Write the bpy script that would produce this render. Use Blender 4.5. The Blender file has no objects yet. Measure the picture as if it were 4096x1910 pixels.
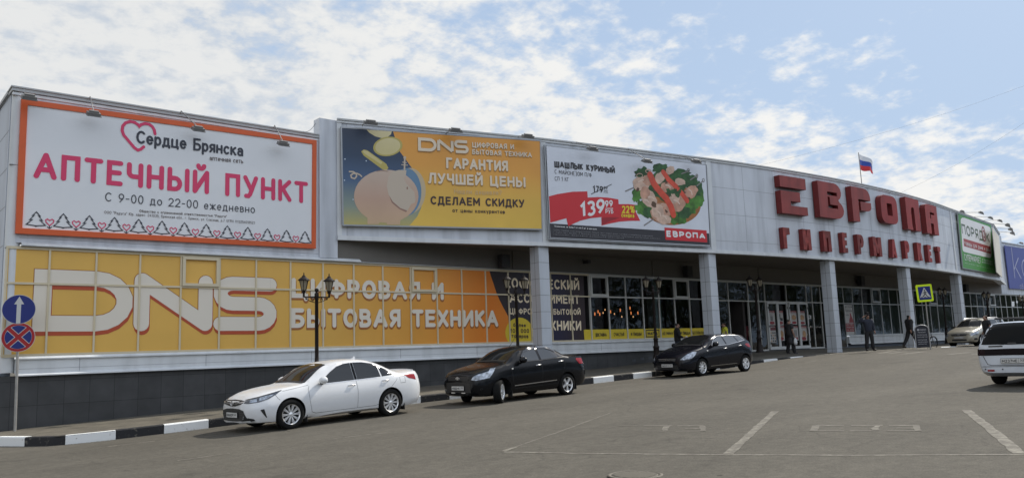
import bpy, bmesh, math, random
from mathutils import Vector, Matrix
from mathutils.bvhtree import BVHTree
from mathutils.geometry import delaunay_2d_cdt, tessellate_polygon
random.seed(7)
R_ = math.radians
scene = bpy.context.scene
COL = scene.collection

# ---------------------------------------------------------------- camera
S = 1.15                                   # metres per window bay of the facade survey
CAM = Vector((-8.93836*S, -21.31143*S, (4.15-2.78188)*S))
AZ, PITCH, ROLL, FPX = 0.70649, 0.13802, -0.03559, 3233.61
FW = Vector((math.sin(AZ)*math.cos(PITCH), math.cos(AZ)*math.cos(PITCH), math.sin(PITCH)))
_r = Vector((math.cos(AZ), -math.sin(AZ), 0)); _u = _r.cross(FW)
RT = math.cos(ROLL)*_r + math.sin(ROLL)*_u
UP = -math.sin(ROLL)*_r + math.cos(ROLL)*_u
cd = bpy.data.cameras.new('camera'); cam = bpy.data.objects.new('camera', cd); COL.objects.link(cam)
M = Matrix((RT, UP, -FW)).transposed().to_4x4(); M.translation = CAM
cam.matrix_world = M
cd.sensor_width = 36; cd.lens = FPX/4096*36; cd.clip_start = 0.1; cd.clip_end = 3000
scene.camera = cam

# ---------------------------------------------------------------- sky, sun, exposure
SUN_EL, SUN_AZ = R_(46), R_(-1.5)          # azimuth turned from +x (along the facade) towards +y
sun_dir = Vector((math.cos(SUN_AZ)*math.cos(SUN_EL), math.sin(SUN_AZ)*math.cos(SUN_EL), math.sin(SUN_EL)))
w = bpy.data.worlds.new('World'); scene.world = w; w.use_nodes = True
nt = w.node_tree; N = nt.nodes; LK = nt.links; N.clear()
def nd(t, **k):
    n = N.new(t)
    for a, b in k.items(): setattr(n, a, b)
    return n
def mth(op, a, b=None, c=None, clamp=False):
    n = nd('ShaderNodeMath', operation=op, use_clamp=clamp)
    for i, x in enumerate((a, b, c)):
        if x is None: continue
        if isinstance(x, (int, float)): n.inputs[i].default_value = x
        else: LK.new(x, n.inputs[i])
    return n.outputs[0]
sky = nd('ShaderNodeTexSky', sky_type='NISHITA', sun_disc=False)
sky.sun_elevation = SUN_EL
sky.sun_rotation = math.atan2(sun_dir.x, sun_dir.y)
sky.air_density = 1.0; sky.dust_density = 2.0; sky.ozone_density = 1.2
tc = nd('ShaderNodeTexCoord'); sep = nd('ShaderNodeSeparateXYZ'); LK.new(tc.outputs['Generated'], sep.inputs[0])
zc = mth('MAXIMUM', sep.outputs[2], 0.0)
den = mth('ADD', zc, 0.26)
px = mth('DIVIDE', sep.outputs[0], den); py = mth('DIVIDE', sep.outputs[1], den)
cmb = nd('ShaderNodeCombineXYZ'); LK.new(px, cmb.inputs[0]); LK.new(py, cmb.inputs[1])
def cnoise(scale, detail, rough, off, dist=0.0, vec=None):
    mp = nd('ShaderNodeMapping'); mp.inputs['Location'].default_value = off
    LK.new(vec or cmb.outputs[0], mp.inputs['Vector'])
    n = nd('ShaderNodeTexNoise'); n.inputs['Scale'].default_value = scale; n.inputs['Detail'].default_value = detail
    n.inputs['Roughness'].default_value = rough; n.inputs['Distortion'].default_value = dist
    LK.new(mp.outputs[0], n.inputs['Vector']); return n.outputs['Fac']
def smooth(v, lo, hi):
    mr = nd('ShaderNodeMapRange', interpolation_type='SMOOTHSTEP')
    mr.inputs['From Min'].default_value = lo; mr.inputs['From Max'].default_value = hi
    LK.new(v, mr.inputs['Value']); return mr.outputs[0]
big = cnoise(0.9, 3, 0.5, (1.3, 4.1, 0))
puff = cnoise(6.0, 5, 0.55, (3.1, 0.7, 0.4), 0.15)
fine = cnoise(19.0, 4, 0.6, (0.2, 9.0, 2.0), 0.1)
# cloud cover: the deck is thick to the north-west (left) and breaks up eastward
side = mth('SUBTRACT', mth('MULTIPLY', sep.outputs[1], 0.74), mth('MULTIPLY', sep.outputs[0], 0.67))
cover = mth('ADD', mth('ADD', mth('MULTIPLY', side, 0.64), 0.045), mth('MULTIPLY', big, 0.42))
band = mth('MULTIPLY', mth('SUBTRACT', 1.0, mth('MINIMUM', mth('MULTIPLY', mth('ABSOLUTE', mth('SUBTRACT', zc, 0.225)), 8.0), 1.0)), 0.11)
east = mth('MULTIPLY', mth('MULTIPLY', smooth(sep.outputs[0], 0.78, 0.93), smooth(zc, 0.28, 0.17)), 0.22)
cover = mth('ADD', mth('ADD', cover, band), east)
tex = mth('ADD', mth('MULTIPLY', puff, 0.92), mth('MULTIPLY', fine, 0.60))
dens = mth('ADD', cover, mth('SUBTRACT', tex, 0.13))
mask = smooth(dens, 0.80, 1.10)
core = smooth(mth('ADD', tex, mth('MULTIPLY', dens, 0.25)), 0.86, 1.16)
skc = nd('ShaderNodeMix', data_type='RGBA', blend_type='MULTIPLY'); skc.inputs['Factor'].default_value = 1.0
LK.new(sky.outputs[0], skc.inputs['A']); skc.inputs['B'].default_value = (0.115, 0.115, 0.115, 1)
# thin high haze whitening the blue
hz = nd('ShaderNodeMix', data_type='RGBA'); LK.new(smooth(zc, 0.75, 0.02), hz.inputs['Factor'])
LK.new(skc.outputs['Result'], hz.inputs['A'])
hz.inputs['B'].default_value = (0.62, 0.74, 0.88, 1)
hzb = nd('ShaderNodeMix', data_type='RGBA'); hzb.inputs['Factor'].default_value = 0.68
LK.new(hz.outputs['Result'], hzb.inputs['A']); hzb.inputs['B'].default_value = (0.43, 0.58, 0.81, 1)
sunny = nd('ShaderNodeVectorMath', operation='DOT_PRODUCT'); LK.new(tc.outputs['Generated'], sunny.inputs[0]); sunny.inputs[1].default_value = sun_dir
glow = smooth(sunny.outputs['Value'], 0.35, 1.0)
cl = nd('ShaderNodeMix', data_type='RGBA'); LK.new(core, cl.inputs['Factor'])
cl.inputs['A'].default_value = (0.58, 0.64, 0.72, 1); cl.inputs['B'].default_value = (0.80, 0.81, 0.81, 1)
clb = nd('ShaderNodeMix', data_type='RGBA'); LK.new(glow, clb.inputs['Factor'])
LK.new(cl.outputs['Result'], clb.inputs['A']); clb.inputs['B'].default_value = (0.98, 0.97, 0.94, 1)
mixc = nd('ShaderNodeMix', data_type='RGBA'); LK.new(mask, mixc.inputs['Factor'])
LK.new(hzb.outputs['Result'], mixc.inputs['A']); LK.new(clb.outputs['Result'], mixc.inputs['B'])
# added bright cloud deck in the unseen sky behind the viewer, to light the facade
south_fill = mth('MULTIPLY', smooth(mth('MULTIPLY', sep.outputs[1], -1.0), 0.15, 0.75), smooth(zc, 0.10, 0.30))
deck = nd('ShaderNodeMix', data_type='RGBA'); LK.new(mth('MULTIPLY', south_fill, mth('ADD', mth('MULTIPLY', mask, 0.45), 0.45)), deck.inputs['Factor'])
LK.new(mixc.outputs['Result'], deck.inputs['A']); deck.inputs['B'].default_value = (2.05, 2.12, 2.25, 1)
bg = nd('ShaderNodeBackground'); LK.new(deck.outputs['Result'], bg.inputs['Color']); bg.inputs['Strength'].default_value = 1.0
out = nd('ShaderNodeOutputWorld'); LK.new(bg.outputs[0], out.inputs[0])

ld = bpy.data.lights.new('sun', 'SUN'); ld.energy = 4.6; ld.angle = R_(0.6); ld.color = (1.0, 0.93, 0.82)
lo = bpy.data.objects.new('sun', ld); COL.objects.link(lo); lo.location = (40, 0, 60)
lo.rotation_euler = sun_dir.to_track_quat('Z', 'Y').to_euler()
vs = scene.view_settings; vs.view_transform = 'Standard'; vs.look = 'None'; vs.exposure = 0.0; vs.gamma = 1.0; vs.use_curve_mapping = False
scene.cycles.max_bounces = 8; scene.cycles.use_denoising = True

# ---------------------------------------------------------------- survey helpers (photo pixel -> a plane of the place)
def ray(u, v): return (u-2048)/FPX*RT - (v-955)/FPX*UP + FW
def onY(u, v, y=0.0):
    d = ray(u, v); return CAM + d*((y-CAM.y)/d.y)
def atD(u, v, dist): return CAM + ray(u, v)*dist
def Z(zw): return (zw+4.15)*S
def interp(x, xs, ys):
    if x <= xs[0]: return ys[0]
    for i in range(len(xs)-1):
        if x <= xs[i+1]:
            t = (x-xs[i])/(xs[i+1]-xs[i]); t = t*t*(3-2*t)*0.35+t*0.65
            return ys[i]+(ys[i+1]-ys[i])*t
    return ys[-1]
GX = [-60, -14, -6.5, -1, 5.3, 15.5, 23, 28.5, 36, 44, 60, 120]
GZ = [-.4, -.2, .03, .24, .42, .68, .87, .95, .97, .93, .9, .9]
def zk(x): return interp(x, GX, GZ)
def kerbh(x): return interp(x, [17, 24], [.2, .02])
def zroad(x, y=0): return zk(x)-kerbh(x)
WX = [-60, -7, -1, 5.3, 15.5, 21, 25.5, 30, 40, 70]
WZ = [-.1, .03, .22, .43, .72, .95, 1.13, 1.15, 1.08, 1.0]
def zwalk(x, y):
    yk = ykerb(x); t = max(0., min(1., (y-yk)/(0-yk)))
    return zk(x)*(1-t)+interp(x, WX, WZ)*t
KL = [(-6.1, -3.55), (-5, -3.85), (-3, -4.08), (11, -4.2), (24, -4.5), (30, -4.95), (40, -5.2), (90, -5.2)]
def ykerb(x): return interp(x, [p[0] for p in KL], [p[1] for p in KL])
def onG(u, v, fn=zroad):
    z = 0.
    for _ in range(80):
        d = ray(u, v); P = CAM + d*((z-CAM.z)/d.z); z = .6*z+.4*fn(P.x, P.y)
    d = ray(u, v); return CAM + d*((z-CAM.z)/d.z)

# ---------------------------------------------------------------- materials
def mat(name, rgb, rough=.6, metal=0., spec=.5, var=0., scale=2., bump=0., bscale=60., coat=0., streak=0., emit=None):
    m = bpy.data.materials.new(name); m.use_nodes = True
    t = m.node_tree; b = t.nodes['Principled BSDF']
    b.inputs['Base Color'].default_value = (*rgb, 1); b.inputs['Roughness'].default_value = rough
    b.inputs['Metallic'].default_value = metal; b.inputs['Specular IOR Level'].default_value = spec
    b.inputs['Coat Weight'].default_value = coat; b.inputs['Coat Roughness'].default_value = .04
    if emit: b.inputs['Emission Color'].default_value = (*rgb, 1); b.inputs['Emission Strength'].default_value = emit
    if var or bump or streak:
        g = t.nodes.new('ShaderNodeTexCoord')
    def noise(sc, det, stretch=None):
        n = t.nodes.new('ShaderNodeTexNoise'); n.inputs['Scale'].default_value = sc; n.inputs['Detail'].default_value = det
        mp = t.nodes.new('ShaderNodeMapping'); t.links.new(g.outputs['Object'], mp.inputs[0])
        if stretch: mp.inputs['Scale'].default_value = stretch
        t.links.new(mp.outputs[0], n.inputs['Vector']); return n.outputs['Fac']
    col = None
    def darken(fac, lo, hi, amt, prev):
        mr = t.nodes.new('ShaderNodeMapRange'); mr.inputs['From Min'].default_value = lo; mr.inputs['From Max'].default_value = hi
        mr.inputs['To Min'].default_value = 1-amt; mr.inputs['To Max'].default_value = 1+amt*.5
        t.links.new(fac, mr.inputs['Value'])
        mx = t.nodes.new('ShaderNodeMix'); mx.data_type = 'RGBA'; mx.blend_type = 'MULTIPLY'; mx.inputs['Factor'].default_value = 1
        if prev: t.links.new(prev, mx.inputs['A'])
        else: mx.inputs['A'].default_value = (*rgb, 1)
        t.links.new(mr.outputs[0], mx.inputs['B']); return mx.outputs['Result']
    if var: col = darken(noise(scale, 5), .3, .7, var, col)
    if streak: col = darken(noise(1., 4, (2.2, 2.2, .22)), .3, .55, streak, col)
    if col: t.links.new(col, b.inputs['Base Color'])
    if bump:
        bp = t.nodes.new('ShaderNodeBump'); bp.inputs['Strength'].default_value = bump; bp.inputs['Distance'].default_value = .02
        t.links.new(noise(bscale, 4), bp.inputs['Height']); t.links.new(bp.outputs[0], b.inputs['Normal'])
    return m

def asphalt():
    m = bpy.data.materials.new('asphalt'); m.use_nodes = True; t = m.node_tree; b = t.nodes['Principled BSDF']
    g = t.nodes.new('ShaderNodeTexCoord')
    def noise(sc, det, stretch=(1, 1, 1), rough=.5, dist=0):
        n = t.nodes.new('ShaderNodeTexNoise'); n.inputs['Scale'].default_value = sc; n.inputs['Detail'].default_value = det; n.inputs['Roughness'].default_value = rough; n.inputs['Distortion'].default_value = dist
        mp = t.nodes.new('ShaderNodeMapping'); mp.inputs['Scale'].default_value = stretch; mp.inputs['Rotation'].default_value = (0, 0, .05); t.links.new(g.outputs['Object'], mp.inputs[0])
        t.links.new(mp.outputs[0], n.inputs['Vector']); return n.outputs['Fac']
    def ramp(f, a, b_, ca, cb):
        r = t.nodes.new('ShaderNodeMapRange'); r.inputs['From Min'].default_value = a; r.inputs['From Max'].default_value = b_
        r.inputs['To Min'].default_value = ca; r.inputs['To Max'].default_value = cb; t.links.new(f, r.inputs['Value']); return r.outputs[0]
    def mul(a, b_):
        n = t.nodes.new('ShaderNodeMath'); n.operation = 'MULTIPLY'; t.links.new(a, n.inputs[0]); t.links.new(b_, n.inputs[1]); return n.outputs[0]
    f = ramp(noise(.35, 4, (.35, 1, 1)), .3, .7, .88, 1.1)
    f = mul(f, ramp(noise(1.6, 5, (.5, 1, 1), .6), .3, .7, .90, 1.08))
    f = mul(f, ramp(noise(45, 3), .25, .75, .72, 1.28))
    f = mul(f, ramp(noise(1.1, 3, (.6, 1, 1), .6), .60, .70, 1.0, .84))
    f = mul(f, ramp(noise(7, 5, (1, 1, 1), .75), .3, .7, .80, 1.20))
    sp = t.nodes.new('ShaderNodeTexVoronoi'); sp.inputs['Scale'].default_value = .9; t.links.new(g.outputs['Object'], sp.inputs['Vector'])
    f = mul(f, ramp(sp.outputs['Distance'], .022, .045, .45, 1.0))
    vo = t.nodes.new('ShaderNodeTexVoronoi'); vo.feature = 'DISTANCE_TO_EDGE'; vo.inputs['Scale'].default_value = .42
    ds = t.nodes.new('ShaderNodeVectorMath'); ds.operation = 'ADD'
    nn = t.nodes.new('ShaderNodeTexNoise'); nn.inputs['Scale'].default_value = 1.1; nn.inputs['Detail'].default_value = 6; t.links.new(g.outputs['Object'], nn.inputs['Vector'])
    t.links.new(g.outputs['Object'], ds.inputs[0]); t.links.new(nn.outputs['Color'], ds.inputs[1]); t.links.new(ds.outputs[0], vo.inputs['Vector'])
    crack = ramp(vo.outputs['Distance'], .002, .009, .80, 1.0)
    gate = ramp(noise(.22, 2), .50, .56, 0, 1)
    cm = t.nodes.new('ShaderNodeMix'); t.links.new(gate, cm.inputs[0]); cm.inputs[2].default_value = 1.0; t.links.new(crack, cm.inputs[3])
    f = mul(f, cm.outputs[0])
    mx = t.nodes.new('ShaderNodeMix'); mx.data_type = 'RGBA'; mx.blend_type = 'MULTIPLY'; mx.inputs['Factor'].default_value = 1
    mx.inputs['A'].default_value = (.087, .080, .066, 1); t.links.new(f, mx.inputs['B']); t.links.new(mx.outputs['Result'], b.inputs['Base Color'])
    b.inputs['Roughness'].default_value = .9; b.inputs['Specular IOR Level'].default_value = .25
    bp = t.nodes.new('ShaderNodeBump'); bp.inputs['Strength'].default_value = .35; bp.inputs['Distance'].default_value = .01
    t.links.new(noise(70, 3), bp.inputs['Height']); t.links.new(bp.outputs[0], b.inputs['Normal'])
    return m
def pavers():
    m = bpy.data.materials.new('concrete_pavers'); m.use_nodes = True; t = m.node_tree; b = t.nodes['Principled BSDF']
    g = t.nodes.new('ShaderNodeTexCoord'); br = t.nodes.new('ShaderNodeTexBrick')
    br.inputs['Scale'].default_value = 1.0; br.inputs['Brick Width'].default_value = .2; br.inputs['Row Height'].default_value = .1; br.inputs['Mortar Size'].default_value = .006
    br.inputs['Color1'].default_value = (.086, .077, .058, 1); br.inputs['Color2'].default_value = (.130, .115, .087, 1); br.inputs['Mortar'].default_value = (.055, .05, .038, 1)
    t.links.new(g.outputs['Object'], br.inputs['Vector'])
    n = t.nodes.new('ShaderNodeTexNoise'); n.inputs['Scale'].default_value = 1.3; n.inputs['Detail'].default_value = 6; t.links.new(g.outputs['Object'], n.inputs['Vector'])
    mr = t.nodes.new('ShaderNodeMapRange'); mr.inputs['From Min'].default_value = .3; mr.inputs['From Max'].default_value = .7; mr.inputs['To Min'].default_value = .72; mr.inputs['To Max'].default_value = 1.15; t.links.new(n.outputs['Fac'], mr.inputs['Value'])
    mx = t.nodes.new('ShaderNodeMix'); mx.data_type = 'RGBA'; mx.blend_type = 'MULTIPLY'; mx.inputs['Factor'].default_value = 1
    t.links.new(br.outputs['Color'], mx.inputs['A']); t.links.new(mr.outputs[0], mx.inputs['B']); t.links.new(mx.outputs['Result'], b.inputs['Base Color'])
    b.inputs['Roughness'].default_value = .9
    return m
def worn_paint(name, rgb, lo=.42, hi=.60, under=(.095, .086, .070)):
    """road paint rubbed through to the asphalt"""
    m = bpy.data.materials.new(name); m.use_nodes = True; t = m.node_tree; b = t.nodes['Principled BSDF']
    g = t.nodes.new('ShaderNodeTexCoord'); n = t.nodes.new('ShaderNodeTexNoise'); n.inputs['Scale'].default_value = 7; n.inputs['Detail'].default_value = 8; n.inputs['Roughness'].default_value = .7
    t.links.new(g.outputs['Object'], n.inputs['Vector'])
    mr = t.nodes.new('ShaderNodeMapRange'); mr.inputs['From Min'].default_value = lo; mr.inputs['From Max'].default_value = hi; t.links.new(n.outputs['Fac'], mr.inputs['Value'])
    mx = t.nodes.new('ShaderNodeMix'); mx.data_type = 'RGBA'; t.links.new(mr.outputs[0], mx.inputs['Factor'])
    mx.inputs['A'].default_value = (*under, 1); mx.inputs['B'].default_value = (*rgb, 1)
    t.links.new(mx.outputs['Result'], b.inputs['Base Color']); b.inputs['Roughness'].default_value = .85
    return m
def glass_mat(name, tint=(.75, .8, .8), rough=.02):
    m = bpy.data.materials.new(name); m.use_nodes = True; t = m.node_tree; t.nodes.clear()
    o = t.nodes.new('ShaderNodeOutputMaterial'); mx = t.nodes.new('ShaderNodeMixShader'); tr = t.nodes.new('ShaderNodeBsdfTransparent'); gl = t.nodes.new('ShaderNodeBsdfGlossy')
    tr.inputs[0].default_value = (*tint, 1); gl.inputs['Roughness'].default_value = rough
    fr = t.nodes.new('ShaderNodeFresnel'); fr.inputs[0].default_value = 1.55
    g = t.nodes.new('ShaderNodeTexCoord'); n = t.nodes.new('ShaderNodeTexNoise'); n.inputs['Scale'].default_value = .9; t.links.new(g.outputs['Object'], n.inputs['Vector'])
    bp = t.nodes.new('ShaderNodeBump'); bp.inputs['Strength'].default_value = .12; bp.inputs['Distance'].default_value = .05; t.links.new(n.outputs['Fac'], bp.inputs['Height'])
    t.links.new(bp.outputs[0], gl.inputs['Normal'])
    t.links.new(fr.outputs[0], mx.inputs[0]); t.links.new(tr.outputs[0], mx.inputs[1]); t.links.new(gl.outputs[0], mx.inputs[2]); t.links.new(mx.outputs[0], o.inputs[0])
    return m
def ramp_mat(name, stops, axis='X', lo=0., hi=1., rough=.45, var=.08):
    """a printed colour sequence along one axis of the print"""
    m = bpy.data.materials.new(name); m.use_nodes = True; t = m.node_tree; b = t.nodes['Principled BSDF']
    g = t.nodes.new('ShaderNodeTexCoord'); sp = t.nodes.new('ShaderNodeSeparateXYZ'); t.links.new(g.outputs['Object'], sp.inputs[0])
    mr = t.nodes.new('ShaderNodeMapRange'); mr.inputs['From Min'].default_value = lo; mr.inputs['From Max'].default_value = hi
    t.links.new(sp.outputs['XYZ'.index(axis)], mr.inputs['Value'])
    cr = t.nodes.new('ShaderNodeValToRGB'); e = cr.color_ramp.elements
    while len(e) < len(stops): e.new(.5)
    for el, (p, c) in zip(e, stops): el.position = p; el.color = (*c, 1)
    t.links.new(mr.outputs[0], cr.inputs[0])
    n = t.nodes.new('ShaderNodeTexNoise'); n.inputs['Scale'].default_value = .45; n.inputs['Detail'].default_value = 4; t.links.new(g.outputs['Object'], n.inputs['Vector'])
    m2 = t.nodes.new('ShaderNodeMapRange'); m2.inputs['From Min'].default_value = .3; m2.inputs['From Max'].default_value = .7; m2.inputs['To Min'].default_value = 1-var; m2.inputs['To Max'].default_value = 1+var; t.links.new(n.outputs['Fac'], m2.inputs['Value'])
    mx = t.nodes.new('ShaderNodeMix'); mx.data_type = 'RGBA'; mx.blend_type = 'MULTIPLY'; mx.inputs['Factor'].default_value = 1; t.links.new(cr.outputs[0], mx.inputs['A']); t.links.new(m2.outputs[0], mx.inputs['B']); t.links.new(mx.outputs['Result'], b.inputs['Base Color'])
    b.inputs['Roughness'].default_value = rough
    return m

# ---------------------------------------------------------------- object helpers
def tag(o, label=None, cat=None, group=None, kind=None):
    if label: o['label'] = label
    if cat: o['category'] = cat
    if group: o['group'] = group
    if kind: o['kind'] = kind
    return o
def empty(name, loc, label=None, cat=None, group=None, rz=0.):
    o = bpy.data.objects.new(name, None); COL.objects.link(o); o.location = loc; o.rotation_euler = (0, 0, rz); o.empty_display_size = .2
    return tag(o, label, cat, group)
def copy_tree(o, parent=None):
    c = o.copy(); COL.objects.link(c)
    if parent is not None: c.parent = parent
    for ch in [x for x in bpy.data.objects if x.parent == o]: copy_tree(ch, c)
    return c
INWORLD = set()                            # things whose parts are measured in world coordinates
def wthing(name, loc, label, cat, group=None):
    o = empty(name, loc, label, cat, group); INWORLD.add(o.name); return o
class MB:
    def __init__(s): s.v = []; s.f = []; s.m = []; s.sm = []
    def add(s, vs, fs, mi=0, smooth=False):
        b = len(s.v); s.v += [tuple(p) for p in vs]
        for f in fs: s.f.append([b+i for i in f]); s.m.append(mi); s.sm.append(smooth)
        return s
    def quad(s, a, b, c, d, mi=0): return s.add([a, b, c, d], [(0, 1, 2, 3)], mi)
    def box(s, x0, x1, y0, y1, z0, z1, mi=0, X=None):
        vs = [Vector((x, y, z)) for z in (z0, z1) for y in (y0, y1) for x in (x0, x1)]
        if X is not None: vs = [X @ p for p in vs]
        return s.add(vs, [(0, 2, 3, 1), (4, 5, 7, 6), (0, 1, 5, 4), (2, 6, 7, 3), (0, 4, 6, 2), (1, 3, 7, 5)], mi)
    def tube(s, pts, r, n=8, mi=0, caps=True, smooth=True):
        pts = [Vector(p) for p in pts]; rs = r if isinstance(r, (list, tuple)) else [r]*len(pts)
        rings = []; prev = None
        for i, p in enumerate(pts):
            t = (pts[min(i+1, len(pts)-1)]-pts[max(i-1, 0)])
            t = t.normalized() if t.length > 1e-9 else Vector((0, 0, 1))
            if prev is None: a = t.orthogonal().normalized()
            else:
                a = prev - t*prev.dot(t); a = a.normalized() if a.length > 1e-6 else t.orthogonal().normalized()
            prev = a; b = t.cross(a)
            rings.append([p+(a*math.cos(2*math.pi*k/n)+b*math.sin(2*math.pi*k/n))*rs[i] for k in range(n)])
        vs = [q for rg in rings for q in rg]; fs = []
        for i in range(len(pts)-1):
            for k in range(n): fs.append((i*n+k, i*n+(k+1) % n, (i+1)*n+(k+1) % n, (i+1)*n+k))
        s.add(vs, fs, mi, smooth)
        if caps: s.add(rings[0], [tuple(range(n))[::-1]], mi); s.add(rings[-1], [tuple(range(n))], mi)
        return s
    def lathe(s, prof, n=16, X=None, mi=0, smooth=True):
        """profile of (radius, height) turned round the local z axis"""
        vs = []; fs = []
        for r, z in prof:
            for k in range(n):
                p = Vector((r*math.cos(2*math.pi*k/n), r*math.sin(2*math.pi*k/n), z)); vs.append(X @ p if X is not None else p)
        for i in range(len(prof)-1):
            for k in range(n): fs.append((i*n+k, i*n+(k+1) % n, (i+1)*n+(k+1) % n, (i+1)*n+k))
        return s.add(vs, fs, mi, smooth)
    def prism(s, pts, off, mi=0, mi_side=None):
        """flat polygon (3D points) extruded by the vector off"""
        n = len(pts); pts = [Vector(p) for p in pts]; off = Vector(off); b = [p+off for p in pts]
        tris = tessellate_polygon([pts])
        s.add(b, [tuple(t) for t in tris], mi); s.add(pts, [tuple(t)[::-1] for t in tris], mi)
        s.add(pts+b, [(i, (i+1) % n, n+(i+1) % n, n+i) for i in range(n)], mi if mi_side is None else mi_side); return s
    def build(s, name, mats, parent=None, loc=None, rz=0., fix=True, angle=None):
        me = bpy.data.meshes.new(name); me.from_pydata(s.v, [], s.f)
        for m in (mats if isinstance(mats, (list, tuple)) else [mats]): me.materials.append(m)
        me.polygons.foreach_set('material_index', s.m); me.polygons.foreach_set('use_smooth', s.sm)
        if fix:
            bm = bmesh.new(); bm.from_mesh(me); bmesh.ops.recalc_face_normals(bm, faces=bm.faces); bm.to_mesh(me); bm.free()
        if angle: me.set_sharp_from_angle(angle=R_(angle))
        me.update()
        o = bpy.data.objects.new(name, me); COL.objects.link(o)
        if parent is not None:
            o.parent = parent; top = parent
            if top.name in INWORLD: o.matrix_parent_inverse = Matrix.Translation(-top.location)
        if loc is not None: o.location = loc; o.rotation_euler = (0, 0, rz)
        return o

# ---------------------------------------------------------------- lettering drawn with pen strokes
def arc(cx, cy, rx, ry, a0, a1, n=None):
    n = n or max(3, int(abs(a1-a0)/20)); return [(cx+rx*math.cos(R_(a0+(a1-a0)*i/n)), cy+ry*math.sin(R_(a0+(a1-a0)*i/n))) for i in range(n+1)]
G = {}
def g(ch, wd, spec):
    st = []
    for part in spec.split('|'):
        closed = part.strip().endswith('c'); pts = []
        for tk in part.replace(' c', ' ').split():
            if tk == 'c': continue
            if tk[0] == 'a': pts += arc(*[float(q) for q in tk[1:].split(',')])
            else: pts.append(tuple(float(q) for q in tk.split(',')))
        st.append((pts, closed))
    G[ch] = (wd, st)
g('А', .8, '0,0 .4,1|.4,1 .8,0|.14,.32 .66,.32'); g('Б', .6, '.56,1 0,1 0,0 .3,0 a.3,.28,.3,.28,-90,90 0,.56')
g('В', .6, '0,0 0,1 .32,1 a.32,.77,.23,.23,90,-90 0,.54|0,.54 .32,.54 a.32,.27,.28,.27,90,-90 0,0'); g('Г', .54, '0,0 0,1 .54,1')
g('Д', .8, '0,-.2 0,0 .8,0 .8,-.2|.12,0 .2,1 .66,1 .66,0'); g('Е', .56, '.56,1 0,1 0,0 .56,0|0,.52 .5,.52')
g('Ж', .96, '.48,0 .48,1|0,1 .48,.5|.48,.5 .96,1|0,0 .48,.5|.48,.5 .96,0'); g('З', .56, 'a.27,.76,.26,.24,150,-90|a.27,.27,.29,.27,90,-150')
g('И', .68, '0,1 0,0|0,0 .68,1|.68,1 .68,0'); g('Й', .68, '0,1 0,0|0,0 .68,1|.68,1 .68,0|a.34,1.34,.16,.14,180,360')
g('К', .62, '0,0 0,1|.6,1 0,.46|.17,.6 .62,0'); g('Л', .68, '0,0 .07,.01 .12,.10 .22,1 .68,1 .68,0'); g('М', .82, '0,0 0,1|0,1 .41,.3|.41,.3 .82,1|.82,1 .82,0')
g('Н', .66, '0,0 0,1|.66,0 .66,1|0,.5 .66,.5'); g('О', .72, 'a.36,.5,.36,.5,90,430 c'); g('П', .64, '0,0 0,1 .64,1 .64,0')
g('Р', .58, '0,0 0,1 .31,1 a.31,.72,.27,.28,90,-90 0,.44'); g('С', .66, 'a.37,.5,.37,.5,48,312'); g('Т', .66, '0,1 .66,1|.33,1 .33,0')
g('У', .66, '0,1 .36,.36|.66,1 .3,.1 .2,0 .06,0'); g('Ф', .86, '.43,0 .43,1|a.43,.52,.43,.32,90,430 c'); g('Х', .66, '0,0 .66,1|0,1 .66,0')
g('Ц', .76, '0,1 0,0 .76,0 .76,-.2|.64,0 .64,1'); g('Ч', .6, '0,1 0,.62 a.22,.62,.22,.2,180,270 .6,.42|.6,1 .6,0'); g('Ш', .94, '0,1 0,0 .94,0 .94,1|.47,0 .47,1')
g('Щ', 1.04, '0,1 0,0 1.04,0 1.04,-.2|.47,0 .47,1|.94,0 .94,1'); g('Ы', .96, '0,1 0,0 .28,0 a.28,.28,.28,.28,-90,90 0,.56|.96,1 .96,0')
g('Ь', .56, '0,1 0,0 .28,0 a.28,.28,.28,.28,-90,90 0,.56'); g('Э', .62, 'a.27,.5,.35,.5,132,-132|.2,.5 .6,.5'); g('Ю', .96, '0,0 0,1|0,.5 .3,.5|a.63,.5,.33,.5,90,430 c')
g('Я', .58, '.58,0 .58,1 .27,1 a.27,.72,.27,.28,90,270 .58,.44|.32,.44 0,0'); g('D', 1.36, '0,0 0,1 .86,1 a.86,.5,.5,.5,90,-90 c')
g('N', 1.2, '0,0 0,1|0,1 1.2,0|1.2,0 1.2,1'); g('S', 1.05, '1.05,1 .25,1 a.25,.75,.25,.25,90,270 .8,.5 a.8,.25,.25,.25,90,-90 0,0')
g('0', .56, 'a.28,.5,.28,.5,90,430 c'); g('1', .3, '0,.78 .26,1 .26,0'); g('2', .56, 'a.28,.72,.28,.28,170,-32 0,0 .58,0'); G['3'] = G['З']
g('4', .6, '.44,0 .44,1 0,.3 .6,.3'); g('5', .56, '.54,1 .08,1 .05,.56 a.26,.32,.3,.32,130,-145'); g('6', .56, 'a.28,.3,.28,.3,90,430 c|.44,1 .12,.62 .02,.4')
g('7', .56, '0,1 .56,1 .16,0'); g('8', .54, 'a.27,.76,.24,.24,90,430 c|a.27,.27,.28,.27,90,430 c'); g('9', .56, 'a.28,.7,.28,.3,90,430 c|.54,.6 .44,.38 .12,0')
g('-', .34, '0,.44 .34,.44'); g('.', .02, '0,0 .02,.02'); g(',', .04, '.04,.05 0,-.14'); g(':', .02, '0,0 .02,.02|0,.5 .02,.52'); g('/', .4, '0,-.05 .4,1.05'); g('"', .2, '0,1 0,.76|.18,1 .18,.76')
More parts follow.
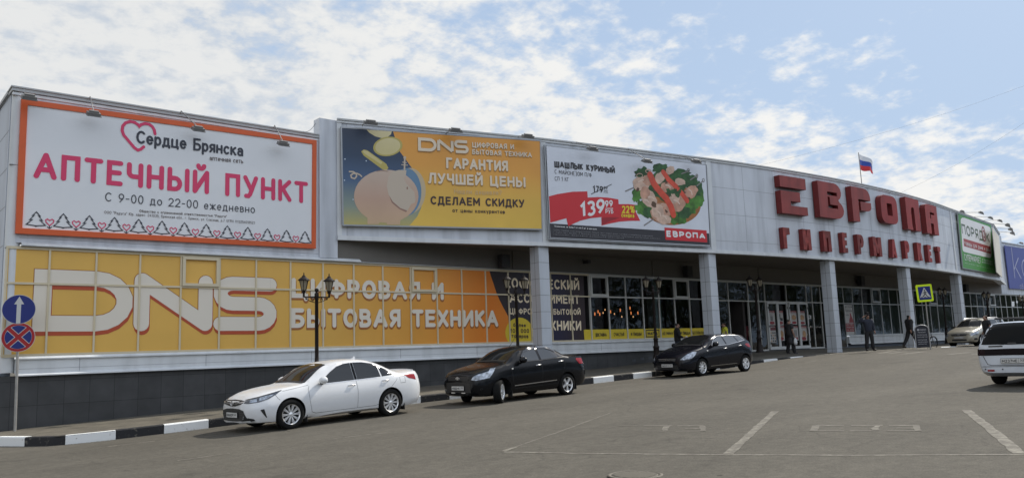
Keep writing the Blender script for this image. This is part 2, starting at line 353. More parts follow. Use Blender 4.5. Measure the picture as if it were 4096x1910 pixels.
g('%', .8, 'a.17,.78,.17,.22,90,430 c|a.63,.22,.17,.22,90,430 c|.12,0 .68,1'); g('*', .3, '.15,1 .15,.7|0,.92 .3,.78|0,.78 .3,.92'); g('?', .5, 'a.24,.74,.24,.26,170,-60 .24,.36 .24,.24|.24,.0 .25,.02'); g('|', .01, '0,0 0,1')
g('а', .46, 'a.24,.44,.22,.22,155,0 .46,0|a.22,.19,.22,.19,90,430 c'); g('б', .5, 'a.25,.31,.25,.31,90,430 c|0,.34 .06,.8 .42,.98'); g('е', .48, '0,.34 .48,.34 a.24,.33,.24,.33,2,315')
g('р', .48, '0,-.3 0,.66|a.24,.33,.24,.33,90,430 c'); g('с', .46, 'a.25,.33,.25,.33,48,312'); g('у', .5, '0,.66 .27,.08|.5,.66 .2,-.3'); g('ф', .72, '.36,-.3 .36,.98|a.36,.33,.36,.33,90,430 c')
g('k', .5, '0,0 0,1.05|.46,.66 0,.28|.14,.4 .5,0'); g('a', .5, 'a.25,.33,.25,.33,90,430 c|.5,.66 .5,0'); g('o', .5, 'a.25,.33,.25,.33,90,430 c'); g('n', .46, '0,0 0,.66|0,.4 a.23,.4,.23,.26,180,0 .46,0'); g('l', .02, '0,0 0,1'); g('i', .02, '0,0 0,.66|0,.94 .01,.95'); g('e', .48, '0,.34 .48,.34 a.24,.33,.24,.33,2,315'); g('&', .6, '.6,0 .1,.7 a.26,.8,.17,.18,200,-20 a.2,.24,.24,.24,60,330 .6,.4')
for lo_, up_ in zip('вгджзийклмнопхтцчшщъыьэюя', 'ВГДЖЗИЙКЛМНОПХТЦЧШЩЬЫЬЭЮЯ'):
    wd, st = G[up_]; G[lo_] = (wd*.74, [([(x*.74, y*.67) for x, y in p], c) for p, c in st])
def ribbon(mb, pts, closed, wd, fn, rnd, mi, ctr=None):
    """a pen stroke; each piece lies a hair above the one before so none share a plane"""
    ctr = ctr if ctr is not None else [0]
    nrm = (fn(Vector((1, 0)))-fn(Vector((0, 0)))).cross(fn(Vector((0, 1)))-fn(Vector((0, 0)))).normalized(); fn0 = fn
    def fn(p): return fn0(p)+nrm*(.00022*ctr[0])
    P = [Vector(p) for p in pts]
    P = [p for i, p in enumerate(P) if i == 0 or (p-P[i-1]).length > 1e-5]
    if closed and (P[0]-P[-1]).length < 1e-4: P.pop()
    n = len(P); L = []; Rr = []; h = wd/2
    for i in range(n):
        a = P[i]-P[i-1] if (i > 0 or closed) else P[1]-P[0]
        b = P[(i+1) % n]-P[i] if (i < n-1 or closed) else P[-1]-P[-2]
        a = a.normalized(); b = b.normalized(); na = Vector((-a.y, a.x)); nb = Vector((-b.y, b.x)); m = na+nb
        if m.length < .05: m = na
        m.normalize(); k = h/max(.42, m.dot(na)); L.append(P[i]+m*k); Rr.append(P[i]-m*k)
    idx = list(range(n)) + ([0] if closed else [])
    for i, j in zip(idx, idx[1:]): mb.add([fn(L[i]), fn(Rr[i]), fn(Rr[j]), fn(L[j])], [(0, 1, 2, 3)], mi); ctr[0] += 1
    if not closed and rnd:
        for e, d in ((P[0], P[0]-P[1]), (P[-1], P[-1]-P[-2])):
            t = math.atan2(d.y, d.x); arcp = [e+Vector((math.cos(t+q), math.sin(t+q)))*h for q in [(-90+22.5*k)*math.pi/180 for k in range(9)]]
            mb.add([fn(p) for p in arcp], [tuple(range(9))], mi); ctr[0] += 1
class Plane:
    """an upright sheet of the place: origin, direction to the right, outward normal"""
    def __init__(s, o, ex):
        s.o = Vector(o); s.ex = Vector(ex).normalized(); s.ez = Vector((0, 0, 1)); s.n = s.ex.cross(s.ez)
    def uv(s, u, v):
        d = ray(u, v); t = (s.o-CAM).dot(s.n)/d.dot(s.n); p = CAM+d*t-s.o; return Vector((p.dot(s.ex), p.z))
    def pt(s, a, off=0.): return s.o+s.ex*a[0]+s.ez*a[1]+s.n*off
def text(pl, body, p0, p1, top, mats, off=.012, wt=.17, rnd=True, mi=0, mb=None, gap=None, name='lettering', parent=None, px=True, dxy=(0, 0), grow=0., fam=None):
    """letters from p0 (bottom left) to p1 (bottom right), capital height up to top"""
    f = pl.uv if px else (lambda *a: Vector(a))
    A = f(*p0); B = f(*p1); T = f(*top); cap = (T-A).y; A = A+Vector(dxy); B = B+Vector(dxy)
    e1 = B-A; slope = e1.y/max(1e-6, e1.x); H = cap; gp = (.2+wt) if gap is None else gap
    tot = 0
    for i, ch in enumerate(body): tot += (.32 if ch == ' ' else G[ch][0]) + (gp if i < len(body)-1 else 0)
    hs = (e1.x/H-wt)/tot; mb = mb or MB(); x = wt/2/hs
    for ch in body:
        if ch == ' ': x += .32+gp; continue
        wd, st = G[ch]; ctr = [0]
        for k, (pts, cl) in enumerate(st):
            q = [((x+p[0])*hs*H, (wt/2+p[1]*(1-wt))*H) for p in pts]
            ribbon(mb, q, cl, wt*H+grow, lambda p: pl.pt((A.x+p[0], A.y+p[1]+p[0]*slope), off), rnd, mi, ctr)
        x += wd+gp
    return mb.build(name, mats, parent, fix=False) if parent is not None else mb
def flat(pl, pts, off, mb, mi=0, px=True):
    P = [pl.uv(*p) if px else Vector(p) for p in pts]
    v = [pl.pt(p, off) for p in P]; tr = tessellate_polygon([[Vector((p.x, p.y, 0)) for p in P]])
    mb.add(v, [tuple(t) for t in tr], mi); return mb
def blob(cx, cy, rx, ry, n=18, jag=0., rot=0., seed=0):
    rr = random.Random(seed*77+int(cx*3+cy)); o = []
    for k in range(n):
        a = 2*math.pi*k/n; r = 1+rr.uniform(-jag, jag); x = rx*r*math.cos(a); y = ry*r*math.sin(a)
        o.append((cx+x*math.cos(rot)-y*math.sin(rot), cy+x*math.sin(rot)+y*math.cos(rot)))
    return o
# ================================================================= the setting
def zf(x0, y0, s): return lambda a, b: (x0+a/s, y0+b/s)
m_asph = asphalt(); m_pav = pavers()
m_line = worn_paint('worn_road_paint', (.20, .188, .155), .44, .64); m_line2 = worn_paint('old_road_paint', (.16, .149, .12), .49, .68)
mb = MB(); xs = [-700, -300, -120, -60, -40, -30]+[-24+.5*i for i in range(216)]+[90, 110, 150, 300, 800]; ys = [-800, -300, -120, -60, -40, -30, -24, -18, -13, -9, -6, -4, 0, 10, 40, 150, 800]
nx = len(xs)
mb.add([(x, y, zroad(x)) for y in ys for x in xs], [(j*nx+i, j*nx+i+1, (j+1)*nx+i+1, (j+1)*nx+i) for j in range(len(ys)-1) for i in range(nx-1)], 0, True)
tag(mb.build('road', m_asph), kind='structure')
KC = [(-8.6, 30), (-8.3, 9), (-7.75, .6), (-7.3, -1.3), (-6.98, -2.06), (-6.6, -2.85)]
wallp = [(-6.7, 30), (-6.7, 9), (-6.7, .6), (-6.7, .2), (-6.6, .2), (-6.4, .2)]
mb = MB()
def kz(p): return zk(p[0])
cols = []
for k, wp in zip(KC, wallp): cols.append([(k[0]+(wp[0]-k[0])*t, k[1]+(wp[1]-k[1])*t, zk(k[0])) for t in (0, .33, .66, 1)])
x = -6.1
while x < 95:
    yk = ykerb(x); cols.append([(x, yk+(.25-yk)*t, zwalk(x, yk+(.25-yk)*t)) for t in (0, .33, .66, 1)]); x += 1.0
mb.add([p for c in cols for p in c], [(4*i+j, 4*i+4+j, 4*i+5+j, 4*i+1+j) for i in range(len(cols)-1) for j in range(3)], 0, True)
tag(mb.build('sidewalk', m_pav), kind='structure')
# kerb of painted stones
path = [Vector(p) for p in KC]+[Vector((-6.1+.5*i, ykerb(-6.1+.5*i))) for i in range(190)]
s0 = 0.; acc = [0.]
for a, b in zip(path, path[1:]): acc.append(acc[-1]+(b-a).length)
i0 = min(range(len(path)), key=lambda i: abs(path[i].x+5.6)+abs(path[i].y+3.6)); base = acc[i0]-.36
def at_s(q):
    for i in range(len(acc)-1):
        if q <= acc[i+1]:
            t = (q-acc[i])/(acc[i+1]-acc[i]); d = (path[i+1]-path[i]).normalized(); return path[i].lerp(path[i+1], t), Vector((-d.y, d.x))
    return path[-1], Vector((0, 1))
m_kw = worn_paint('kerb_white_paint', (.72, .73, .72), .30, .40, (.27, .25, .21)); m_kb = worn_paint('kerb_black_paint', (.018, .018, .02), .33, .43, (.13, .12, .10))
mb = MB(); q = base-8*1.037
while q < base+95:
    idx = round((q-base)/1.037); jit = [random.uniform(-.008, .008) for _ in range(3)]
    seg = [q+.006+(1.037-.012)*k/4 for k in range(5)]; rows = []
    chip = .03 if idx == -1 else 0
    for sq in seg:
        p, nrm = at_s(sq); zt = zk(p.x)+.012+jit[0]; zb = zroad(p.x)-.06
        o = p-nrm*(.012+jit[1]); i_ = p+nrm*.16
        rows.append([(o.x, o.y, zb), (o.x, o.y, zt-.025), (o.x+nrm.x*.025, o.y+nrm.y*.025, zt), (i_.x, i_.y, zt), (i_.x, i_.y, zb)])
    mi = 0 if idx % 2 == 0 else 1; xm = at_s(q)[0].x; mi = (0 if xm > 37.5 else 2) if xm > 24.6 else mi
    mb.add([p for r in rows for p in r], [(5*i+j, 5*i+5+j, 5*i+6+j, 5*i+1+j) for i in range(4) for j in range(4)]+[(0, 1, 2, 3, 4), (20, 21, 22, 23, 24)], mi)
    q += 1.037
tag(mb.build('kerb', [m_kw, m_kb, mat('bare_kerb', (.16, .145, .115), .85, var=.2, scale=6)]), kind='structure')
# road paint
def strip(mb, pts, wd, mi=0, lift=.0035, jag=.014):
    for (a, b) in zip(pts, pts[1:]):
        A = onG(*a); B = onG(*b); d = (B-A); d.z = 0; L = d.length; d.normalize(); nn = Vector((-d.y, d.x, 0)); n = max(2, int(L/.2)); vs = []
        for i in range(n+1):
            p = A.lerp(B, i/n); w1 = wd/2+random.uniform(-jag, jag); w2 = wd/2+random.uniform(-jag, jag)
            for qd, ww in ((1, w1), (-1, w2)):
                r = p+nn*ww*qd; vs.append((r.x, r.y, zroad(r.x)+lift))
        mb.add(vs, [(2*i, 2*i+1, 2*i+3, 2*i+2) for i in range(n)], mi)
mb = MB()
strip(mb, [(2012, 1806), (2400, 1813), (2911, 1817), (3500, 1819), (4079, 1816), (4400, 1812)], .085, 0)
strip(mb, [(2911, 1814), (3101, 1643)], .14, 0, .0042); strip(mb, [(4079, 1812), (3864, 1638)], .15, 0, .0042)
strip(mb, [(2012, 1804), (2060, 1787)], .10, 0, .0042); strip(mb, [(2060, 1787), (2445, 1648)], .06, 1)
for a in ([(430, 1785), (620, 1762)], [(1330, 1753), (1565, 1727)], [(710, 1840), (920, 1812)], [(1032, 1705), (1052, 1702)], [(2420, 1545), (2510, 1535)], [(3217, 1450), (3265, 1441)], [(3080, 1450), (3112, 1446)], [(3372, 1423), (3405, 1419)], [(2640, 1578), (2760, 1568)]):
    strip(mb, a, .07, 0)
# wheelchair-bay pictograms, foreshortened and half rubbed away
for (x0, x1, yt, yb) in ((2445, 2812, 1701, 1723), (3262, 3670, 1700, 1722)):
    for k, (fa, fb) in enumerate(((0, .28), (.35, .66), (.72, 1))):
        a = x0+(x1-x0)*fa; b = x0+(x1-x0)*fb
        if x0 < 3000 and k == 0: strip(mb, [(a+30, yt), (b, yt)], .07, 1); continue
        strip(mb, [(a, yt), (b, yt)], .12, 1); strip(mb, [(a-6, yb), (b-(20 if k == 1 else 0), yb)], .10, 1, .0042)
        if k == 1: strip(mb, [(b-20, yt+2), ((a+b)/2+30, (yt+yb)/2+2), (b-26, yb-3)], .10, 0, .0049)
        elif k == 2: strip(mb, [(a+30, (yt+yb)/2), (b, (yt+yb)/2)], .10, 1, .0049); strip(mb, [(b-3, yt), (b, yb)], .10, 1, .0056)
        else: strip(mb, [(a, yt), (a-8, yb)], .12, 1, .0049)
# crossing stripes by the entrance
for (a, b) in (((3520, 1412), (3625, 1397)), ((3555, 1413), (3680, 1399)), ((3610, 1415), (3700, 1405)), ((3460, 1405), (3560, 1399)), ((3795, 1416), (3880, 1408)), ((3885, 1415), (3935, 1413))):
    strip(mb, [a, b], .35, 0, .0042)
tag(mb.build('road_markings', [m_line, m_line2]), kind='structure')
# manhole
P = onG(2541, 1899); t = empty('manhole_cover', (P.x, P.y, zroad(P.x)), 'round cast iron manhole cover with ribbed lid set in the asphalt', 'manhole cover')
m_iron = mat('cast_iron', (.125, .112, .088), .75, .0, var=.25, scale=14); m_irond = mat('iron_gap', (.03, .028, .025), .9)
mb = MB(); mb.lathe([(.345, .0), (.345, .010), (.30, .012), (.30, .003)], 40, None, 0); mb.build('frame', m_iron, t)
mb = MB(); mb.lathe([(.285, -.01), (.285, .008), (.001, .008)], 40, None, 0)
for i in range(-7, 8):
    yy = i*.037; h = math.sqrt(max(0, .26**2-yy*yy)); mb.box(yy-.009, yy+.009, -h, h, .008, .013, 1)
mb.build('lid', [m_iron, mat('iron_rib', (.165, .15, .12), .7)], t)
mb = MB(); mb.lathe([(.300, .0042), (.286, .0042)], 40); mb.build('gap', m_irond, t)

# ================================================================= the shopping-centre building
X = lambda q: q*S
m_clad = mat('white_cladding', (.51, .535, .575), .45, var=.08, scale=.7, streak=.20)
m_clad2 = mat('white_trim', (.60, .62, .63), .45, var=.06, scale=2, streak=.10)
m_joint = mat('panel_joint', (.24, .25, .27), .8); m_trimd = mat('dull_trim', (.42, .43, .43), .5, var=.1)
m_frame = mat('window_aluminium', (.55, .55, .52), .4, var=.04); m_frameg = mat('grey_aluminium', (.48, .50, .50), .4)
m_soff = mat('canopy_soffit', (.15, .13, .11), .8, var=.1); m_under = mat('shaded_cladding', (.13, .12, .105), .7, var=.06)  # m_under: white cladding with the canopy's shade put into its colour
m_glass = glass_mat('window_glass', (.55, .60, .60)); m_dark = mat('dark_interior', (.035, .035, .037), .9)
def tile_mat():
    m = bpy.data.materials.new('plinth_tiles'); m.use_nodes = True; t = m.node_tree; b = t.nodes['Principled BSDF']
    gg = t.nodes.new('ShaderNodeTexCoord'); mp = t.nodes.new('ShaderNodeMapping'); mp.inputs['Rotation'].default_value = (R_(-90), 0, 0); mp.inputs['Location'].default_value = (.26, Z(-2.905)-1.6*0, 0)
    br = t.nodes.new('ShaderNodeTexBrick'); br.offset = 0; br.inputs['Scale'].default_value = 1; br.inputs['Brick Width'].default_value = .622; br.inputs['Row Height'].default_value = .622; br.inputs['Mortar Size'].default_value = .006
    br.inputs['Color1'].default_value = (.038, .039, .040, 1); br.inputs['Color2'].default_value = (.052, .053, .054, 1); br.inputs['Mortar'].default_value = (.010, .010, .011, 1)
    mp.inputs['Location'].default_value = (.29, 0, 0)
    t.links.new(gg.outputs['Object'], mp.inputs[0]); t.links.new(mp.outputs[0], br.inputs['Vector'])
    n = t.nodes.new('ShaderNodeTexNoise'); n.inputs['Scale'].default_value = 2; n.inputs['Detail'].default_value = 6; t.links.new(gg.outputs['Object'], n.inputs['Vector'])
    mr = t.nodes.new('ShaderNodeMapRange'); mr.inputs['From Min'].default_value = .3; mr.inputs['From Max'].default_value = .7; mr.inputs['To Min'].default_value = .8; mr.inputs['To Max'].default_value = 1.2; t.links.new(n.outputs['Fac'], mr.inputs['Value'])
    mx = t.nodes.new('ShaderNodeMix'); mx.data_type = 'RGBA'; mx.blend_type = 'MULTIPLY'; mx.inputs['Factor'].default_value = 1
    t.links.new(br.outputs['Color'], mx.inputs['A']); t.links.new(mr.outputs[0], mx.inputs['B']); t.links.new(mx.outputs['Result'], b.inputs['Base Color']); b.inputs['Roughness'].default_value = .45
    return m
B = empty('supermarket_building', (0, 0, 0), 'long white clad shopping centre with a bowed pillared canopy and glazed ground floor', 'building')
x0 = -6.78; ZT1, ZT2, ZB = Z(3.70), Z(4.26), Z(.66)
# left block
mb = MB(); mb.box(x0+.14, X(1.874), 0, .35, Z(.09), ZT1)
for zj in (Z(.21), Z(3.58)): mb.box(x0+.3, X(1.86), -.002, .0, zj-.006, zj+.006, 1)
mb.build('front_wall', [m_clad, m_joint], B)
mb = MB(); mb.box(x0, x0+.3, .36, 26, -.6, ZT1)
for k in range(1, 5): mb.box(x0-.003, x0, .4, 26, ZT1-1.05*k-.008, ZT1-1.05*k+.008, 1)
for k in range(6): mb.box(x0-.003, x0, 2.2+4*k, 2.216+4*k, 0, ZT1, 1)
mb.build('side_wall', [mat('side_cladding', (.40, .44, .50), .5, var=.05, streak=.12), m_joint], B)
mb = MB(); mb.tube([(x0+.17, .17, Z(-2.86)), (x0+.17, .17, ZT1)], .175, 20)
mb.box(x0-.004, x0+.345, -.006, .1, Z(.0)-.05, Z(.0)-.03, 1); mb.box(x0+.0, x0+.345, -.006, .1, Z(1.9), Z(1.9)+.01, 1); mb.build('corner_column', [m_clad2, m_joint], B)
mb = MB(); mb.box(x0-.07, X(1.868), -.09, .5, ZT1+.03, ZT1+.07); mb.box(x0-.045, X(1.868), -.06, .5, ZT1-.06, ZT1+.03); mb.box(x0-.02, X(1.868), -.03, .1, ZT1-.16, ZT1-.09, 1)
mb.box(x0-.07, x0+.4, .5, 26, ZT1-.02, ZT1+.07); mb.build('roof_trim', [m_trimd, m_clad2], B)
mb = MB(); mb.box(x0+.3, 75, .35, 25.8, ZT1-.5, ZT1-.4); mb.build('roof', mat('roof_sheet', (.2, .2, .2), .8), B)
# ledge above the glazing, sill band, plinth
mb = MB(); xa = x0+.34; mb.add([(xa, -.13, Z(.05)), (X(3.2), -.13, Z(.05)), (X(3.2), -.002, Z(.115)), (xa, -.002, Z(.115)), (xa, -.13, Z(.0)+.02), (X(3.2), -.13, Z(.0)+.02)], [(0, 1, 2, 3), (4, 5, 1, 0)])
mb.box(xa, X(62), -.10, .05, Z(.0)+.005, Z(.0)+.03, 1); mb.build('head_ledge', [m_clad2, m_trimd], B)
def sillband(xa, xb, zt, zb, name='sill_band'):
    mb = MB(); mb.box(xa, xb, -.04, .2, zb+.03, zt-.03)
    for z_, o_ in ((zt, .10), (zb, .13)): mb.add([(xa, -o_, z_-.02), (xb, -o_, z_-.02), (xb, -.04, z_+.035), (xa, -.04, z_+.035), (xa, -o_, z_-.05), (xb, -o_, z_-.05), (xb, -.04, z_-.05), (xa, -.04, z_-.05)], [(0, 1, 2, 3), (4, 5, 1, 0), (6, 7, 4, 5)])
    mb.box(xa, xb, -.043, -.04, zb+.13, zb+.138, 1); q = xa+1.5
    while q < xb: mb.box(q, q+.012, -.043, -.04, zb+.04, zt-.05, 1); q += 3.4
    mb.build(name, [m_clad2, m_joint], B)
sillband(x0+.34, X(20.2), Z(-2.53), Z(-2.9)); sillband(X(32.3), X(68), Z(-2.60), Z(-3.0))
m_tile = tile_mat()
mb = MB(); mb.box(x0+.02, X(20.25), .03, .3, -.9, Z(-2.9)-.04); mb.box(x0+.02, x0+.06, .3, 26, -.9, Z(-2.9)); mb.build('plinth', m_tile, B)
mb = MB(); mb.box(X(32.25), X(68), .03, .3, .3, Z(-3.0)-.04); mb.build('plinth', mat('blue_grey_plinth', (.075, .09, .115), .6, var=.15), B)
mb = MB()
for u, v in ((2538, 1441), (2570, 1433), (2602, 1430)):
    p = onY(u, v, .03)
    for k in range(3): mb.box(p.x-.12+.09*k, p.x-.09+.09*k, .024, .03, p.z-.06, p.z+.06)
mb.build('vent_slots', mat('vent_grille', (.10, .11, .13), .6), B)
# wall behind the canopy and beyond it
mb = MB(); mb.box(X(1.874), X(2.45), -.07, .35, Z(.1), ZT2); mb.build('upper_wall', [m_clad], B)
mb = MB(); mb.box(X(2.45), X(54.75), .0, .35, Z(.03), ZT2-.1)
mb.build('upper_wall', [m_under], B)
mb = MB(); mb.box(X(54.75), X(75), .0, .35, Z(.03), Z(3.78)); mb.box(X(54.75), X(55.9), -.02, .3, Z(.1), ZT2); mb.box(X(55.85), X(75), -.06, .4, Z(3.76), Z(3.83), 1); mb.build('upper_wall', [m_clad, m_trimd], B)
for u in (2055, 2612, 3035):
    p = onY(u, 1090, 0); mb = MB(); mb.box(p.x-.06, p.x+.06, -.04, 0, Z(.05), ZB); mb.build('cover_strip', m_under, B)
# canopy fascia: a shallow bow in plan
ARC0 = [(2.42, -.10), (9.2, -1.78), (16.65, -3.04)]
def arcy(q): return -3.87+math.sqrt(max(0, 1))*0+((q-28.2)**2)/(2*86.)
ARC = ARC0+[(16.65+(39.1-16.65)*k/12, 0) for k in range(1, 13)]
ARC = [(a, b) if i < 3 else (a, -3.87+(a-27.9)**2/165.) for i, (a, b) in enumerate(ARC)]
ARC[2] = (16.65, -3.08); ARC += [(48.8, -1.95), (54.75, -.28)]
def plan(i): return Vector((ARC[i][0]*S, ARC[i][1]*S))
segs = [('fascia', 0, 1), ('fascia', 1, 2), ('fascia', 2, 14), ('fascia', 14, 15), ('fascia', 15, 16)]
def off2(i, d):
    a = plan(max(0, i-1)); b = plan(min(len(ARC)-1, i+1)); t = (b-a).normalized(); n = Vector((t.y, -t.x)); p = plan(i); return p+n*d
for nm, i0, i1 in segs:
    mb = MB(); ids = list(range(i0, i1+1))
    for a, b in zip(ids, ids[1:]):
        A, Bq, Ai, Bi = plan(a), plan(b), off2(a, -.4), off2(b, -.4)
        mb.add([(A.x, A.y, ZB), (Bq.x, Bq.y, ZB), (Bq.x, Bq.y, ZT2), (A.x, A.y, ZT2), (Ai.x, Ai.y, ZB), (Bi.x, Bi.y, ZB), (Bi.x, Bi.y, ZT2), (Ai.x, Ai.y, ZT2)], [(0, 1, 2, 3), (0, 4, 5, 1), (4, 7, 6, 5), (3, 2, 6, 7)]+([(0, 3, 7, 4)] if a == i0 else [])+([(1, 5, 6, 2)] if b == i1 else []), 0)
        d = (Bq-A).normalized(); n = Vector((d.y, -d.x)); L = (Bq-A).length
        def bar(s0, s1, z0, z1, o, mi):
            p = A+d*s0; q = A+d*s1
            vs = [(p.x, p.y, z0), (q.x, q.y, z0), (q.x, q.y, z1), (p.x, p.y, z1)]+[(p.x+n.x*o, p.y+n.y*o, z0), (q.x+n.x*o, q.y+n.y*o, z0), (q.x+n.x*o, q.y+n.y*o, z1), (p.x+n.x*o, p.y+n.y*o, z1)]
            mb.add(vs, [(4, 5, 6, 7), (0, 1, 5, 4), (3, 7, 6, 2), (0, 4, 7, 3), (1, 2, 6, 5)], mi)
        for k in (1, 2, 3): bar(0, L, ZT2-1.2*k-.007, ZT2-1.2*k+.007, .002, 1)
        if i0 == 2: bar(0, .012, ZB+.1, ZT2-.1, .0025, 1)
        if a == i0: bar(.0, .16, ZB+.13, ZT2-.09, .03, 2)
        if b == i1 and i1 < 16: bar(L-.14, L-.002, ZB+.13, ZT2-.09, .03, 2)
        if i0 == 0:
            for k in (0.33,): bar(k, k+.012, ZB+.12, ZT2-.09, .003, 1)
        bar(0, L, ZT2+.0, ZT2+.06, .09, 3); bar(0, L, ZT2-.08, ZT2, .05, 2); bar(0, L, ZB-.03, ZB+.12, .07, 2); 
    mb.build(nm, [m_clad, m_joint, m_clad2, m_trimd], B)
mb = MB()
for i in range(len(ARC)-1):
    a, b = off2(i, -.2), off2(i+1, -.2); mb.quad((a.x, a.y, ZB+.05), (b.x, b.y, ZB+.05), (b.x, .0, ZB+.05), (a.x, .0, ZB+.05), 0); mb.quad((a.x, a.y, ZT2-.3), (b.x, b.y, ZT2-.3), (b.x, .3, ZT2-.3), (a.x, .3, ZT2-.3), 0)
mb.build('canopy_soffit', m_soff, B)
# pillars under the fascia
m_pil = mat('pillar_panel', (.47, .50, .54), .4, var=.05, scale=1.2, streak=.08); m_pilj = mat('pillar_joint', (.035, .035, .04), .8)
qa = zf(1650, 950, 2.4017); qb = zf(2750, 980, 2.4017); qc = zf(3300, 1000, 2.86); qd = zf(3700, 1000, 2.8586)
PIL = []
for (u, v) in (qa(1262, 200), qb(250, 320), qc(88, 240), qc(955, 295), qd(413, 460), qd(799, 415)):
    y = -3.
    for _ in range(20):
        p = onY(u, v, y); xq = p.x/S
        y = (-3.87+(xq-27.9)**2/165. if xq > 10 else -1.78)*S+.10
    PIL.append((p.x, y))
for (px_, py_) in PIL:
    mb = MB(); z0 = zwalk(px_, py_); h = .255; yy = py_+h
    mb.box(px_-h+.02, px_+h-.02, yy-h+.02, yy+h-.02, z0-.3, ZB+.04, 1); z = ZB-.03
    while z > z0-.2:
        zl = max(z-.622, z0-.25); mb.box(px_-h, px_+h, yy-h, yy+h, zl+.012, z, 0); z = zl
    mb.box(px_-h-.002, px_-h, yy-.006, yy+.006, z0, ZB, 1)
    mb.build('pillar', [m_pil, m_pilj], B)
# glazing
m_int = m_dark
FR = MB()
def vbar(k, z0, z1, w_=.048, mi=0): FR.box(X(k)-w_/2, X(k)+w_/2, -.028 if mi != 1 else -.015, .07 if mi != 1 else .03, z0, z1, mi)
def hbar(a, b, z, h_=.055, mi=0): FR.box(a, b, -.025, .066, z-h_/2, z+h_/2, mi)
MK = [-5.86]+list(range(-5, 20))+[20.15]
for k in MK: vbar(k, Z(-2.5), Z(0), .048, 2 if k < 13 else 0)
for a, b, c_ in ((X(-5.86), X(13), 2), (X(13), X(20.15), 0)): hbar(a, b, Z(0)-.03, .07, c_); hbar(a, b, Z(-.842), .055, c_); hbar(a, b, Z(-2.49)+.01, .08, c_)
EM = [20.9, 21.81, 23.35, 24.165, 24.72, 26.58, 28.4, 28.94, 29.75, 30.5]
for k in EM: vbar(k, Z(-3.13) if k != 20.9 else Z(-3.1), Z(0))
hbar(X(20.9), X(30.6), Z(0)-.03, .07); hbar(X(20.9), X(30.6), Z(-.88)); 
for a, b in ((20.9, 21.81), (23.35, 24.72), (28.4, 29.75)): hbar(X(a), X(b), Z(-3.13), .07)
RM = [31.05, 32.11]+[33.1+1.062*i for i in range(0, 28)]
for k in RM: vbar(k, Z(-2.58) if k > 32.5 else Z(-3.2), Z(0), .05, 1)
hbar(X(31.05), X(62), Z(0)-.03, .06, 1); hbar(X(31.05), X(62), Z(-.888), .05, 1); hbar(X(32.1), X(62), Z(-2.57), .06, 1); hbar(X(31.05), X(32.3), Z(-3.22), .07, 1)
m_framey = mat('film_reflection_aluminium', (.60, .52, .36), .4, var=.04); FR.build('window_frame', [m_frame, m_frameg, m_framey], B)  # film-zone frames are white; the orange film's reflection is put into this colour
def vent(ka, kb, m=m_frame):
    mb = MB(); a, b = X(ka)+.03, X(kb)-.03; zt, zb = Z(0)-.06, Z(-.842)+.03; w_ = .085
    mb.box(a, b, -.075, .03, zt-w_, zt); mb.box(a, b, -.075, .03, zb, zb+w_); mb.box(a, a+w_, -.074, .03, zb+w_, zt-w_); mb.box(b-w_, b, -.074, .03, zb+w_, zt-w_); mb.build('vent_window', m, B)
for a, b in ((-2, -1), (5, 6)): vent(a, b, m_framey)
for a, b in ((13, 14), (18, 19)): vent(a, b)
for i in (2, 9, 18): vent(33.1+1.062*i, 34.16+1.062*i, m_frameg)
def pane(a, b, zs, name='window', y=.015):
    mb = MB()
    for zb, zt in zs: mb.quad((X(a)+.02, y, zb), (X(b)-.02, y, zb), (X(b)-.02, y, zt), (X(a)+.02, y, zt))
    return mb.build(name, m_glass, B, fix=False)
for k in range(13, 20): pane(k, k+1, [(Z(-2.47), Z(-.86)), (Z(-.82), Z(-.05))])
pane(20, 20.15, [(Z(-2.47), Z(-.05))])
for a, b in zip(EM, EM[1:]):
    zs = [(Z(-.86), Z(-.05))]
    if (a, b) in ((20.9, 21.81), (23.35, 24.165), (24.165, 24.72), (28.4, 28.94), (28.94, 29.75)): zs.append((Z(-3.1), Z(-.9)))
    pane(a, b, zs)
for a, b in zip(RM, RM[1:]): pane(a, b, [(Z(-2.55) if a > 32 else Z(-3.2), Z(-.91)), (Z(-.86), Z(-.05))])
# doors with swinging leaves
m_door = mat('white_door_frame', (.62, .63, .62), .4, var=.04); m_hinge = mat('door_hinge', (.05, .05, .05), .5)
for a, b in ((24.80, 25.64), (25.66, 26.50), (26.66, 27.50), (27.52, 28.36)):
    A_, B_ = X(a), X(b); zb, zt = Z(-3.13), Z(-.91); f = .085; mb = MB()
    mb.box(A_, B_, -.08, .0, zb, zb+.16); mb.box(A_, B_, -.08, .0, zt-f, zt); mb.box(A_, A_+f, -.079, .0, zb+.16, zt-f); mb.box(B_-f, B_, -.079, .0, zb+.16, zt-f)
    d = mb.build('door', m_door, B); mb = MB(); mb.quad((A_+f, -.04, zb+.16), (B_-f, -.04, zb+.16), (B_-f, -.04, zt-f), (A_+f, -.04, zt-f)); mb.build('door_glass', m_glass, d, fix=False)
    mb = MB(); hx = A_+.03 if a in (24.80, 26.66) else B_-.03
    for zz in (zb+.35, zb+1.25, zt-.3): mb.box(hx-.02, hx+.02, -.11, -.08, zz-.06, zz+.06)
    mb.build('hinge', m_hinge, d)
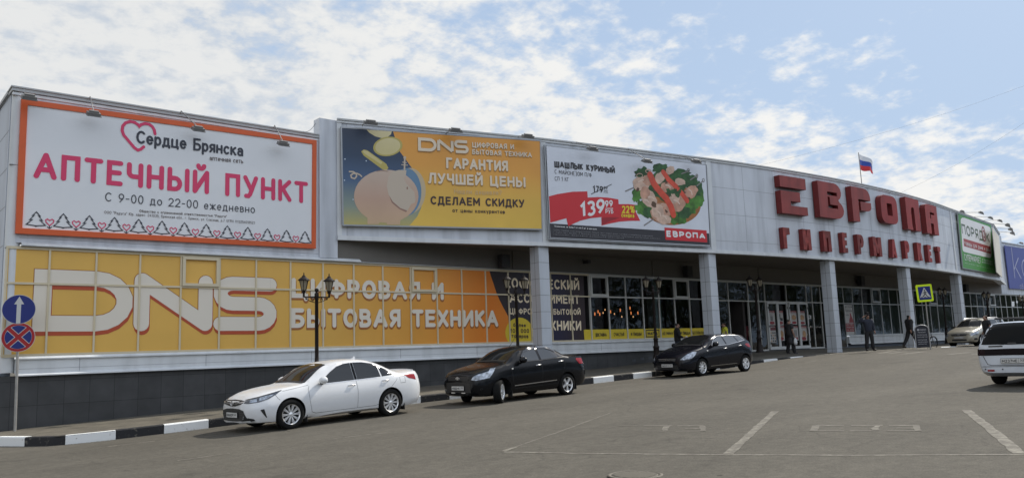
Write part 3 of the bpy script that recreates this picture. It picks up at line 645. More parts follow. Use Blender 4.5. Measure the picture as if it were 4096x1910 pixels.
# interior
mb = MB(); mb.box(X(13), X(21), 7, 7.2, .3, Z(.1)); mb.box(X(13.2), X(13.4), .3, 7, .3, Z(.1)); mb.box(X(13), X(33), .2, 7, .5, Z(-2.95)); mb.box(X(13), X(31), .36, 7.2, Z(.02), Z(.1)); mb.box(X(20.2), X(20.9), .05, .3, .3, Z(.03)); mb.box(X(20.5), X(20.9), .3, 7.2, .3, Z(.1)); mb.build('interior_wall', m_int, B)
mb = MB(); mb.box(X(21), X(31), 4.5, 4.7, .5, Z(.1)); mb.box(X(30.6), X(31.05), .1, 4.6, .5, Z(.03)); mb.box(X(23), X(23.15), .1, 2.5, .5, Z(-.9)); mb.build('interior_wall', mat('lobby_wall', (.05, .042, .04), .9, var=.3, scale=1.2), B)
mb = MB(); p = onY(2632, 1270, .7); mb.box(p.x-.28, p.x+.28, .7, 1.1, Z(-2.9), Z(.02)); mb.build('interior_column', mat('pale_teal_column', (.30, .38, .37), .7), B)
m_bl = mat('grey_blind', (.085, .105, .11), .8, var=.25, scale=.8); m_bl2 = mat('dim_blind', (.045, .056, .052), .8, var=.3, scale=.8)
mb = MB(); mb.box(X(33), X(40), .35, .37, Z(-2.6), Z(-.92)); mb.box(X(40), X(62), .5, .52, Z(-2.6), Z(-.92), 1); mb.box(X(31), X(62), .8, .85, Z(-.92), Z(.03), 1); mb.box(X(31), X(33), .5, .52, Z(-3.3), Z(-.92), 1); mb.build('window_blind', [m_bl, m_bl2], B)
mb = MB(); mb.box(X(20.9), X(32.2), -.35, .2, .4, Z(-3.16)); mb.build('entrance_step', mat('step_tiles', (.10, .11, .125), .7, var=.15), B)
# ================================================================= signs and lettering
m_white = mat('billboard_white', (.70, .71, .72), .5, var=.03, scale=.6); m_orange = mat('orange_frame', (.60, .095, .016), .5, var=.06)
m_crim = mat('crimson_print', (.62, .035, .12), .5); m_ink = mat('navy_print', (.030, .034, .048), .5); m_brown = mat('brown_print', (.11, .085, .075), .5)
m_grey = mat('grey_steel', (.30, .31, .32), .4, .6, var=.1); m_black = mat('black_steel', (.025, .024, .026), .5)
qA = zf(0, 300, 1.7154)
def panel(pl, corners, th, mats, name, parent, off=0., px=True):
    P = [pl.pt(pl.uv(*c) if px else c, off) for c in corners]; mb = MB(); mb.prism(P, -pl.n*th); return mb.build(name, mats, parent)
def rails(pl, corners, w_, th, mats, name, parent, off=0.):
    """a frame bar along each side of a panel"""
    P = [Vector(pl.uv(*c)) for c in corners]; mb = MB()
    for i in range(4):
        a, b = P[i], P[(i+1) % 4]; d = (b-a).normalized(); n = Vector((-d.y, d.x)); a2, b2 = a-d*w_/2, b+d*w_/2
        if i % 2: a2, b2 = a+d*w_/2, b-d*w_/2
        mb.prism([pl.pt(a2-n*w_/2, off), pl.pt(b2-n*w_/2, off), pl.pt(b2+n*w_/2, off), pl.pt(a2+n*w_/2, off)], -pl.n*th)
    return mb.build(name, mats, parent)
# --- pharmacy billboard
PH = Plane((0, -.10, 0), (1, 0, 0)); c4 = [qA(133, 188), qA(2158, 465), qA(2155, 1172), qA(100, 1062)]
c4 = [(98, 408), (1257, 569), (1254, 984), (75, 922)]
T = wthing('billboard', (X(-1.9), -.1, Z(.3)), 'white pharmacy billboard with crimson lettering inside an orange frame', 'billboard')
panel(PH, c4, .06, m_white, 'panel', T); rails(PH, c4, .15, .12, m_orange, 'frame', T, .03)
def tx(pl, T, q, body, p0, p1, top, m, **k): return text(pl, body, q(*p0), q(*p1), q(*top), m, parent=T, **k)
tx(PH, T, qA, 'АПТЕЧНЫЙ ПУНКТ', (228, 706), (2112, 882), (250, 527), m_crim, wt=.185, gap=.44, name='headline')
tx(PH, T, qA, 'Сердце Брянска', (933, 468), (1668, 560), (945, 380), m_ink, wt=.165, name='lettering', gap=.30)
tx(PH, T, qA, 'аптечная сеть', (1437, 585), (1668, 607), (1437, 552), m_brown, wt=.13, gap=.28)
tx(PH, T, qA, 'С 9-00 до 22-00 ежедневно', (720, 865), (1748, 948), (722, 804), m_ink, wt=.105, gap=.32)
tx(PH, T, qA, 'Общество с ограниченной ответственностью "Радуга"', (955, 940), (1555, 978), (955, 922), m_brown, wt=.16, gap=.34)
tx(PH, T, qA, 'ООО "Радуга" Юр. адрес: 241035, Брянская обл., г. Брянск, ул. Союзная, д.7 ОГРН 1113256018523', (715, 950), (1748, 1022), (715, 930), m_brown, wt=.11, gap=.34)
mb = MB(); hp = [PH.uv(*qA(a, b)) for a, b in ((985, 493), (965, 510), (945, 516), (920, 498), (880, 450), (848, 412), (837, 380), (842, 350), (862, 328), (892, 319), (922, 325), (945, 340), (955, 352), (968, 340), (995, 333), (1022, 338), (1045, 355), (1058, 378), (1063, 404))]
ribbon(mb, hp, False, .085, lambda p: PH.pt(p, .012), True, 0); mb.build('heart_emblem', m_crim, T, fix=False)
mb = MB(); tr = [(.0, 1.), (-.2, .74), (-.11, .76), (-.33, .44), (-.2, .46), (-.5, .13), (.0, .06), (.5, .13), (.2, .46), (.33, .44), (.11, .76), (.2, .74)]
a0 = PH.uv(*qA(245, 1040)); a1 = PH.uv(*qA(2092, 1157)); hh = (PH.uv(*qA(245, 938))-a0).y
for k in range(13):
    c = a0.lerp(a1, k/12); sc = hh
    ribbon(mb, [(c.x+x*sc*1.12, c.y+y*sc) for x, y in tr], True, .027, lambda p: PH.pt(p, .011), True, 0)
    ribbon(mb, [(c.x, c.y), (c.x, c.y+.06*sc)], False, .06, lambda p: PH.pt(p, .0122), False, 0)
    if k < 12:
        h = a0.lerp(a1, (k+.5)/12); hs = [(0, .2), (-.22, .42), (-.24, .56), (-.14, .64), (0, .54), (.14, .64), (.24, .56), (.22, .42)]
        ribbon(mb, [(h.x+x*sc, h.y-.06*sc+y*sc) for x, y in hs], True, .026, lambda p: PH.pt(p, .011), True, 1)
        ribbon(mb, [(h.x, h.y+.14*sc), (h.x, h.y-.06*sc)], False, .025, lambda p: PH.pt(p, .0122), False, 0); ribbon(mb, [(h.x-.14*sc, h.y+.05*sc), (h.x, h.y-.06*sc), (h.x+.14*sc, h.y+.05*sc)], False, .025, lambda p: PH.pt(p, .0133), False, 0)
mb.build('tree_and_heart_border', [m_ink, m_crim], T, fix=False)
# --- electronics billboard
def facet(i, d):
    a, b = plan(i), plan(i+1); e = (b-a).normalized(); n = Vector((e.y, -e.x)); o = a+n*d; return Plane((o.x, o.y, 0), (e.x, e.y, 0))
qB = zf(1200, 400, 2.002); E1 = facet(0, .16)
c4 = [qB(330, 218), qB(1925, 325), qB(1940, 1035), qB(345, 1000)]
T = wthing('billboard', tuple(E1.pt(E1.uv(*qB(1100, 1010)))), 'golden electronics billboard with a pink piggy bank on its navy left side', 'billboard')
zb_, zt_ = E1.uv(*qB(1100, 1020)).y, E1.uv(*qB(1100, 270)).y
m_gold = ramp_mat('gold_print', [(0, (.70, .46, .07)), (.35, (.66, .40, .065)), (.65, (.66, .31, .05)), (1, (.68, .30, .045))], 'Z', zb_, zt_)
m_space = ramp_mat('night_print', [(0, (.42, .36, .12)), (.18, (.22, .27, .22)), (.45, (.055, .105, .20)), (.7, (.022, .045, .09)), (1, (.025, .035, .06))], 'Z', zb_, zt_)
panel(E1, c4, .08, m_gold, 'panel', T); rails(E1, c4, .05, .09, m_grey, 'frame', T, .012)
mb = MB(); nv = [(333, 222), (745, 252), (790, 400), (850, 480), (900, 550), (985, 640), (1000, 740), (970, 860), (940, 930), (870, 1012), (347, 1000)]
flat(E1, [qB(*p) for p in nv], .002, mb, 0); mb.build('night_sky_print', m_space, T, fix=False)
m_coin = ramp_mat('coin_print', [(0, (.52, .45, .13)), (1, (.60, .52, .30))], 'Z', zt_-2.2, zt_); m_coin2 = mat('coin_rim', (.44, .37, .10), .5)
mb = MB(); flat(E1, [qB(*p) for p in [(528, 232), (736, 247), (728, 275), (700, 298), (655, 306), (600, 290), (555, 262)]], .004, mb, 0)
for o_, k in ((.005, 1.), (.006, .86)):
    flat(E1, [qB(*p) for p in blob(703, 372, 118*k, 77*k, 28, 0, -.15)], o_, mb, 1 if k == 1. else 0)
flat(E1, [qB(*p) for p in [(490, 412), (510, 396), (540, 404), (690, 510), (708, 545), (690, 562), (660, 556), (510, 445)]], .005, mb, 1); flat(E1, [qB(*p) for p in [(500, 408), (515, 400), (538, 408), (660, 500), (648, 515), (510, 425)]], .006, mb, 0)
mb.build('coin_print', [m_coin, m_coin2], T, fix=False)
m_pink = ramp_mat('pig_print', [(0, (.52, .36, .22)), (.4, (.50, .33, .24)), (.75, (.50, .38, .30)), (1, (.50, .40, .32))], 'Z', zb_, zt_-1.2); m_pale = mat('pig_pale', (.50, .42, .33), .5); m_helm = mat('helmet_blue', (.12, .22, .33), .5); m_bub = mat('helmet_glass', (.50, .40, .25), .5); m_shade = mat('pig_fold', (.28, .16, .12), .5)
mb = MB()
flat(E1, [qB(*p) for p in blob(880, 725, 126, 182, 32, 0)], .004, mb, 3); flat(E1, [qB(*p) for p in blob(852, 735, 120, 190, 32, 0)], .005, mb, 2)
flat(E1, [qB(*p) for p in blob(690, 770, 258, 212, 36, 0)], .006, mb, 0)
for a in ([(538, 900), (640, 940), (640, 975), (628, 993), (540, 993)], [(690, 940), (810, 905), (800, 997), (698, 997), (690, 975)]): flat(E1, [qB(*p) for p in a], .007, mb, 0)
flat(E1, [qB(*p) for p in [(735, 575), (790, 560), (852, 562), (848, 598), (828, 625), (850, 668), (880, 700), (915, 735), (925, 800), (918, 822), (890, 832), (862, 880), (850, 895), (800, 862), (740, 810), (710, 760), (695, 690), (710, 610)]], .008, mb, 1)
flat(E1, [qB(*p) for p in [(712, 762), (742, 812), (802, 864), (856, 884), (850, 897), (795, 872), (735, 822)]], .009, mb, 4)
flat(E1, [qB(*p) for p in blob(858, 705, 6, 12, 10, 0)], .010, mb, 4); flat(E1, [qB(*p) for p in [(610, 570), (650, 562), (712, 570), (700, 574), (650, 567), (615, 574)]], .010, mb, 4)
tl = [E1.uv(*qB(a, b)) for a, b in ((395, 573), (425, 574), (450, 590), (452, 612), (436, 630), (412, 622), (406, 602), (425, 588), (455, 588), (478, 598), (492, 612))]
ribbon(mb, tl, False, .05, lambda p: E1.pt(p, .0105), True, 1)
at_ = [E1.uv(*qB(a, b)) for a, b in ((838, 465), (836, 555))]; ribbon(mb, at_, False, .06, lambda p: E1.pt(p, .0112), True, 1); flat(E1, [qB(*p) for p in blob(838, 462, 12, 12, 12, 0)], .012, mb, 1)
for y, h in ((500, 17), (520, 26)): ribbon(mb, [E1.uv(*qB(836-h, y-2)), E1.uv(*qB(836+h, y+2))], False, .03, lambda p: E1.pt(p, .0125), False, 1)
mb.build('piggy_bank_print', [m_pink, m_pale, m_helm, m_bub, m_shade], T, fix=False)
mb = MB()
for a, b in ((360, 473), (356, 642), (425, 795), (530, 487)): flat(E1, [qB(*p) for p in blob(a, b, 5, 5, 8, 0)], .004, mb, 0)
mb.build('star_print', mat('star_print', (.55, .65, .75), .5), T, fix=False)
m_cream = mat('cream_print', (.70, .60, .46), .5); m_shadow = mat('ochre_print', (.34, .17, .04), .5); m_dk = mat('dark_brown_print', (.045, .022, .02), .5); m_pale2 = mat('pale_gold_print', (.60, .42, .20), .5)
def txs(pl, T, q, body, p0, p1, top, m, ms, d, gr, **k):
    text(pl, body, q(*p0), q(*p1), q(*top), ms, parent=T, name='lettering_shadow', dxy=d, grow=gr, off=k.pop('so', .014), **k)
    return text(pl, body, q(*p0), q(*p1), q(*top), m, parent=T, off=k.pop('lo', .018), **k)
txs(E1, T, qB, 'DNS', (945, 407), (1350, 430), (945, 300), m_cream, m_shadow, (0, -.03), .02, wt=.22, rnd=False, gap=.30)
txs(E1, T, qB, 'ЦИФРОВАЯ И', (1378, 380), (1713, 396), (1378, 337), m_cream, m_shadow, (0, -.02), .012, wt=.2)
txs(E1, T, qB, 'БЫТОВАЯ ТЕХНИКА', (1378, 434), (1855, 460), (1378, 394), m_cream, m_shadow, (0, -.02), .012, wt=.2)
txs(E1, T, qB, 'ГАРАНТИЯ', (1170, 547), (1665, 572), (1170, 460), m_cream, m_shadow, (0, -.03), .015, wt=.21)
txs(E1, T, qB, 'ЛУЧШЕЙ ЦЕНЫ', (1025, 667), (1805, 700), (1045, 582), m_cream, m_shadow, (0, -.03), .015, wt=.21)
tx(E1, T, qB, 'Нашли дешевле?', (1233, 750), (1615, 762), (1233, 710), m_pale2, wt=.14)
tx(E1, T, qB, 'СДЕЛАЕМ СКИДКУ', (1045, 835), (1797, 860), (1045, 768), m_dk, wt=.2)
tx(E1, T, qB, 'от цены конкурентов', (1220, 898), (1640, 910), (1220, 866), m_dk, wt=.17)
# --- grocery billboard
qK = zf(2100, 500, 2.001); E2 = facet(1, .18); c4 = [qK(172, 168), qK(1446, 322), qK(1482, 965), qK(203, 902)]
T = wthing('billboard', tuple(E2.pt(E2.uv(*qK(800, 935)))), 'white banner with a plate of raw kebabs and a red price ribbon', 'billboard')
m_ban = mat('banner_cloth', (.64, .67, .73), .55, var=.05, scale=1.5, bump=.6, bscale=1.6)
panel(E2, c4, .03, m_ban, 'panel', T); rails(E2, [qK(160, 160), qK(1456, 318), qK(1492, 972), qK(193, 910)], .04, .05, m_grey, 'frame', T, -.02)
m_dband = mat('anthracite_print', (.028, .027, .033), .5); mb = MB(); flat(E2, [qK(*p) for p in [(198, 786), (1473, 866), (1480, 960), (204, 898)]], .004, mb, 0); mb.build('footer_band', m_dband, T, fix=False)
m_red = mat('red_print', (.55, .022, .03), .5); m_red2 = mat('deep_red_print', (.30, .012, .02), .5); mb = MB()
flat(E2, [qK(*p) for p in [(191, 570), (260, 552), (380, 533), (498, 530), (502, 585), (420, 600), (330, 660), (330, 745), (202, 780)]], .006, mb, 0); flat(E2, [qK(*p) for p in [(330, 655), (420, 598), (503, 585), (500, 592), (430, 612), (345, 690)]], .008, mb, 1)
flat(E2, [qK(*p) for p in [(752, 632), (830, 632), (907, 641), (884, 690), (922, 765), (840, 766), (757, 772), (690, 785), (612, 803), (610, 740)]], .006, mb, 0); flat(E2, [qK(*p) for p in [(612, 742), (680, 738), (757, 740), (690, 765), (614, 800)]], .008, mb, 1)
flat(E2, [qK(*p) for p in [(308, 652), (360, 620), (430, 592), (500, 580), (580, 576), (660, 580), (746, 594), (757, 738), (680, 734), (600, 736), (520, 745), (440, 765), (345, 808)]], .010, mb, 0); mb.build('price_ribbon', [m_red, m_red2], T, fix=False)
m_wp = mat('white_print', (.74, .74, .74), .5); m_yel = mat('yellow_print', (.72, .58, .03), .5); m_kink = mat('black_print', (.022, .02, .022), .5)
tx(E2, T, qK, 'ШАШЛЫК КУРИНЫЙ', (235, 339), (720, 390), (233, 283), m_kink, wt=.22, rnd=False)
tx(E2, T, qK, 'С МАЙОНЕЗОМ П/Ф', (237, 389), (533, 418), (237, 355), m_kink, wt=.10, rnd=False); tx(E2, T, qK, 'СП 1 КГ', (238, 444), (352, 452), (238, 411), m_kink, wt=.10, rnd=False)
tx(E2, T, qK, '179', (543, 540), (625, 545), (543, 484), m_kink, wt=.17, rnd=False); tx(E2, T, qK, '99', (630, 516), (660, 517), (630, 490), m_kink, wt=.16, rnd=False); tx(E2, T, qK, 'РУБ', (630, 545), (662, 547), (630, 531), m_kink, wt=.14, rnd=False)
mb = MB(); ribbon(mb, [E2.uv(*qK(528, 552)), E2.uv(*qK(692, 474))], False, .025, lambda p: E2.pt(p, .018), False, 0); ribbon(mb, [E2.uv(*qK(630, 523)), E2.uv(*qK(661, 524))], False, .02, lambda p: E2.pt(p, .018), False, 0); mb.build('price_strike', m_kink, T, fix=False)
tx(E2, T, qK, '139', (440, 745), (640, 705), (428, 622), m_wp, wt=.19, rnd=False, off=.016, gap=.3); tx(E2, T, qK, '99', (640, 660), (702, 656), (640, 604), m_wp, wt=.19, rnd=False, off=.016); tx(E2, T, qK, 'РУБ', (643, 710), (706, 707), (643, 676), m_wp, wt=.17, rnd=False, off=.016)
mb = MB(); ribbon(mb, [E2.uv(*qK(641, 668)), E2.uv(*qK(703, 666))], False, .03, lambda p: E2.pt(p, .016), False, 0); mb.build('price_rule', m_wp, T, fix=False)
tx(E2, T, qK, '22%', (775, 706), (876, 706), (775, 645), m_yel, wt=.2, rnd=False, off=.016); tx(E2, T, qK, 'скидка', (770, 738), (873, 742), (770, 700), m_yel, wt=.2, rnd=False, off=.016)
m_fp = mat('fine_print', (.35, .35, .37), .6)
tx(E2, T, qK, '*Ограничение: не более 5 кг или 5 шт. в одни руки', (230, 814), (573, 838), (230, 800), m_wp, wt=.16, rnd=False)
for k, ln in enumerate(('Группы товаров, участвующих в акции, полный текст правил акции и условия установленных ограничений', 'г. Курск, пр-т Дружбы, 9. Возможна замена товара аналогичным. Предложение действительно ограничено', 'наличием, возможно досрочное окончание')):
    tx(E2, T, qK, ln, (226, 842+17*k), ((1020, 1078, 790)[k], (892, 912, 908)[k]), (226, 833+17*k), m_fp, wt=.11, rnd=False)
mb = MB(); flat(E2, [qK(*p) for p in [(1115, 819), (1452, 842), (1458, 938), (1124, 917)]], .008, mb, 0); mb.build('logo_plate', m_red, T, fix=False)
tx(E2, T, qK, 'ЕВРОПА', (1132, 893), (1443, 913), (1130, 842), m_wp, wt=.27, rnd=False, off=.014, gap=.42)
# plate of food
m_wood = mat('wood_print', (.36, .14, .04), .6, var=.3, scale=3); m_let = mat('lettuce_print', (.075, .22, .030), .6, var=.7, scale=3.2); m_let2 = mat('dark_lettuce_print', (.030, .10, .028), .6, var=.6, scale=4)
m_meat = mat('meat_print', (.52, .29, .20), .5, var=.35, scale=3.5); m_meat2 = mat('pale_meat_print', (.60, .42, .32), .5, var=.3, scale=4); m_pep = mat('pepper_print', (.62, .065, .025), .4, var=.25, scale=3); m_sk = mat('skewer_print', (.20, .19, .18), .4)
mb = MB(); fl = lambda pts, o, mi: flat(E2, [qK(*p) for p in pts], o, mb, mi)
fl(blob(1175, 640, 232, 160, 40, 0), .006, 0)
for i, (a, b, rx, ry, dk) in enumerate([(940, 385, 60, 48, 1), (1085, 350, 62, 42, 1), (1250, 395, 72, 44, 1), (895, 560, 36, 60, 0), (950, 660, 70, 60, 0), (1330, 455, 60, 50, 1), (1385, 590, 56, 75, 0), (1310, 650, 80, 60, 0), (1225, 735, 74, 58, 0), (1270, 700, 55, 50, 1), (990, 700, 45, 40, 1), (1160, 520, 120, 110, 1), (1060, 480, 130, 100, 1), (1370, 510, 55, 60, 1)]): fl(blob(a, b, rx, ry, 26, .22, 0, i), .0075+.0003*i, 2 if dk else 1)
for a, b, c, d in ((800, 530, 870, 500), (950, 804, 1030, 750), (1250, 390, 1305, 370), (1320, 440, 1378, 402), (1372, 488, 1425, 446)): ribbon(mb, [E2.uv(*qK(a, b)), E2.uv(*qK(c, d))], False, .05, lambda p: E2.pt(p, .0125), False, 6)
for a, b in ((1298, 372), (1365, 415), (1418, 450)): ribbon(mb, [E2.uv(*qK(*p)) for p in blob(a+8, b-8, 9, 14, 10, 0)], True, .03, lambda p: E2.pt(p, .0128), False, 6)
for i, (a, b, rx, ry, pl_) in enumerate([(930, 470, 70, 58, 1), (985, 440, 45, 45, 0), (990, 585, 82, 55, 1), (960, 540, 50, 40, 0), (1075, 425, 48, 38, 1), (1160, 362, 38, 30, 1), (1140, 495, 58, 42, 0), (1240, 458, 45, 32, 1), (1325, 535, 46, 62, 0), (1215, 610, 78, 72, 0), (1190, 580, 50, 45, 1), (1085, 700, 82, 80, 0), (1060, 690, 50, 60, 1), (1110, 755, 60, 40, 1)]): fl(blob(a, b, rx, ry, 20, .10, i*.5, i+20), .0135+.0003*i, 4 if pl_ else 3)
for pts, w_, o in (([(1000, 400), (1030, 470), (1085, 540), (1130, 590), (1165, 650), (1185, 715)], .31, .019), ([(1105, 378), (1150, 440), (1215, 500), (1262, 560), (1295, 605)], .24, .0185)):
    ribbon(mb, [E2.uv(*qK(*p)) for p in pts], False, w_, lambda p: E2.pt(p, o), True, 5)
for i, (a, b, rx) in enumerate(((1040, 520, 26), (1030, 640, 30), (1135, 450, 22), (1260, 545, 24), (1145, 560, 20), (900, 515, 18), (1300, 590, 22), (1130, 690, 16))): fl(blob(a, b, rx, rx*.6, 12, .3, i, i+80), .0182+.0001*i, 7)
for a, b, r_ in ((985, 370, 22), (915, 405, 24), (1100, 640, 16)): ribbon(mb, [E2.uv(*qK(*p)) for p in blob(a, b, r_, r_*.7, 14, 0)], True, .035, lambda p: E2.pt(p, .0188), False, 4)
for i, (a, b, c_, d) in enumerate(((905, 455, 945, 440), (985, 575, 1030, 590), (1190, 600, 1235, 630), (1060, 690, 1085, 730), (1310, 515, 1335, 555), (1125, 480, 1160, 500), (955, 600, 985, 615), (1100, 725, 1130, 750))): ribbon(mb, [E2.uv(*qK(a, b)), E2.uv(*qK((a+c_)/2+6, (b+d)/2-5)), E2.uv(*qK(c_, d))], False, .06, lambda p: E2.pt(p, .0183+.0001*i), True, 8)
for i, (a, b) in enumerate(((1190, 530), (1150, 540), (1225, 545), (1260, 490))): fl(blob(a, b, 34, 18, 16, .4, i, i+50), .020+.0003*i, 2)
mb.build('food_print', [m_wood, m_let, m_let2, m_meat, m_meat2, m_pep, m_sk, mat('dark_gap_print', (.10, .055, .03), .6), mat('fat_print', (.68, .52, .42), .5)], T, fix=False)
# --- garden-goods billboard on the far end of the bow
qG = zf(3700, 800, 2.4015); E3 = facet(14, .14); c4 = [qG(313, 122), qG(634, 234), qG(680, 710), qG(364, 652)]
T = wthing('billboard', tuple(E3.pt(E3.uv(*qG(520, 680)))), 'green and white household goods billboard at the far end of the canopy', 'billboard')
m_grn = mat('green_print', (.065, .27, .05), .5, var=.06); panel(E3, c4, .05, m_grn, 'panel', T)
rails(E3, c4, .05, .06, m_grey, 'frame', T, .012)
mb = MB(); flat(E3, [qG(*p) for p in [(341, 195), (345, 178), (358, 168), (378, 170), (606, 250), (622, 260), (628, 275), (638, 530), (632, 550), (620, 555), (378, 497), (366, 488), (360, 474)]], .005, mb, 0); mb.build('white_field', m_wp, T, fix=False)
tx(E3, T, qG, 'ПОРЯД К', (358, 327), (622, 412), (352, 226), mat('dark_green_print', (.06, .10, .05), .5), wt=.16, rnd=False, gap=.3)
mb = MB(); cx_, cy_ = E3.uv(*qG(563, 325)); rr_ = (E3.uv(*qG(563, 262))-E3.uv(*qG(563, 390))).y/2
for f, w_ in ((1., .13), (.5, .1)): ribbon(mb, [(cx_+rr_*f*.9*math.cos(a*.314), cy_+rr_*f*math.sin(a*.314)) for a in range(20)], True, w_, lambda p: E3.pt(p, .012), False, 0)
mb.build('target_ring', mat('maroon_print', (.28, .045, .05), .5), T, fix=False)
mb = MB(); flat(E3, [qG(*p) for p in [(368, 366), (629, 446), (634, 516), (374, 440)]], .008, mb, 0); mb.build('red_band', mat('brick_red_print', (.34, .05, .05), .5), T, fix=False)
tx(E3, T, qG, 'товары для дома и дачи', (378, 430), (628, 500), (376, 386), m_wp, wt=.17, rnd=False, off=.014); tx(E3, T, qG, 'СУПЕРМАРКЕТ', (380, 576), (538, 610), (375, 514), m_wp, wt=.14, rnd=False)
tx(E3, T, qG, 'товары для ремонта - товары для сада - посуда - текстиль', (378, 604), (655, 666), (377, 594), m_wp, wt=.14, rnd=False)
mb = MB()
for r in range(2):
    for k in range(7):
        a = 552+15*k; b = 570+r*24+k*3.6; ribbon(mb, [E3.uv(*qG(*p)) for p in blob(a, b, 4, 6, 8, .3, 0, k+r)], True, .03, lambda p: E3.pt(p, .012), False, 0)
mb.build('icon_row', m_wp, T, fix=False)
E4 = facet(15, .14); c4 = [E4.uv(*qG(648, 262)), E4.uv(*qG(712, 350)), E4.uv(*qG(742, 742)), E4.uv(*qG(690, 690))]
T = wthing('billboard', tuple(E4.pt(c4[3])), 'blank cream banner on the end return of the canopy, beside the green billboard', 'billboard')
panel(E4, c4, .04, mat('cream_banner', (.62, .58, .50), .6, var=.08), 'panel', T, px=False)
# --- blue shoe-shop billboard at the right edge
BL = Plane((0, -.16, 0), (1, 0, 0)); zt4, zb4 = Z(3.55), Z(.44); xl = X(56.05)
T = wthing('billboard', (xl+6, -.16, zb4), 'blue billboard with thin white letters at the right edge of the photo', 'billboard')
panel(BL, [(xl, zt4), (xl+13, zt4), (xl+13, zb4), (xl, zb4)], .06, mat('violet_blue_print', (.085, .105, .33), .5, var=.05), 'panel', T, px=False)
a = BL.uv(*qG(862, 742)); b = BL.uv(*qG(850, 462)); mb = MB(); cap = b.y-a.y
for pts, cl in ([[(a.x, a.y), (a.x, b.y)], False], [[(a.x+1.35, a.y+cap*.68), (a.x+.06, a.y+cap*.28)], False], [[(a.x+.35, a.y+cap*.38), (a.x+1.45, a.y)], False], [[(a.x+3.0+1.05*math.cos(q*.35), a.y+cap*.33+cap*.33*math.sin(q*.35)) for q in range(18)], True], [[(a.x+4.05, a.y+cap*.66), (a.x+4.05, a.y)], False]): ribbon(mb, pts, cl, .13, lambda p: BL.pt(p, .012), True, 0)
mb.build('headline', mat('lilac_print', (.45, .46, .62), .5), T, fix=False)
text(BL, 'обувь &', (a.x+.9, a.y-.95), (a.x+3.9, a.y-.95), (a.x+.9, a.y-.45), mat('lilac_print', (.40, .41, .58), .5), parent=T, px=False, wt=.13)

# --- big red raised letters
m_lr = mat('faded_red_paint', (.255, .042, .035), .6, var=.16, scale=1.6, streak=.2); m_ls = mat('red_letter_side', (.15, .012, .011), .6, var=.15); m_lr2 = mat('fresh_red_paint', (.27, .020, .017), .6, var=.16, scale=2, streak=.15)
qV = zf(3050, 660, 4.0025); qW = zf(3400, 700, 3.0025)
def arcplane(u, v):
    """tangent plane of the bow where the photo pixel meets it"""
    for i in range(2, 14):
        pl = facet(i, 0.); s = pl.uv(u, v).x; L = (plan(i+1)-plan(i)).length
        if -.05 <= s <= L+.05 or i == 13: return pl
def raised(mb, pl, loops, dep, o0=.02):
    """outlines (list of loops of local points; later loops are holes) raised off the wall"""
    base = sum(len(l) for l in loops); v3 = [[Vector((p[0], p[1], 0)) for p in l] for l in loops]
    tr = tessellate_polygon(v3); fl_ = [p for l in loops for p in l]
    mb.add([pl.pt(p, o0+dep) for p in fl_], [tuple(t) for t in tr], 0)
    for l in loops:
        n = len(l); mb.add([pl.pt(p, o0) for p in l]+[pl.pt(p, o0+dep) for p in l], [(i, (i+1) % n, n+(i+1) % n, n+i) for i in range(n)], 1)
def rbox(x0, x1, y0, y1, r=0., n=4, which=(1, 1, 1, 1)):
    o = []
    for (cx, cy, a, wch) in ((x1, y0, -90, which[0]), (x1, y1, 0, which[1]), (x0, y1, 90, which[2]), (x0, y0, 180, which[3])):
        if not wch or r == 0: o.append((cx, cy)); continue
        kx = -r if cx == x1 else r; ky = r if cy == y0 else -r
        o += arc(cx+kx, cy+ky, r, r, a, a+90, n)
    return o
GL = {}
GL['Е'] = [[[(0, .70), (1, .70), (1, 1), (0, 1)]], [[(0, 0), (1, 0), (1, .22), (.36, .22), (.36, .34), (.74, .34), (.74, .60), (0, .60)]]]
GL['В'] = [[rbox(0, 1, 0, 1, 0)[:1]+[(.72, 0)]+arc(.72, .24, .28, .24, -90, 60, 6)+arc(.66, .77, .27, .23, -50, 90, 6)+[(0, 1)] + [(0, 0)]]]
GL['В'] = [[[(0, 0)]+arc(.70, .25, .30, .25, -90, 62, 7)+arc(.66, .75, .28, .25, -60, 90, 7)+[(0, 1)], [(.38, .72), (.38, .60), (.40, .60), (.40, .34), (.76, .34), (.76, .24), (.36, .24), (.36, .72), (.36, .74), (.74, .74), (.74, .66), (.44, .66), (.44, .72)]]]
GL['В'] = [[[(0, 0)]+arc(.70, .25, .30, .25, -90, 62, 7)+arc(.66, .75, .28, .25, -60, 90, 7)+[(0, 1)], [(.36, .64), (.76, .64), (.76, .74), (.36, .74)], [(.36, .28), (.76, .28), (.76, .38), (.45, .38), (.45, .59), (.36, .59)]]]
GL['Р'] = [[[(0, 0), (.34, 0), (.34, .66), (.98, .66)]+arc(.68, .74, .30, .26, 0, 90, 6)+[(0, 1)]], [[(.44, .34), (.75, .34)]+arc(.75, .46, .25, .12, -90, 0, 4)+[(1, .60), (.44, .60)]]]
GL['О'] = [[rbox(0, 1, 0, 1, .26, 6), rbox(.36, .68, .28, .72, .04, 2)[::-1]]]
GL['П'] = [[[(0, 0), (.40, 0), (.36, .16), (.36, .56)]+[(.38, .66), (.44, .72), (.56, .72), (.60, .66), (.60, 0), (1, 0), (1, 1), (0, 1)]]]
GL['А'] = [[[(0, 0), (.38, 0), (.38, .36), (.62, .36), (.62, 0), (1, 0), (1, 1), (.22, 1), (.06, .96), (0, .86)], [(.38, .50), (.68, .50), (.68, .74), (.76, .74), (.76, .66), (.68, .66), (.68, .76), (.38, .76)][0:2]+[(.72, .50), (.72, .76), (.38, .76), (.38, .68), (.60, .68), (.60, .58), (.38, .58)]]]
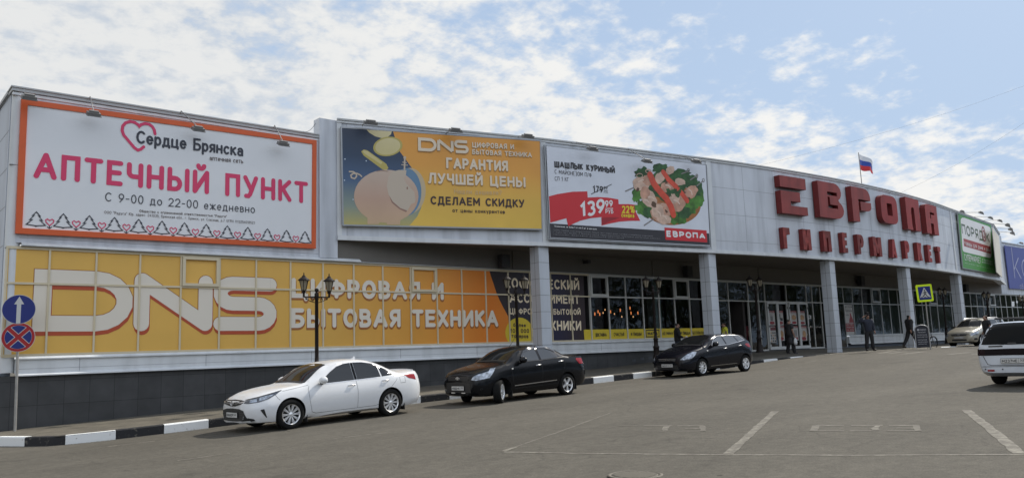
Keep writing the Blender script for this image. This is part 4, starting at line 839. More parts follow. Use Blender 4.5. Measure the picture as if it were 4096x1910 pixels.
GL['А'] = [[[(0, 0), (.38, 0), (.38, .36), (.62, .36), (.62, 0), (1, 0), (1, 1), (.22, 1), (.06, .96), (0, .86)], [(.38, .52), (.45, .52), (.45, .66), (.74, .66), (.74, .74), (.38, .74)]]]
# left/right pixel edges of each letter's wall-side outline at its top and bottom
BIG = [('Е', qV(172, 178), qV(680, 232), qV(228, 780)), ('В', qV(775, 262), qV(1262, 330), qV(838, 838)), ('Р', qV(1312, 350), qV(1712, 395), qV(1370, 905)),
       ('О', qW(285, 235), qW(552, 285), qW(325, 575)), ('П', qW(587, 270), qW(820, 320), qW(628, 655)), ('А', qW(825, 345), qW(1036, 380), qW(860, 700))]
T = wthing('store_sign', (X(27), -4.5, Z(2)), 'big faded red raised letters along the top of the bowed canopy', 'sign')
for i, (ch, tl_, tr_, bl_) in enumerate(BIG):
    pl = arcplane((tl_[0]+tr_[0])/2, tl_[1]); a = pl.uv(*tl_); b = Plane(tuple(pl.o+pl.n*.32), pl.ex).uv(*tr_); c = pl.uv(*bl_); h = a.y-c.y; x0_ = (a.x+c.x)/2; w_ = b.x-a.x; mb = MB()
    for loops in GL[ch]: raised(mb, pl, [[(x0_+p[0]*w_, c.y+p[1]*h) for p in l] for l in loops], .30)
    mb.build('letter', [m_lr if i < 3 else m_lr2, m_ls], T)
def bar_letter(strokes, wd):
    return strokes
SM = [('Г', qV(250, 1005), qV(428, 1010)), ('И', qV(565, 1030), qV(765, 1040)), ('П', qV(893, 1058), qV(1088, 1068)), ('Е', qV(1198, 1085), qV(1348, 1098)), ('Р', qV(1438, 1115), qV(1610, 1130)),
      ('М', qW(215, 742), qW(370, 756)), ('А', qW(443, 770), qW(556, 780)), ('Р', qW(595, 790), qW(705, 805)), ('К', qW(745, 812), qW(854, 828)), ('Е', qW(872, 838), qW(966, 846)), ('Т', qW(985, 858), qW(1072, 865))]
q4 = zf(2800, 600, 1.9877)
BOT = [q4(637, 785), q4(793, 795), q4(955, 807), q4(1105, 817), q4(1228, 828), q4(1350, 843), q4(1490, 855), q4(1605, 863), q4(1705, 877), q4(1790, 890), q4(1875, 900)]
SL = {'Г': [[(0, 0), (.5, 0), (.5, .68), (1, .68), (1, 1), (0, 1)]], 'И': [[(0, 0), (.4, 0), (.60, .42), (.60, 0), (1, 0), (1, 1), (.6, 1), (.40, .58), (.40, 1), (0, 1)]], 'П': [[(0, 0), (.4, 0), (.4, .66), (.6, .66), (.6, 0), (1, 0), (1, 1), (0, 1)]],
      'Е': [[(0, 0), (1, 0), (1, .24), (.5, .24), (.5, .38), (.9, .38), (.9, .62), (.5, .62), (.5, .76), (1, .76), (1, 1), (0, 1)]], 'Р': [[(0, 0), (.44, 0), (.44, .34)]+arc(.6, .67, .4, .33, -90, 90, 8)+[(0, 1)], [(.42, .56), (.42, .78), (.58, .78), (.58, .56)]],
      'М': [[(0, 0), (.32, 0), (.32, .5), (.42, .15), (.58, .15), (.68, .5), (.68, 0), (1, 0), (1, 1), (.66, 1), (.5, .55), (.34, 1), (0, 1)]], 'А': [[(0, 0), (.36, 0), (.40, .18), (.60, .18), (.64, 0), (1, 0), (.70, 1), (.30, 1)], [(.44, .36), (.5, .72), (.56, .36)]],
      'К': [[(0, 0), (.42, 0), (.42, .34), (.58, 0), (1, 0), (.74, .52), (1, 1), (.60, 1), (.42, .66), (.42, 1), (0, 1)]], 'Т': [[(.28, 0), (.72, 0), (.72, .72), (1, .72), (1, 1), (0, 1), (0, .72), (.28, .72)]]}
T = wthing('store_sign', (X(27), -4.5, Z(1)), 'row of smaller dark red raised letters low on the bowed canopy', 'sign')
m_peel = mat('peeling_red_paint', (.23, .036, .028), .65, var=.5, scale=3.2, streak=.3)
for i, ((ch, tl_, tr_), bt) in enumerate(zip(SM, BOT)):
    pl = arcplane((tl_[0]+tr_[0])/2, tl_[1]); a = pl.uv(*tl_); b = Plane(tuple(pl.o+pl.n*.24), pl.ex).uv(*tr_); c = pl.uv(*bt); h = a.y-c.y; w_ = (b.x-a.x); mb = MB(); x0_ = a.x*.6+c.x*.4
    raised(mb, pl, [[(x0_+p[0]*w_, c.y+p[1]*h) for p in l] for l in SL[ch]], .22)
    mb.build('letter', [m_peel if i < 6 else m_lr2, m_ls], T)

# --- vinyl film over the left windows
FP = Plane((0, .015, 0), (1, 0, 0)); qE = zf(0, 950, 1.4133); q1 = zf(1100, 950, 2.4017); q2 = zf(1650, 950, 2.4017); q3 = zf(2200, 950, 2.1843); q5 = zf(1900, 1000, 2.4025)
T = wthing('window_film', (X(3), .02, Z(-2.5)), 'orange window film with huge cream letters across the left half of the glazing', 'window film')
m_film = ramp_mat('orange_film', [(0, (.70, .42, .085)), (.50, (.68, .39, .075)), (.72, (.67, .30, .04)), (.9, (.66, .18, .013)), (1, (.68, .23, .018))], 'X', X(-5.84), X(9.8))
zt5, zb5 = Z(-.02), Z(-2.5)
rb = [q2(738, 308), q2(752, 365), q2(775, 430), q2(805, 525), q2(835, 595), q2(870, 665), q2(920, 755)]
RB = [FP.uv(*p) for p in rb]; RB[0].y = zt5
bb = [(RB[-1].x, RB[-1].y), (RB[-1].x+.05, zb5)]
mb = MB(); flat(FP, [(X(-5.84), zb5), bb[1], bb[0]]+[tuple(p) for p in RB[::-1][1:]]+[(X(-5.84), zt5)], 0, mb, 0, px=False); mb.build('orange_field', m_film, T, fix=False)
FX = FP.uv(*q3(292, 330)).x, FP.uv(*q3(318, 895)).x
T2 = wthing('window_film', (X(11.5), .02, Z(-2.5)), 'dark navy window film with cream letters and a yellow bubble behind the first pillar', 'window film')
m_navy = ramp_mat('navy_film', [(0, (.022, .014, .016)), (.45, (.014, .014, .05)), (.75, (.03, .016, .02)), (1, (.022, .013, .015))], 'X', X(8.9), X(13.6))
mb = MB(); flat(FP, [bb[1], (FX[1], zb5), (FX[0], zt5)]+[tuple(p) for p in RB]+[], 0, mb, 0, px=False); mb.build('navy_field', m_navy, T2, fix=False)
m_fcr = mat('cream_film', (.70, .64, .54), .5); m_fsh = mat('rust_film', (.42, .065, .02), .5); m_fsh2 = mat('brown_film', (.33, .12, .025), .5)
tl_k = dict(wt=.255, rnd=True, gap=.30)
text(FP, 'DNS', qE(180, 530), qE(1562, 524), qE(186, 176), m_fsh2, parent=T, name='headline_outline', grow=.04, off=.003, **tl_k)
text(FP, 'DNS', qE(180, 530), qE(1562, 524), qE(186, 176), m_fsh, parent=T, name='headline_shadow', dxy=(.02, -.11), off=.006, **tl_k)
text(FP, 'DNS', qE(180, 530), qE(1562, 524), qE(186, 176), m_fcr, parent=T, name='headline', off=.010, **tl_k)
for body, a, b, t_ in (('ЦИФРОВАЯ И', (1165.8, 1190), (1775, 1199), (1165.8, 1110)), ('БЫТОВАЯ ТЕХНИКА', (1164.5, 1310), (1992.5, 1305), (1164.5, 1231))):
    idq = lambda x, y: (x, y)
    text(FP, body, a, b, t_, m_fsh2, parent=T, name='lettering_shadow', dxy=(.0, -.05), grow=.05, off=.004, wt=.225); text(FP, body, a, b, t_, m_fcr, parent=T, off=.009, wt=.225)
m_fcr2 = mat('beige_film', (.85, .72, .52), .5)
for body, a, b, t_, w_ in (('КОСМИЧЕСКИЙ', (283, 362), (1002, 382), (283, 262), .2), ('АССОРТИМЕНТ', (333, 502), (1004, 516), (333, 413), .2), ('ЦИФРОВОЙ И БЫТОВОЙ', (333, 613), (1014, 620), (333, 555), .19), ('ТЕХНИКИ', (602, 770), (1021, 770), (600, 672), .2)):
    text(FP, body, q5(*a), q5(*b), q5(*t_), m_fcr2, parent=T2, off=.009, wt=w_)
m_fy = mat('yellow_film', (.66, .50, .03), .5, var=.05)
mb = MB(); bp_ = [FP.uv(*q5(*p)) for p in blob(425, 790, 134, 145, 28, 0)]; flat(FP, [(p.x, max(p.y, zb5+.02)) for p in bp_], .005, mb, 0, px=False); mb.build('bubble', m_fy, T2, fix=False)
for body, a, b, t_ in (('более', (367, 735), (487, 738), (367, 696)), ('100 000', (340, 793), (518, 794), (340, 752)), ('товаров', (350, 840), (512, 844), (350, 800))): text(FP, body, q5(*a), q5(*b), q5(*t_), m_dk, parent=T2, off=.010, wt=.2)
# --- yellow cafe stickers low on the dark windows
bays = [('ДОСТАВКА', 13, .26, 'yellow window sticker reading ДОСТАВКА, first in the cafe row'), ('СЧАСТЬЯ', 14, .27, 'yellow window sticker reading СЧАСТЬЯ in the cafe row'), ('И ПИЦЦЫ', 15, .24, 'yellow window sticker reading И ПИЦЦЫ in the cafe row'), ('МАГIА', 16, .1, 'yellow window sticker with a boxed logo behind the street lamp'), ('60 МИНУТ', 17, .12, 'yellow window sticker reading 60 МИНУТ half hidden by the man in a jacket'), ('ИЛИ ПИЦЦА', 18, .08, 'yellow window sticker reading ИЛИ ПИЦЦА right of the man in a jacket'), ('БЕСПЛАТНО', 19, .08, 'yellow window sticker reading БЕСПЛАТНО next to the second pillar')]
SP = Plane((0, .008, 0), (1, 0, 0)); zs1 = Z(-2.47); zs2 = SP.uv(*q3(440, 800)).y
tb = wthing('window_sticker', (X(12.8), .0, zs1), 'narrow blank yellow window strip beside the navy film', 'window sticker', 'yellow cafe window stickers'); mb = MB(); flat(SP, [(FX[1]-.12, zs1), (X(13)-.03, zs1), (X(13)-.03, zs2), (FX[1]-.14, zs2)], 0, mb, 0, px=False); mb.build('sheet', m_fy, tb, fix=False)
for body, k, ins, lab in bays:
    tb = wthing('window_sticker', (X(k+.5), .0, zs1), lab, 'window sticker', 'yellow cafe window stickers'); mb = MB(); a, b = X(k)+.03, X(k+1)-.03
    flat(SP, [(a, zs1), (b, zs1), (b, zs2), (a, zs2)], 0, mb, 0, px=False); mb.build('sheet', m_fy, tb, fix=False); h = zs2-zs1
    if k == 16:
        body = 'МАFIА'; mb = MB(); ribbon(mb, [(a+.09, zs1+.2*h), (b-.09, zs1+.2*h), (b-.09, zs2-.14*h), (a+.09, zs2-.14*h)], True, .05, lambda p: SP.pt(p, .006), False, 0); mb.build('logo_box', m_kink, tb, fix=False)
        G['F'] = (.54, [([(0, 0), (0, 1), (.54, 1)], False), ([(0, .5), (.46, .5)], False)]); G['I'] = (.05, [([(0, 0), (0, 1)], False)]); text(SP, body, (a+.19, zs1+.34*h), (b-.19, zs1+.34*h), (a+.19, zs2-.30*h), m_kink, parent=tb, px=False, wt=.24, rnd=False)
    else: text(SP, body, (a+ins*.7*(b-a), zs1+.33*h), (b-ins*.7*(b-a), zs1+.33*h), (a+ins, zs1+.67*h), m_kink, parent=tb, px=False, wt=.16, rnd=False)
# --- posters on the doors and the home-delivery poster
m_pw = mat('poster_white', (.44, .43, .41), .5); m_pr = mat('poster_red', (.26, .02, .025), .5); m_pk = mat('poster_dark', (.03, .03, .035), .5); m_pf = mat('poster_food', (.46, .26, .12), .5, var=.4, scale=6); m_pdr = mat('poster_maroon', (.13, .02, .025), .5)
DPn = Plane((0, -.046, 0), (1, 0, 0)); qp = zf(3000, 1100, 3.003)
def poster(x0, x1, y0, y1, kind, lab):
    tb = wthing('poster', tuple(DPn.pt(DPn.uv(*qp((x0+x1)/2, y1)))), lab, 'poster', 'promotional posters on the entrance doors'); a = DPn.uv(*qp(x0, y0)); b = DPn.uv(*qp(x1, y1)); W_, H_ = b.x-a.x, a.y-b.y
    rc = lambda fx0, fx1, fy0, fy1, mi, o, mb: flat(DPn, [(a.x+W_*fx0, b.y+H_*fy0), (a.x+W_*fx1, b.y+H_*fy0), (a.x+W_*fx1, b.y+H_*fy1), (a.x+W_*fx0, b.y+H_*fy1)], o, mb, mi, px=False)
    mb = MB(); rc(0, 1, 0, 1, 0, 0, mb); mb.build('sheet', m_pw if kind != 'grid' else m_pw, tb, fix=False); mb = MB()
    rc(0, 1, .86, 1, 1, .003, mb); el = lambda cx, cy, rx, ry, mi, o: flat(DPn, [(a.x+W_*p[0], b.y+H_*p[1]) for p in blob(cx, cy, rx, ry, 16, .05)], o, mb, mi, px=False)
    if kind == 'bottles':
        for c in (.38, .56): rc(c-.06, c+.06, .30, .62, 2, .004, mb); rc(c-.02, c+.02, .62, .78, 2, .0045, mb)
        el(.5, .16, .40, .11, 1, .005)
    elif kind == 'box': rc(.18, .52, .40, .78, 2, .004, mb); rc(.5, .9, .30, .50, 2, .005, mb); el(.5, .16, .40, .11, 1, .006)
    elif kind == 'plate': el(.5, .52, .36, .20, 3, .004); el(.5, .14, .40, .10, 1, .005)
    elif kind == 'grid':
        rc(0, 1, .72, 1, 4, .0035, mb)
        for r in range(4):
            for c in range(3): el(.18+.32*c, .10+.16*r, .10, .055, 2 if (r+c) % 3 else 3, .004+.0002*(r*3+c))
    elif kind == 'tools':
        for c in (.25, .45, .65): rc(c-.04, c+.04, .30, .72, 2, .004, mb)
        el(.5, .14, .40, .09, 1, .005)
    elif kind == 'meat': el(.55, .45, .28, .24, 3, .004); el(.4, .14, .42, .12, 1, .005)
    mb.build('print', [m_pw, m_pr, m_pk, m_pf, m_pdr], tb, fix=False)
    text(DPn, 'ЕВРОПА', (a.x+W_*.10, b.y+H_*.89), (a.x+W_*.90, b.y+H_*.89), (a.x+W_*.1, b.y+H_*.97), m_pw, parent=tb, px=False, wt=.26, rnd=False, off=.0075)
poster(216, 306, 425, 598, 'bottles', 'upper door poster of two dark bottles over a red ribbon, on the first leaf'); poster(320, 406, 425, 598, 'box', 'upper door poster of a dark packet over a red ribbon, on the second leaf')
poster(484, 568, 428, 590, 'plate', 'upper door poster of a round dish on the third leaf, beside the man with bags'); poster(582, 668, 428, 594, 'plate', 'upper door poster of a round dish on the fourth leaf')
poster(232, 320, 606, 806, 'grid', 'lower door poster with a maroon top and rows of small goods, on the first leaf'); poster(336, 420, 606, 784, 'meat', 'lower door poster of meat over a red splash, on the second leaf')
poster(512, 586, 608, 780, 'tools', 'lower door poster of upright dark bottles on the third leaf'); poster(604, 690, 608, 782, 'meat', 'lower door poster of pale food over a red splash, on the fourth leaf')
OP = Plane((0, -.03, 0), (1, 0, 0)); T = wthing('poster', tuple(OP.pt(OP.uv(*qp(1195, 710)))), 'tall home delivery poster with a red block, on the window right of the third pillar', 'poster')
c4 = [qp(1128, 352), qp(1225, 356), qp(1258, 708), qp(1160, 712)]; c4 = [OP.uv(*p) for p in c4]; xl_, xr_ = c4[0].x, c4[1].x; zt_, zb_ = c4[0].y, c4[3].y; H_ = zt_-zb_; W_ = xr_-xl_
mb = MB(); flat(OP, [(xl_, zb_), (xr_, zb_), (xr_, zt_), (xl_, zt_)], 0, mb, 0, px=False); mb.build('sheet', m_pw, T, fix=False); mb = MB()
flat(OP, [(xl_, zb_+.10*H_), (xr_, zb_+.10*H_), (xr_, zb_+.38*H_), (xl_, zb_+.38*H_)], .003, mb, 1, px=False); flat(OP, [(xl_+W_*p[0], zb_+H_*p[1]) for p in [(.45, .40), (1, .40), (.95, .5), (.8, .62), (.72, .72), (.62, .72), (.62, .6), (.5, .5)]], .0035, mb, 1, px=False); mb.build('print', [m_pw, m_pr], T, fix=False)
for body, y0, y1, m in (('on-line', .90, .97, m_pk), ('ГОРОДА', .77, .82, m_pk), ('21-13-41', .63, .68, m_pk), ('ДОСТАВКА', .31, .36, m_pw), ('ПРОДУКТОВ', .22, .27, m_pw), ('НА ДОМ', .13, .18, m_pw)):
    text(OP, body, (xl_+.08*W_, zb_+y0*H_), (xr_-(.08 if y0 != .63 else .5)*W_, zb_+y0*H_), (xl_, zb_+y1*H_), m, parent=T, px=False, wt=.2, rnd=False, off=.008)
T = wthing('poster', tuple(DPn.pt(DPn.uv(*qp(718, 523)))), 'small white notice on the glass right of the entrance doors', 'poster'); mb = MB(); flat(DPn, [qp(700, 478), qp(735, 480), qp(738, 524), qp(702, 522)], 0, mb, 0); flat(DPn, [qp(706, 488), qp(718, 489), qp(720, 512), qp(707, 511)], .003, mb, 1); mb.build('sheet', [m_pw, m_pk], T, fix=False)
qe = zf(3500, 1100, 2.4027)
for (a, b, c, d, lab) in ((1313, 1340, 250, 300, 'larger white notice on an upper window below the blue billboard'), (1357, 1372, 245, 266, 'tiny white notice on an upper window below the blue billboard')):
    T = wthing('poster', tuple(OP.pt(OP.uv(*qe((a+b)/2, d)))), lab, 'poster'); mb = MB(); flat(OP, [qe(a, c), qe(b, c+2), qe(b, d), qe(a, d-2)], 0, mb, 0); mb.build('sheet', m_wp, T, fix=False)
# ================================================================= cars
def pch(tab):
    xs = [p[0] for p in tab]; ys = [p[1] for p in tab]; n = len(xs)
    d = [(ys[i+1]-ys[i])/(xs[i+1]-xs[i]) for i in range(n-1)]; m = [d[0]]+[0 if d[i-1]*d[i] <= 0 else 2*d[i-1]*d[i]/(d[i-1]+d[i]) for i in range(1, n-1)]+[d[-1]]
    def f(x):
        if x <= xs[0]: return ys[0]
        for i in range(n-1):
            if x <= xs[i+1]:
                h = xs[i+1]-xs[i]; t = (x-xs[i])/h; a = t*t
                return ys[i]*(1-3*a+2*a*t)+m[i]*h*(t-2*a+a*t)+ys[i+1]*(3*a-2*a*t)+m[i+1]*h*(a*t-a)
        return ys[-1]
    return f
def crom(P, n):
    """n points evenly along a smooth curve through P"""
    Q = [Vector(p) for p in P]; out_ = []; E = [Q[0]*2-Q[1]]+Q+[Q[-1]*2-Q[-2]]
    for i in range(1, len(E)-2):
        for k in range(6):
            t = k/6; a, b, c, d = E[i-1], E[i], E[i+1], E[i+2]
            out_.append(.5*((2*b)+(c-a)*t+(2*a-5*b+4*c-d)*t*t+(3*b-a-3*c+d)*t**3))
    out_.append(Q[-1]); L = [0]
    for a, b in zip(out_, out_[1:]): L.append(L[-1]+(b-a).length)
    r = []; j = 0
    for k in range(n):
        s = L[-1]*k/(n-1)
        while j < len(L)-2 and L[j+1] < s: j += 1
        t = (s-L[j])/max(1e-9, L[j+1]-L[j]); r.append(out_[j].lerp(out_[j+1], t))
    return r
m_tyre = mat('tyre_rubber', (.009, .009, .009), .9, spec=.2); m_alloy = mat('alloy', (.78, .78, .78), .36, .6); m_dkin = mat('wheel_recess', (.012, .012, .013), .8); m_cglass = mat('tinted_car_glass', (.010, .012, .014), .03, spec=.55)
def ior(m, v): m.node_tree.nodes['Principled BSDF'].inputs['IOR'].default_value = v; return m
m_cglass2 = ior(mat('sky_lit_car_glass', (.012, .014, .015), .03), 1.9); m_cglass3 = ior(mat('sky_lit_hatch_glass', (.02, .022, .022), .03), 2.4)
m_wglass = mat('windscreen_glass', (.012, .013, .014), .05, spec=.22)
m_rglass = mat('dark_rear_glass', (.004, .005, .006), .08, spec=.12); m_trim = mat('black_plastic', (.018, .018, .019), .45); m_chrome = mat('chrome', (.60, .60, .61), .32, 1.)
m_lamp = mat('headlamp_glass', (.36, .40, .46), .08, .35, coat=.6, var=.8, scale=11); m_lampd = mat('headlamp_dark', (.05, .055, .07), .1, coat=1.); m_tail = mat('tail_lamp', (.26, .007, .009), .2, spec=.3, coat=.2); m_plate = mat('plate_white', (.55, .55, .54), .5); m_gap = mat('shut_line', (.02, .02, .02), .8); m_lite = mat('clear_lamp', (.75, .72, .66), .1)
class Car:
    def __init__(s, name, label, cat, loc, rz, paint, spec, pitch=0., group=None):
        s.sp = spec; s.root = empty(name, loc, label, cat, group, rz); s.root.rotation_euler = (0, pitch, rz)
        s.paint = paint; s.L = spec['L']; s.body()
    def body(s):
        sp = s.sp; F = {k: pch(sp[k]) for k in ('zb', 'wb', 'zm', 'wm', 'zs', 'ws', 'zr', 'wr', 'zt')}
        n = 84; xs = []
        for i in range(n):
            t = i/(n-1); xs.append(s.L*(.5-.5*math.cos(math.pi*t))*.35+s.L*t*.65)
        K = 26; V = []
        for x in xs:
            f = {k: q(x) for k, q in F.items()}
            half = [(0, f['zb']), (f['wb']*.8, f['zb']), (f['wb'], f['zb']+.07), (f['wm'], f['zm']), (f['ws'], f['zs']), (f['ws']*.35+f['wr']*.65+.012, f['zs']*.35+f['zr']*.65), (f['wr'], f['zr']), (f['wr']*.62, f['zr']*.22+f['zt']*.78), (0, f['zt'])]
            c = crom(half, K); V.append([(p.x, p.y) for p in c])
        vs = []; fs = []; R2 = 2*K-2
        for x, c in zip(xs, V):
            ring = [(x, -a, b) for a, b in c]+[(x, a, b) for a, b in c[-2:0:-1]]; vs += ring
        for i in range(n-1):
            for k in range(R2): fs.append((i*R2+k, i*R2+(k+1) % R2, (i+1)*R2+(k+1) % R2, (i+1)*R2+k))
        fs.append(tuple(range(R2))[::-1]); fs.append(tuple((n-1)*R2+k for k in range(R2)))
        mb = MB(); mb.add(vs, fs, 0, True); o = mb.build('body_shell', [s.paint, m_trim])
        bm = bmesh.new(); bm.from_mesh(o.data); s.bvh = BVHTree.FromBMesh(bm); bm.free()
        cut = MB()
        for xw in sp['wheels']:
            for sd in (-1, 1):
                ra = sp['ra']; cy = [(ra*math.cos(2*math.pi*k/40), ra*math.sin(2*math.pi*k/40)) for k in range(40)]
                y0, y1 = sd*1.2, sd*(F['wm'](xw)-.30)
                cut.add([(xw+a, y0, sp['rw']+.01+b) for a, b in cy]+[(xw+a, y1, sp['rw']+.01+b) for a, b in cy], [(k, (k+1) % 40, 40+(k+1) % 40, 40+k) for k in range(40)]+[tuple(range(40)), tuple(range(40, 80))], 1)
        co = cut.build('arch_cutter', [s.paint, m_trim]); md = o.modifiers.new('b', 'BOOLEAN'); md.object = co; md.operation = 'DIFFERENCE'; md.solver = 'EXACT'
        bpy.context.view_layer.update(); dg = bpy.context.evaluated_depsgraph_get(); me = bpy.data.meshes.new_from_object(o.evaluated_get(dg)); o.modifiers.clear(); o.data = me; bpy.data.objects.remove(co)
        me.name = 'body'; o.name = 'body'; me.set_sharp_from_angle(angle=R_(38)); o.parent = s.root; s.body_o = o; s.wm = F['wm']
    def cast(s, p, d):
        h = s.bvh.ray_cast(Vector(p), Vector(d)); return h[0], h[1]
    def project(s, view, a, b, sd, off):
        if view == 'side': p, d = (a, sd*3., b), (0, -sd, 0)
        elif view == 'front': p, d = (-3., a, b), (1, 0, 0)
        elif view == 'rear': p, d = (s.L+3., a, b), (-1, 0, 0)
        elif view == 'top': p, d = (a, b, 5.), (0, 0, -1)
        elif view == 'diag':                    # seen from a front corner: a runs along (1,-1)
            q = .70711; p, d = (a*q-3*q, sd*(a*q+3*q), b), (q, -sd*q, 0)
        elif view == 'rdiag':
            q = .70711; p, d = (s.L-a*q+3*q, sd*(a*q+3*q), b), (-q, -sd*q, 0)
        h, nrm = s.cast(p, d)
        if h is None: return None
        if nrm.dot(Vector(d)) > 0: nrm = -nrm
        return h+nrm*off
    def patch(s, name, view, poly, m, off=.004, parent=None, sides=(1,), step=.05, mi=None, lift=0.):
        """a shaped sheet following the body: poly in the view's two coordinates, pulled onto the surface"""
        mb = MB()
        for sd in sides:
            P = [Vector(p) for p in poly]; bd = []
            for i, a in enumerate(P):
                b = P[(i+1) % len(P)]; nseg = max(1, int((b-a).length/step)); bd += [a.lerp(b, k/nseg) for k in range(nseg)]
            xs = [p.x for p in bd]; ys = [p.y for p in bd]; pts = list(bd); y = min(ys)+step/2; j = 0
            while y < max(ys):
                x = min(xs)+step/2+(step/2 if j % 2 else 0)
                while x < max(xs):
                    q = Vector((x, y))
                    if all((q-r).length > step*.45 for r in bd): pts.append(q)
                    x += step
                y += step*.87; j += 1
            n = len(bd); v, e, f, *_ = delaunay_2d_cdt(pts, [(i, (i+1) % n) for i in range(n)], [list(range(n))], 1, 1e-6)
            pr = [s.project(view, p.x, p.y, sd, off) for p in v]; ok = [t for t in f if all(pr[i] is not None for i in t)]
            ok = [t for t in ok if max((pr[t[i]]-pr[t[i-1]]).length for i in range(3)) < step*7]
            mb.add([p if p is not None else (0, 0, 0) for p in pr], ok, 0, True)
        return mb.build(name, m, parent or s.root, fix=False)
    def line(s, name, view, pts, wd, m, off=.005, parent=None, sides=(1,), closed=False, mb=None):
        own = mb is None; mb = mb or MB()
        for sd in sides:
            P = [Vector(p) for p in pts]; Q = []
            for a, b in zip(P, P[1:]+([P[0]] if closed else [])):
                k = max(1, int((b-a).length/.05)); Q += [a.lerp(b, i/k) for i in range(k)]
            if not closed: Q.append(P[-1])
            row = []
            for i, p in enumerate(Q):
                t = Q[min(i+1, len(Q)-1)]-Q[max(0, i-1)]; t = t.normalized() if t.length else Vector((1, 0)); nn = Vector((-t.y, t.x))*wd/2
                a, b = s.project(view, *(p+nn), sd, off), s.project(view, *(p-nn), sd, off); row.append((a, b))
            for (a, b), (c, d) in zip(row, row[1:]+([row[0]] if closed else [])):
                if None in (a, b, c, d) or (a-c).length > .4: continue
                mb.add([a, b, d, c], [(0, 1, 2, 3)], 0, True)
        if own: return mb.build(name, m, parent or s.root, fix=False)
    def wheel(s, x, sd, rim, steer=0., r=None):
        r = r or s.sp['rw']; wdt = .205; yo = sd*(s.wm(x)-.015)
        o = MB(); prof = [(r*.66, wdt), (r*.93, wdt), (r*.985, wdt*.93), (r, wdt*.78), (r, wdt*.25), (r*.985, wdt*.07), (r*.93, 0), (r*.80, -.008), (r*.70, .0), (r*.665, .02)]
        X_ = Matrix.Rotation(R_(90), 4, 'X') if sd < 0 else Matrix.Rotation(R_(-90), 4, 'X')   # local z -> inboard... axle
        Xi = Matrix.Rotation(R_(-90 if sd < 0 else 90), 4, 'X')
        o.lathe(prof, 40, Xi); o.lathe([(.001, wdt*.45), (r*.66, wdt*.45)], 28, Xi, 1)
        t = o.build('wheel', [m_tyre, m_dkin], s.root); t.location = (x, yo, r); t.rotation_euler = (0, 0, steer)
        a = MB(); R0 = r*.675
        a.lathe([(R0, .0), (R0*1.0, .012), (R0*.93, .012), (R0*.93, .07), (R0, .07)], 40, Xi)
        a.lathe([(.001, .012), (r*.13, .014), (r*.16, .03)], 16, Xi)
        def spoke(th, w0, w1, z0, z1):
            c, q = math.cos(th), math.sin(th); n_ = Vector((-q, c)); p0 = Vector((c, q))*r*.10; p1 = Vector((c, q))*R0*.96
            vs = []
            for p, ww, zz in ((p0, w0, z0), (p1, w1, z1)):
                for k in (-1, 1): vs += [Xi @ Vector((p.x+n_.x*ww*k, p.y+n_.y*ww*k, zz)), Xi @ Vector((p.x+n_.x*ww*k*1.25, p.y+n_.y*ww*k*1.25, zz+.045))]
            a.add(vs, [(0, 2, 6, 4), (0, 4, 5, 1), (2, 3, 7, 6), (1, 5, 7, 3)], 0)
        if rim == 'multi':
            for k in range(10):
                th = 2*math.pi*k/10; spoke(th-.085, .0075, .0085, .02, .010); spoke(th+.085, .0075, .0085, .02, .010)
        elif rim == 'split5':
            for k in range(5):
                th = 2*math.pi*k/5+.3; spoke(th-.11, .012, .013, .02, .012); spoke(th+.11, .012, .013, .02, .012); spoke(th, .03, .004, .024, .03)
        elif rim == 'ten':
            for k in range(9): spoke(2*math.pi*k/9, .020, .017, .02, .012)
        elif rim == 'wide5':
            for k in range(5): spoke(2*math.pi*k/5+.3, .030, .062, .02, .008)
        elif rim == 'steel':
            a.lathe([(r*.16, .03), (r*.40, .02), (r*.60, .05)], 24, Xi)
        a.build('rim', m_alloy, t, fix=True); return t
    def wheels(s, rims=('multi', 'multi'), steer=0.):
        for i, x in enumerate(s.sp['wheels']):
            for sd in (-1, 1): s.wheel(x, sd, rims[i], steer if i == 0 else 0)
        mb = MB()
        for x in s.sp['wheels']: mb.tube([(x, -s.wm(x)+.2, s.sp['rw']), (x, s.wm(x)-.2, s.sp['rw'])], .05, 8)
        mb.box(.5, s.L-.5, -.55, .55, .20, .3); mb.tube([(s.L*.45, .3, .2), (s.L-.3, .35, .22)], .05, 8); mb.build('underbody', m_trim, s.root)
    def mirror(s, x, z, m, y=None):
        for sd in (-1, 1):
            h = s.project('side', x, z, sd, 0.); c = h+Vector((-.03, sd*.135, .075)); mb = MB()
            vs = []; fs = []
            for i in range(7):
                ph = -math.pi/2+math.pi*i/6
                for k in range(12):
                    th = 2*math.pi*k/12; vs.append(c+Vector((.105*math.cos(ph)*math.cos(th)*(1.2 if math.cos(th) < 0 else .55), .135*math.cos(ph)*math.sin(th), .088*math.sin(ph))))
            for i in range(6):
                for k in range(12): fs.append((i*12+k, i*12+(k+1) % 12, (i+1)*12+(k+1) % 12, (i+1)*12+k))
            mb.add(vs, fs, 0, True); mb.tube([h+Vector((.0, -sd*.02, -.01)), c+Vector((0, -sd*.05, -.04))], [.035, .03], 8, 1); mb.build('wing_mirror', [m, m_trim], s.root)
    def handle(s, x, z, m):
        for sd in (-1, 1):
            h = s.project('side', x, z, sd, 0.); n = Vector((0, sd, 0)); mb = MB(); pts = [h+Vector((-.10, 0, 0))+n*.004, h+Vector((-.07, 0, .004))+n*.032, h+Vector((.07, 0, .008))+n*.032, h+Vector((.10, 0, .01))+n*.004]
            mb.tube(pts, .013, 8); mb.build('door_handle', m, s.root)
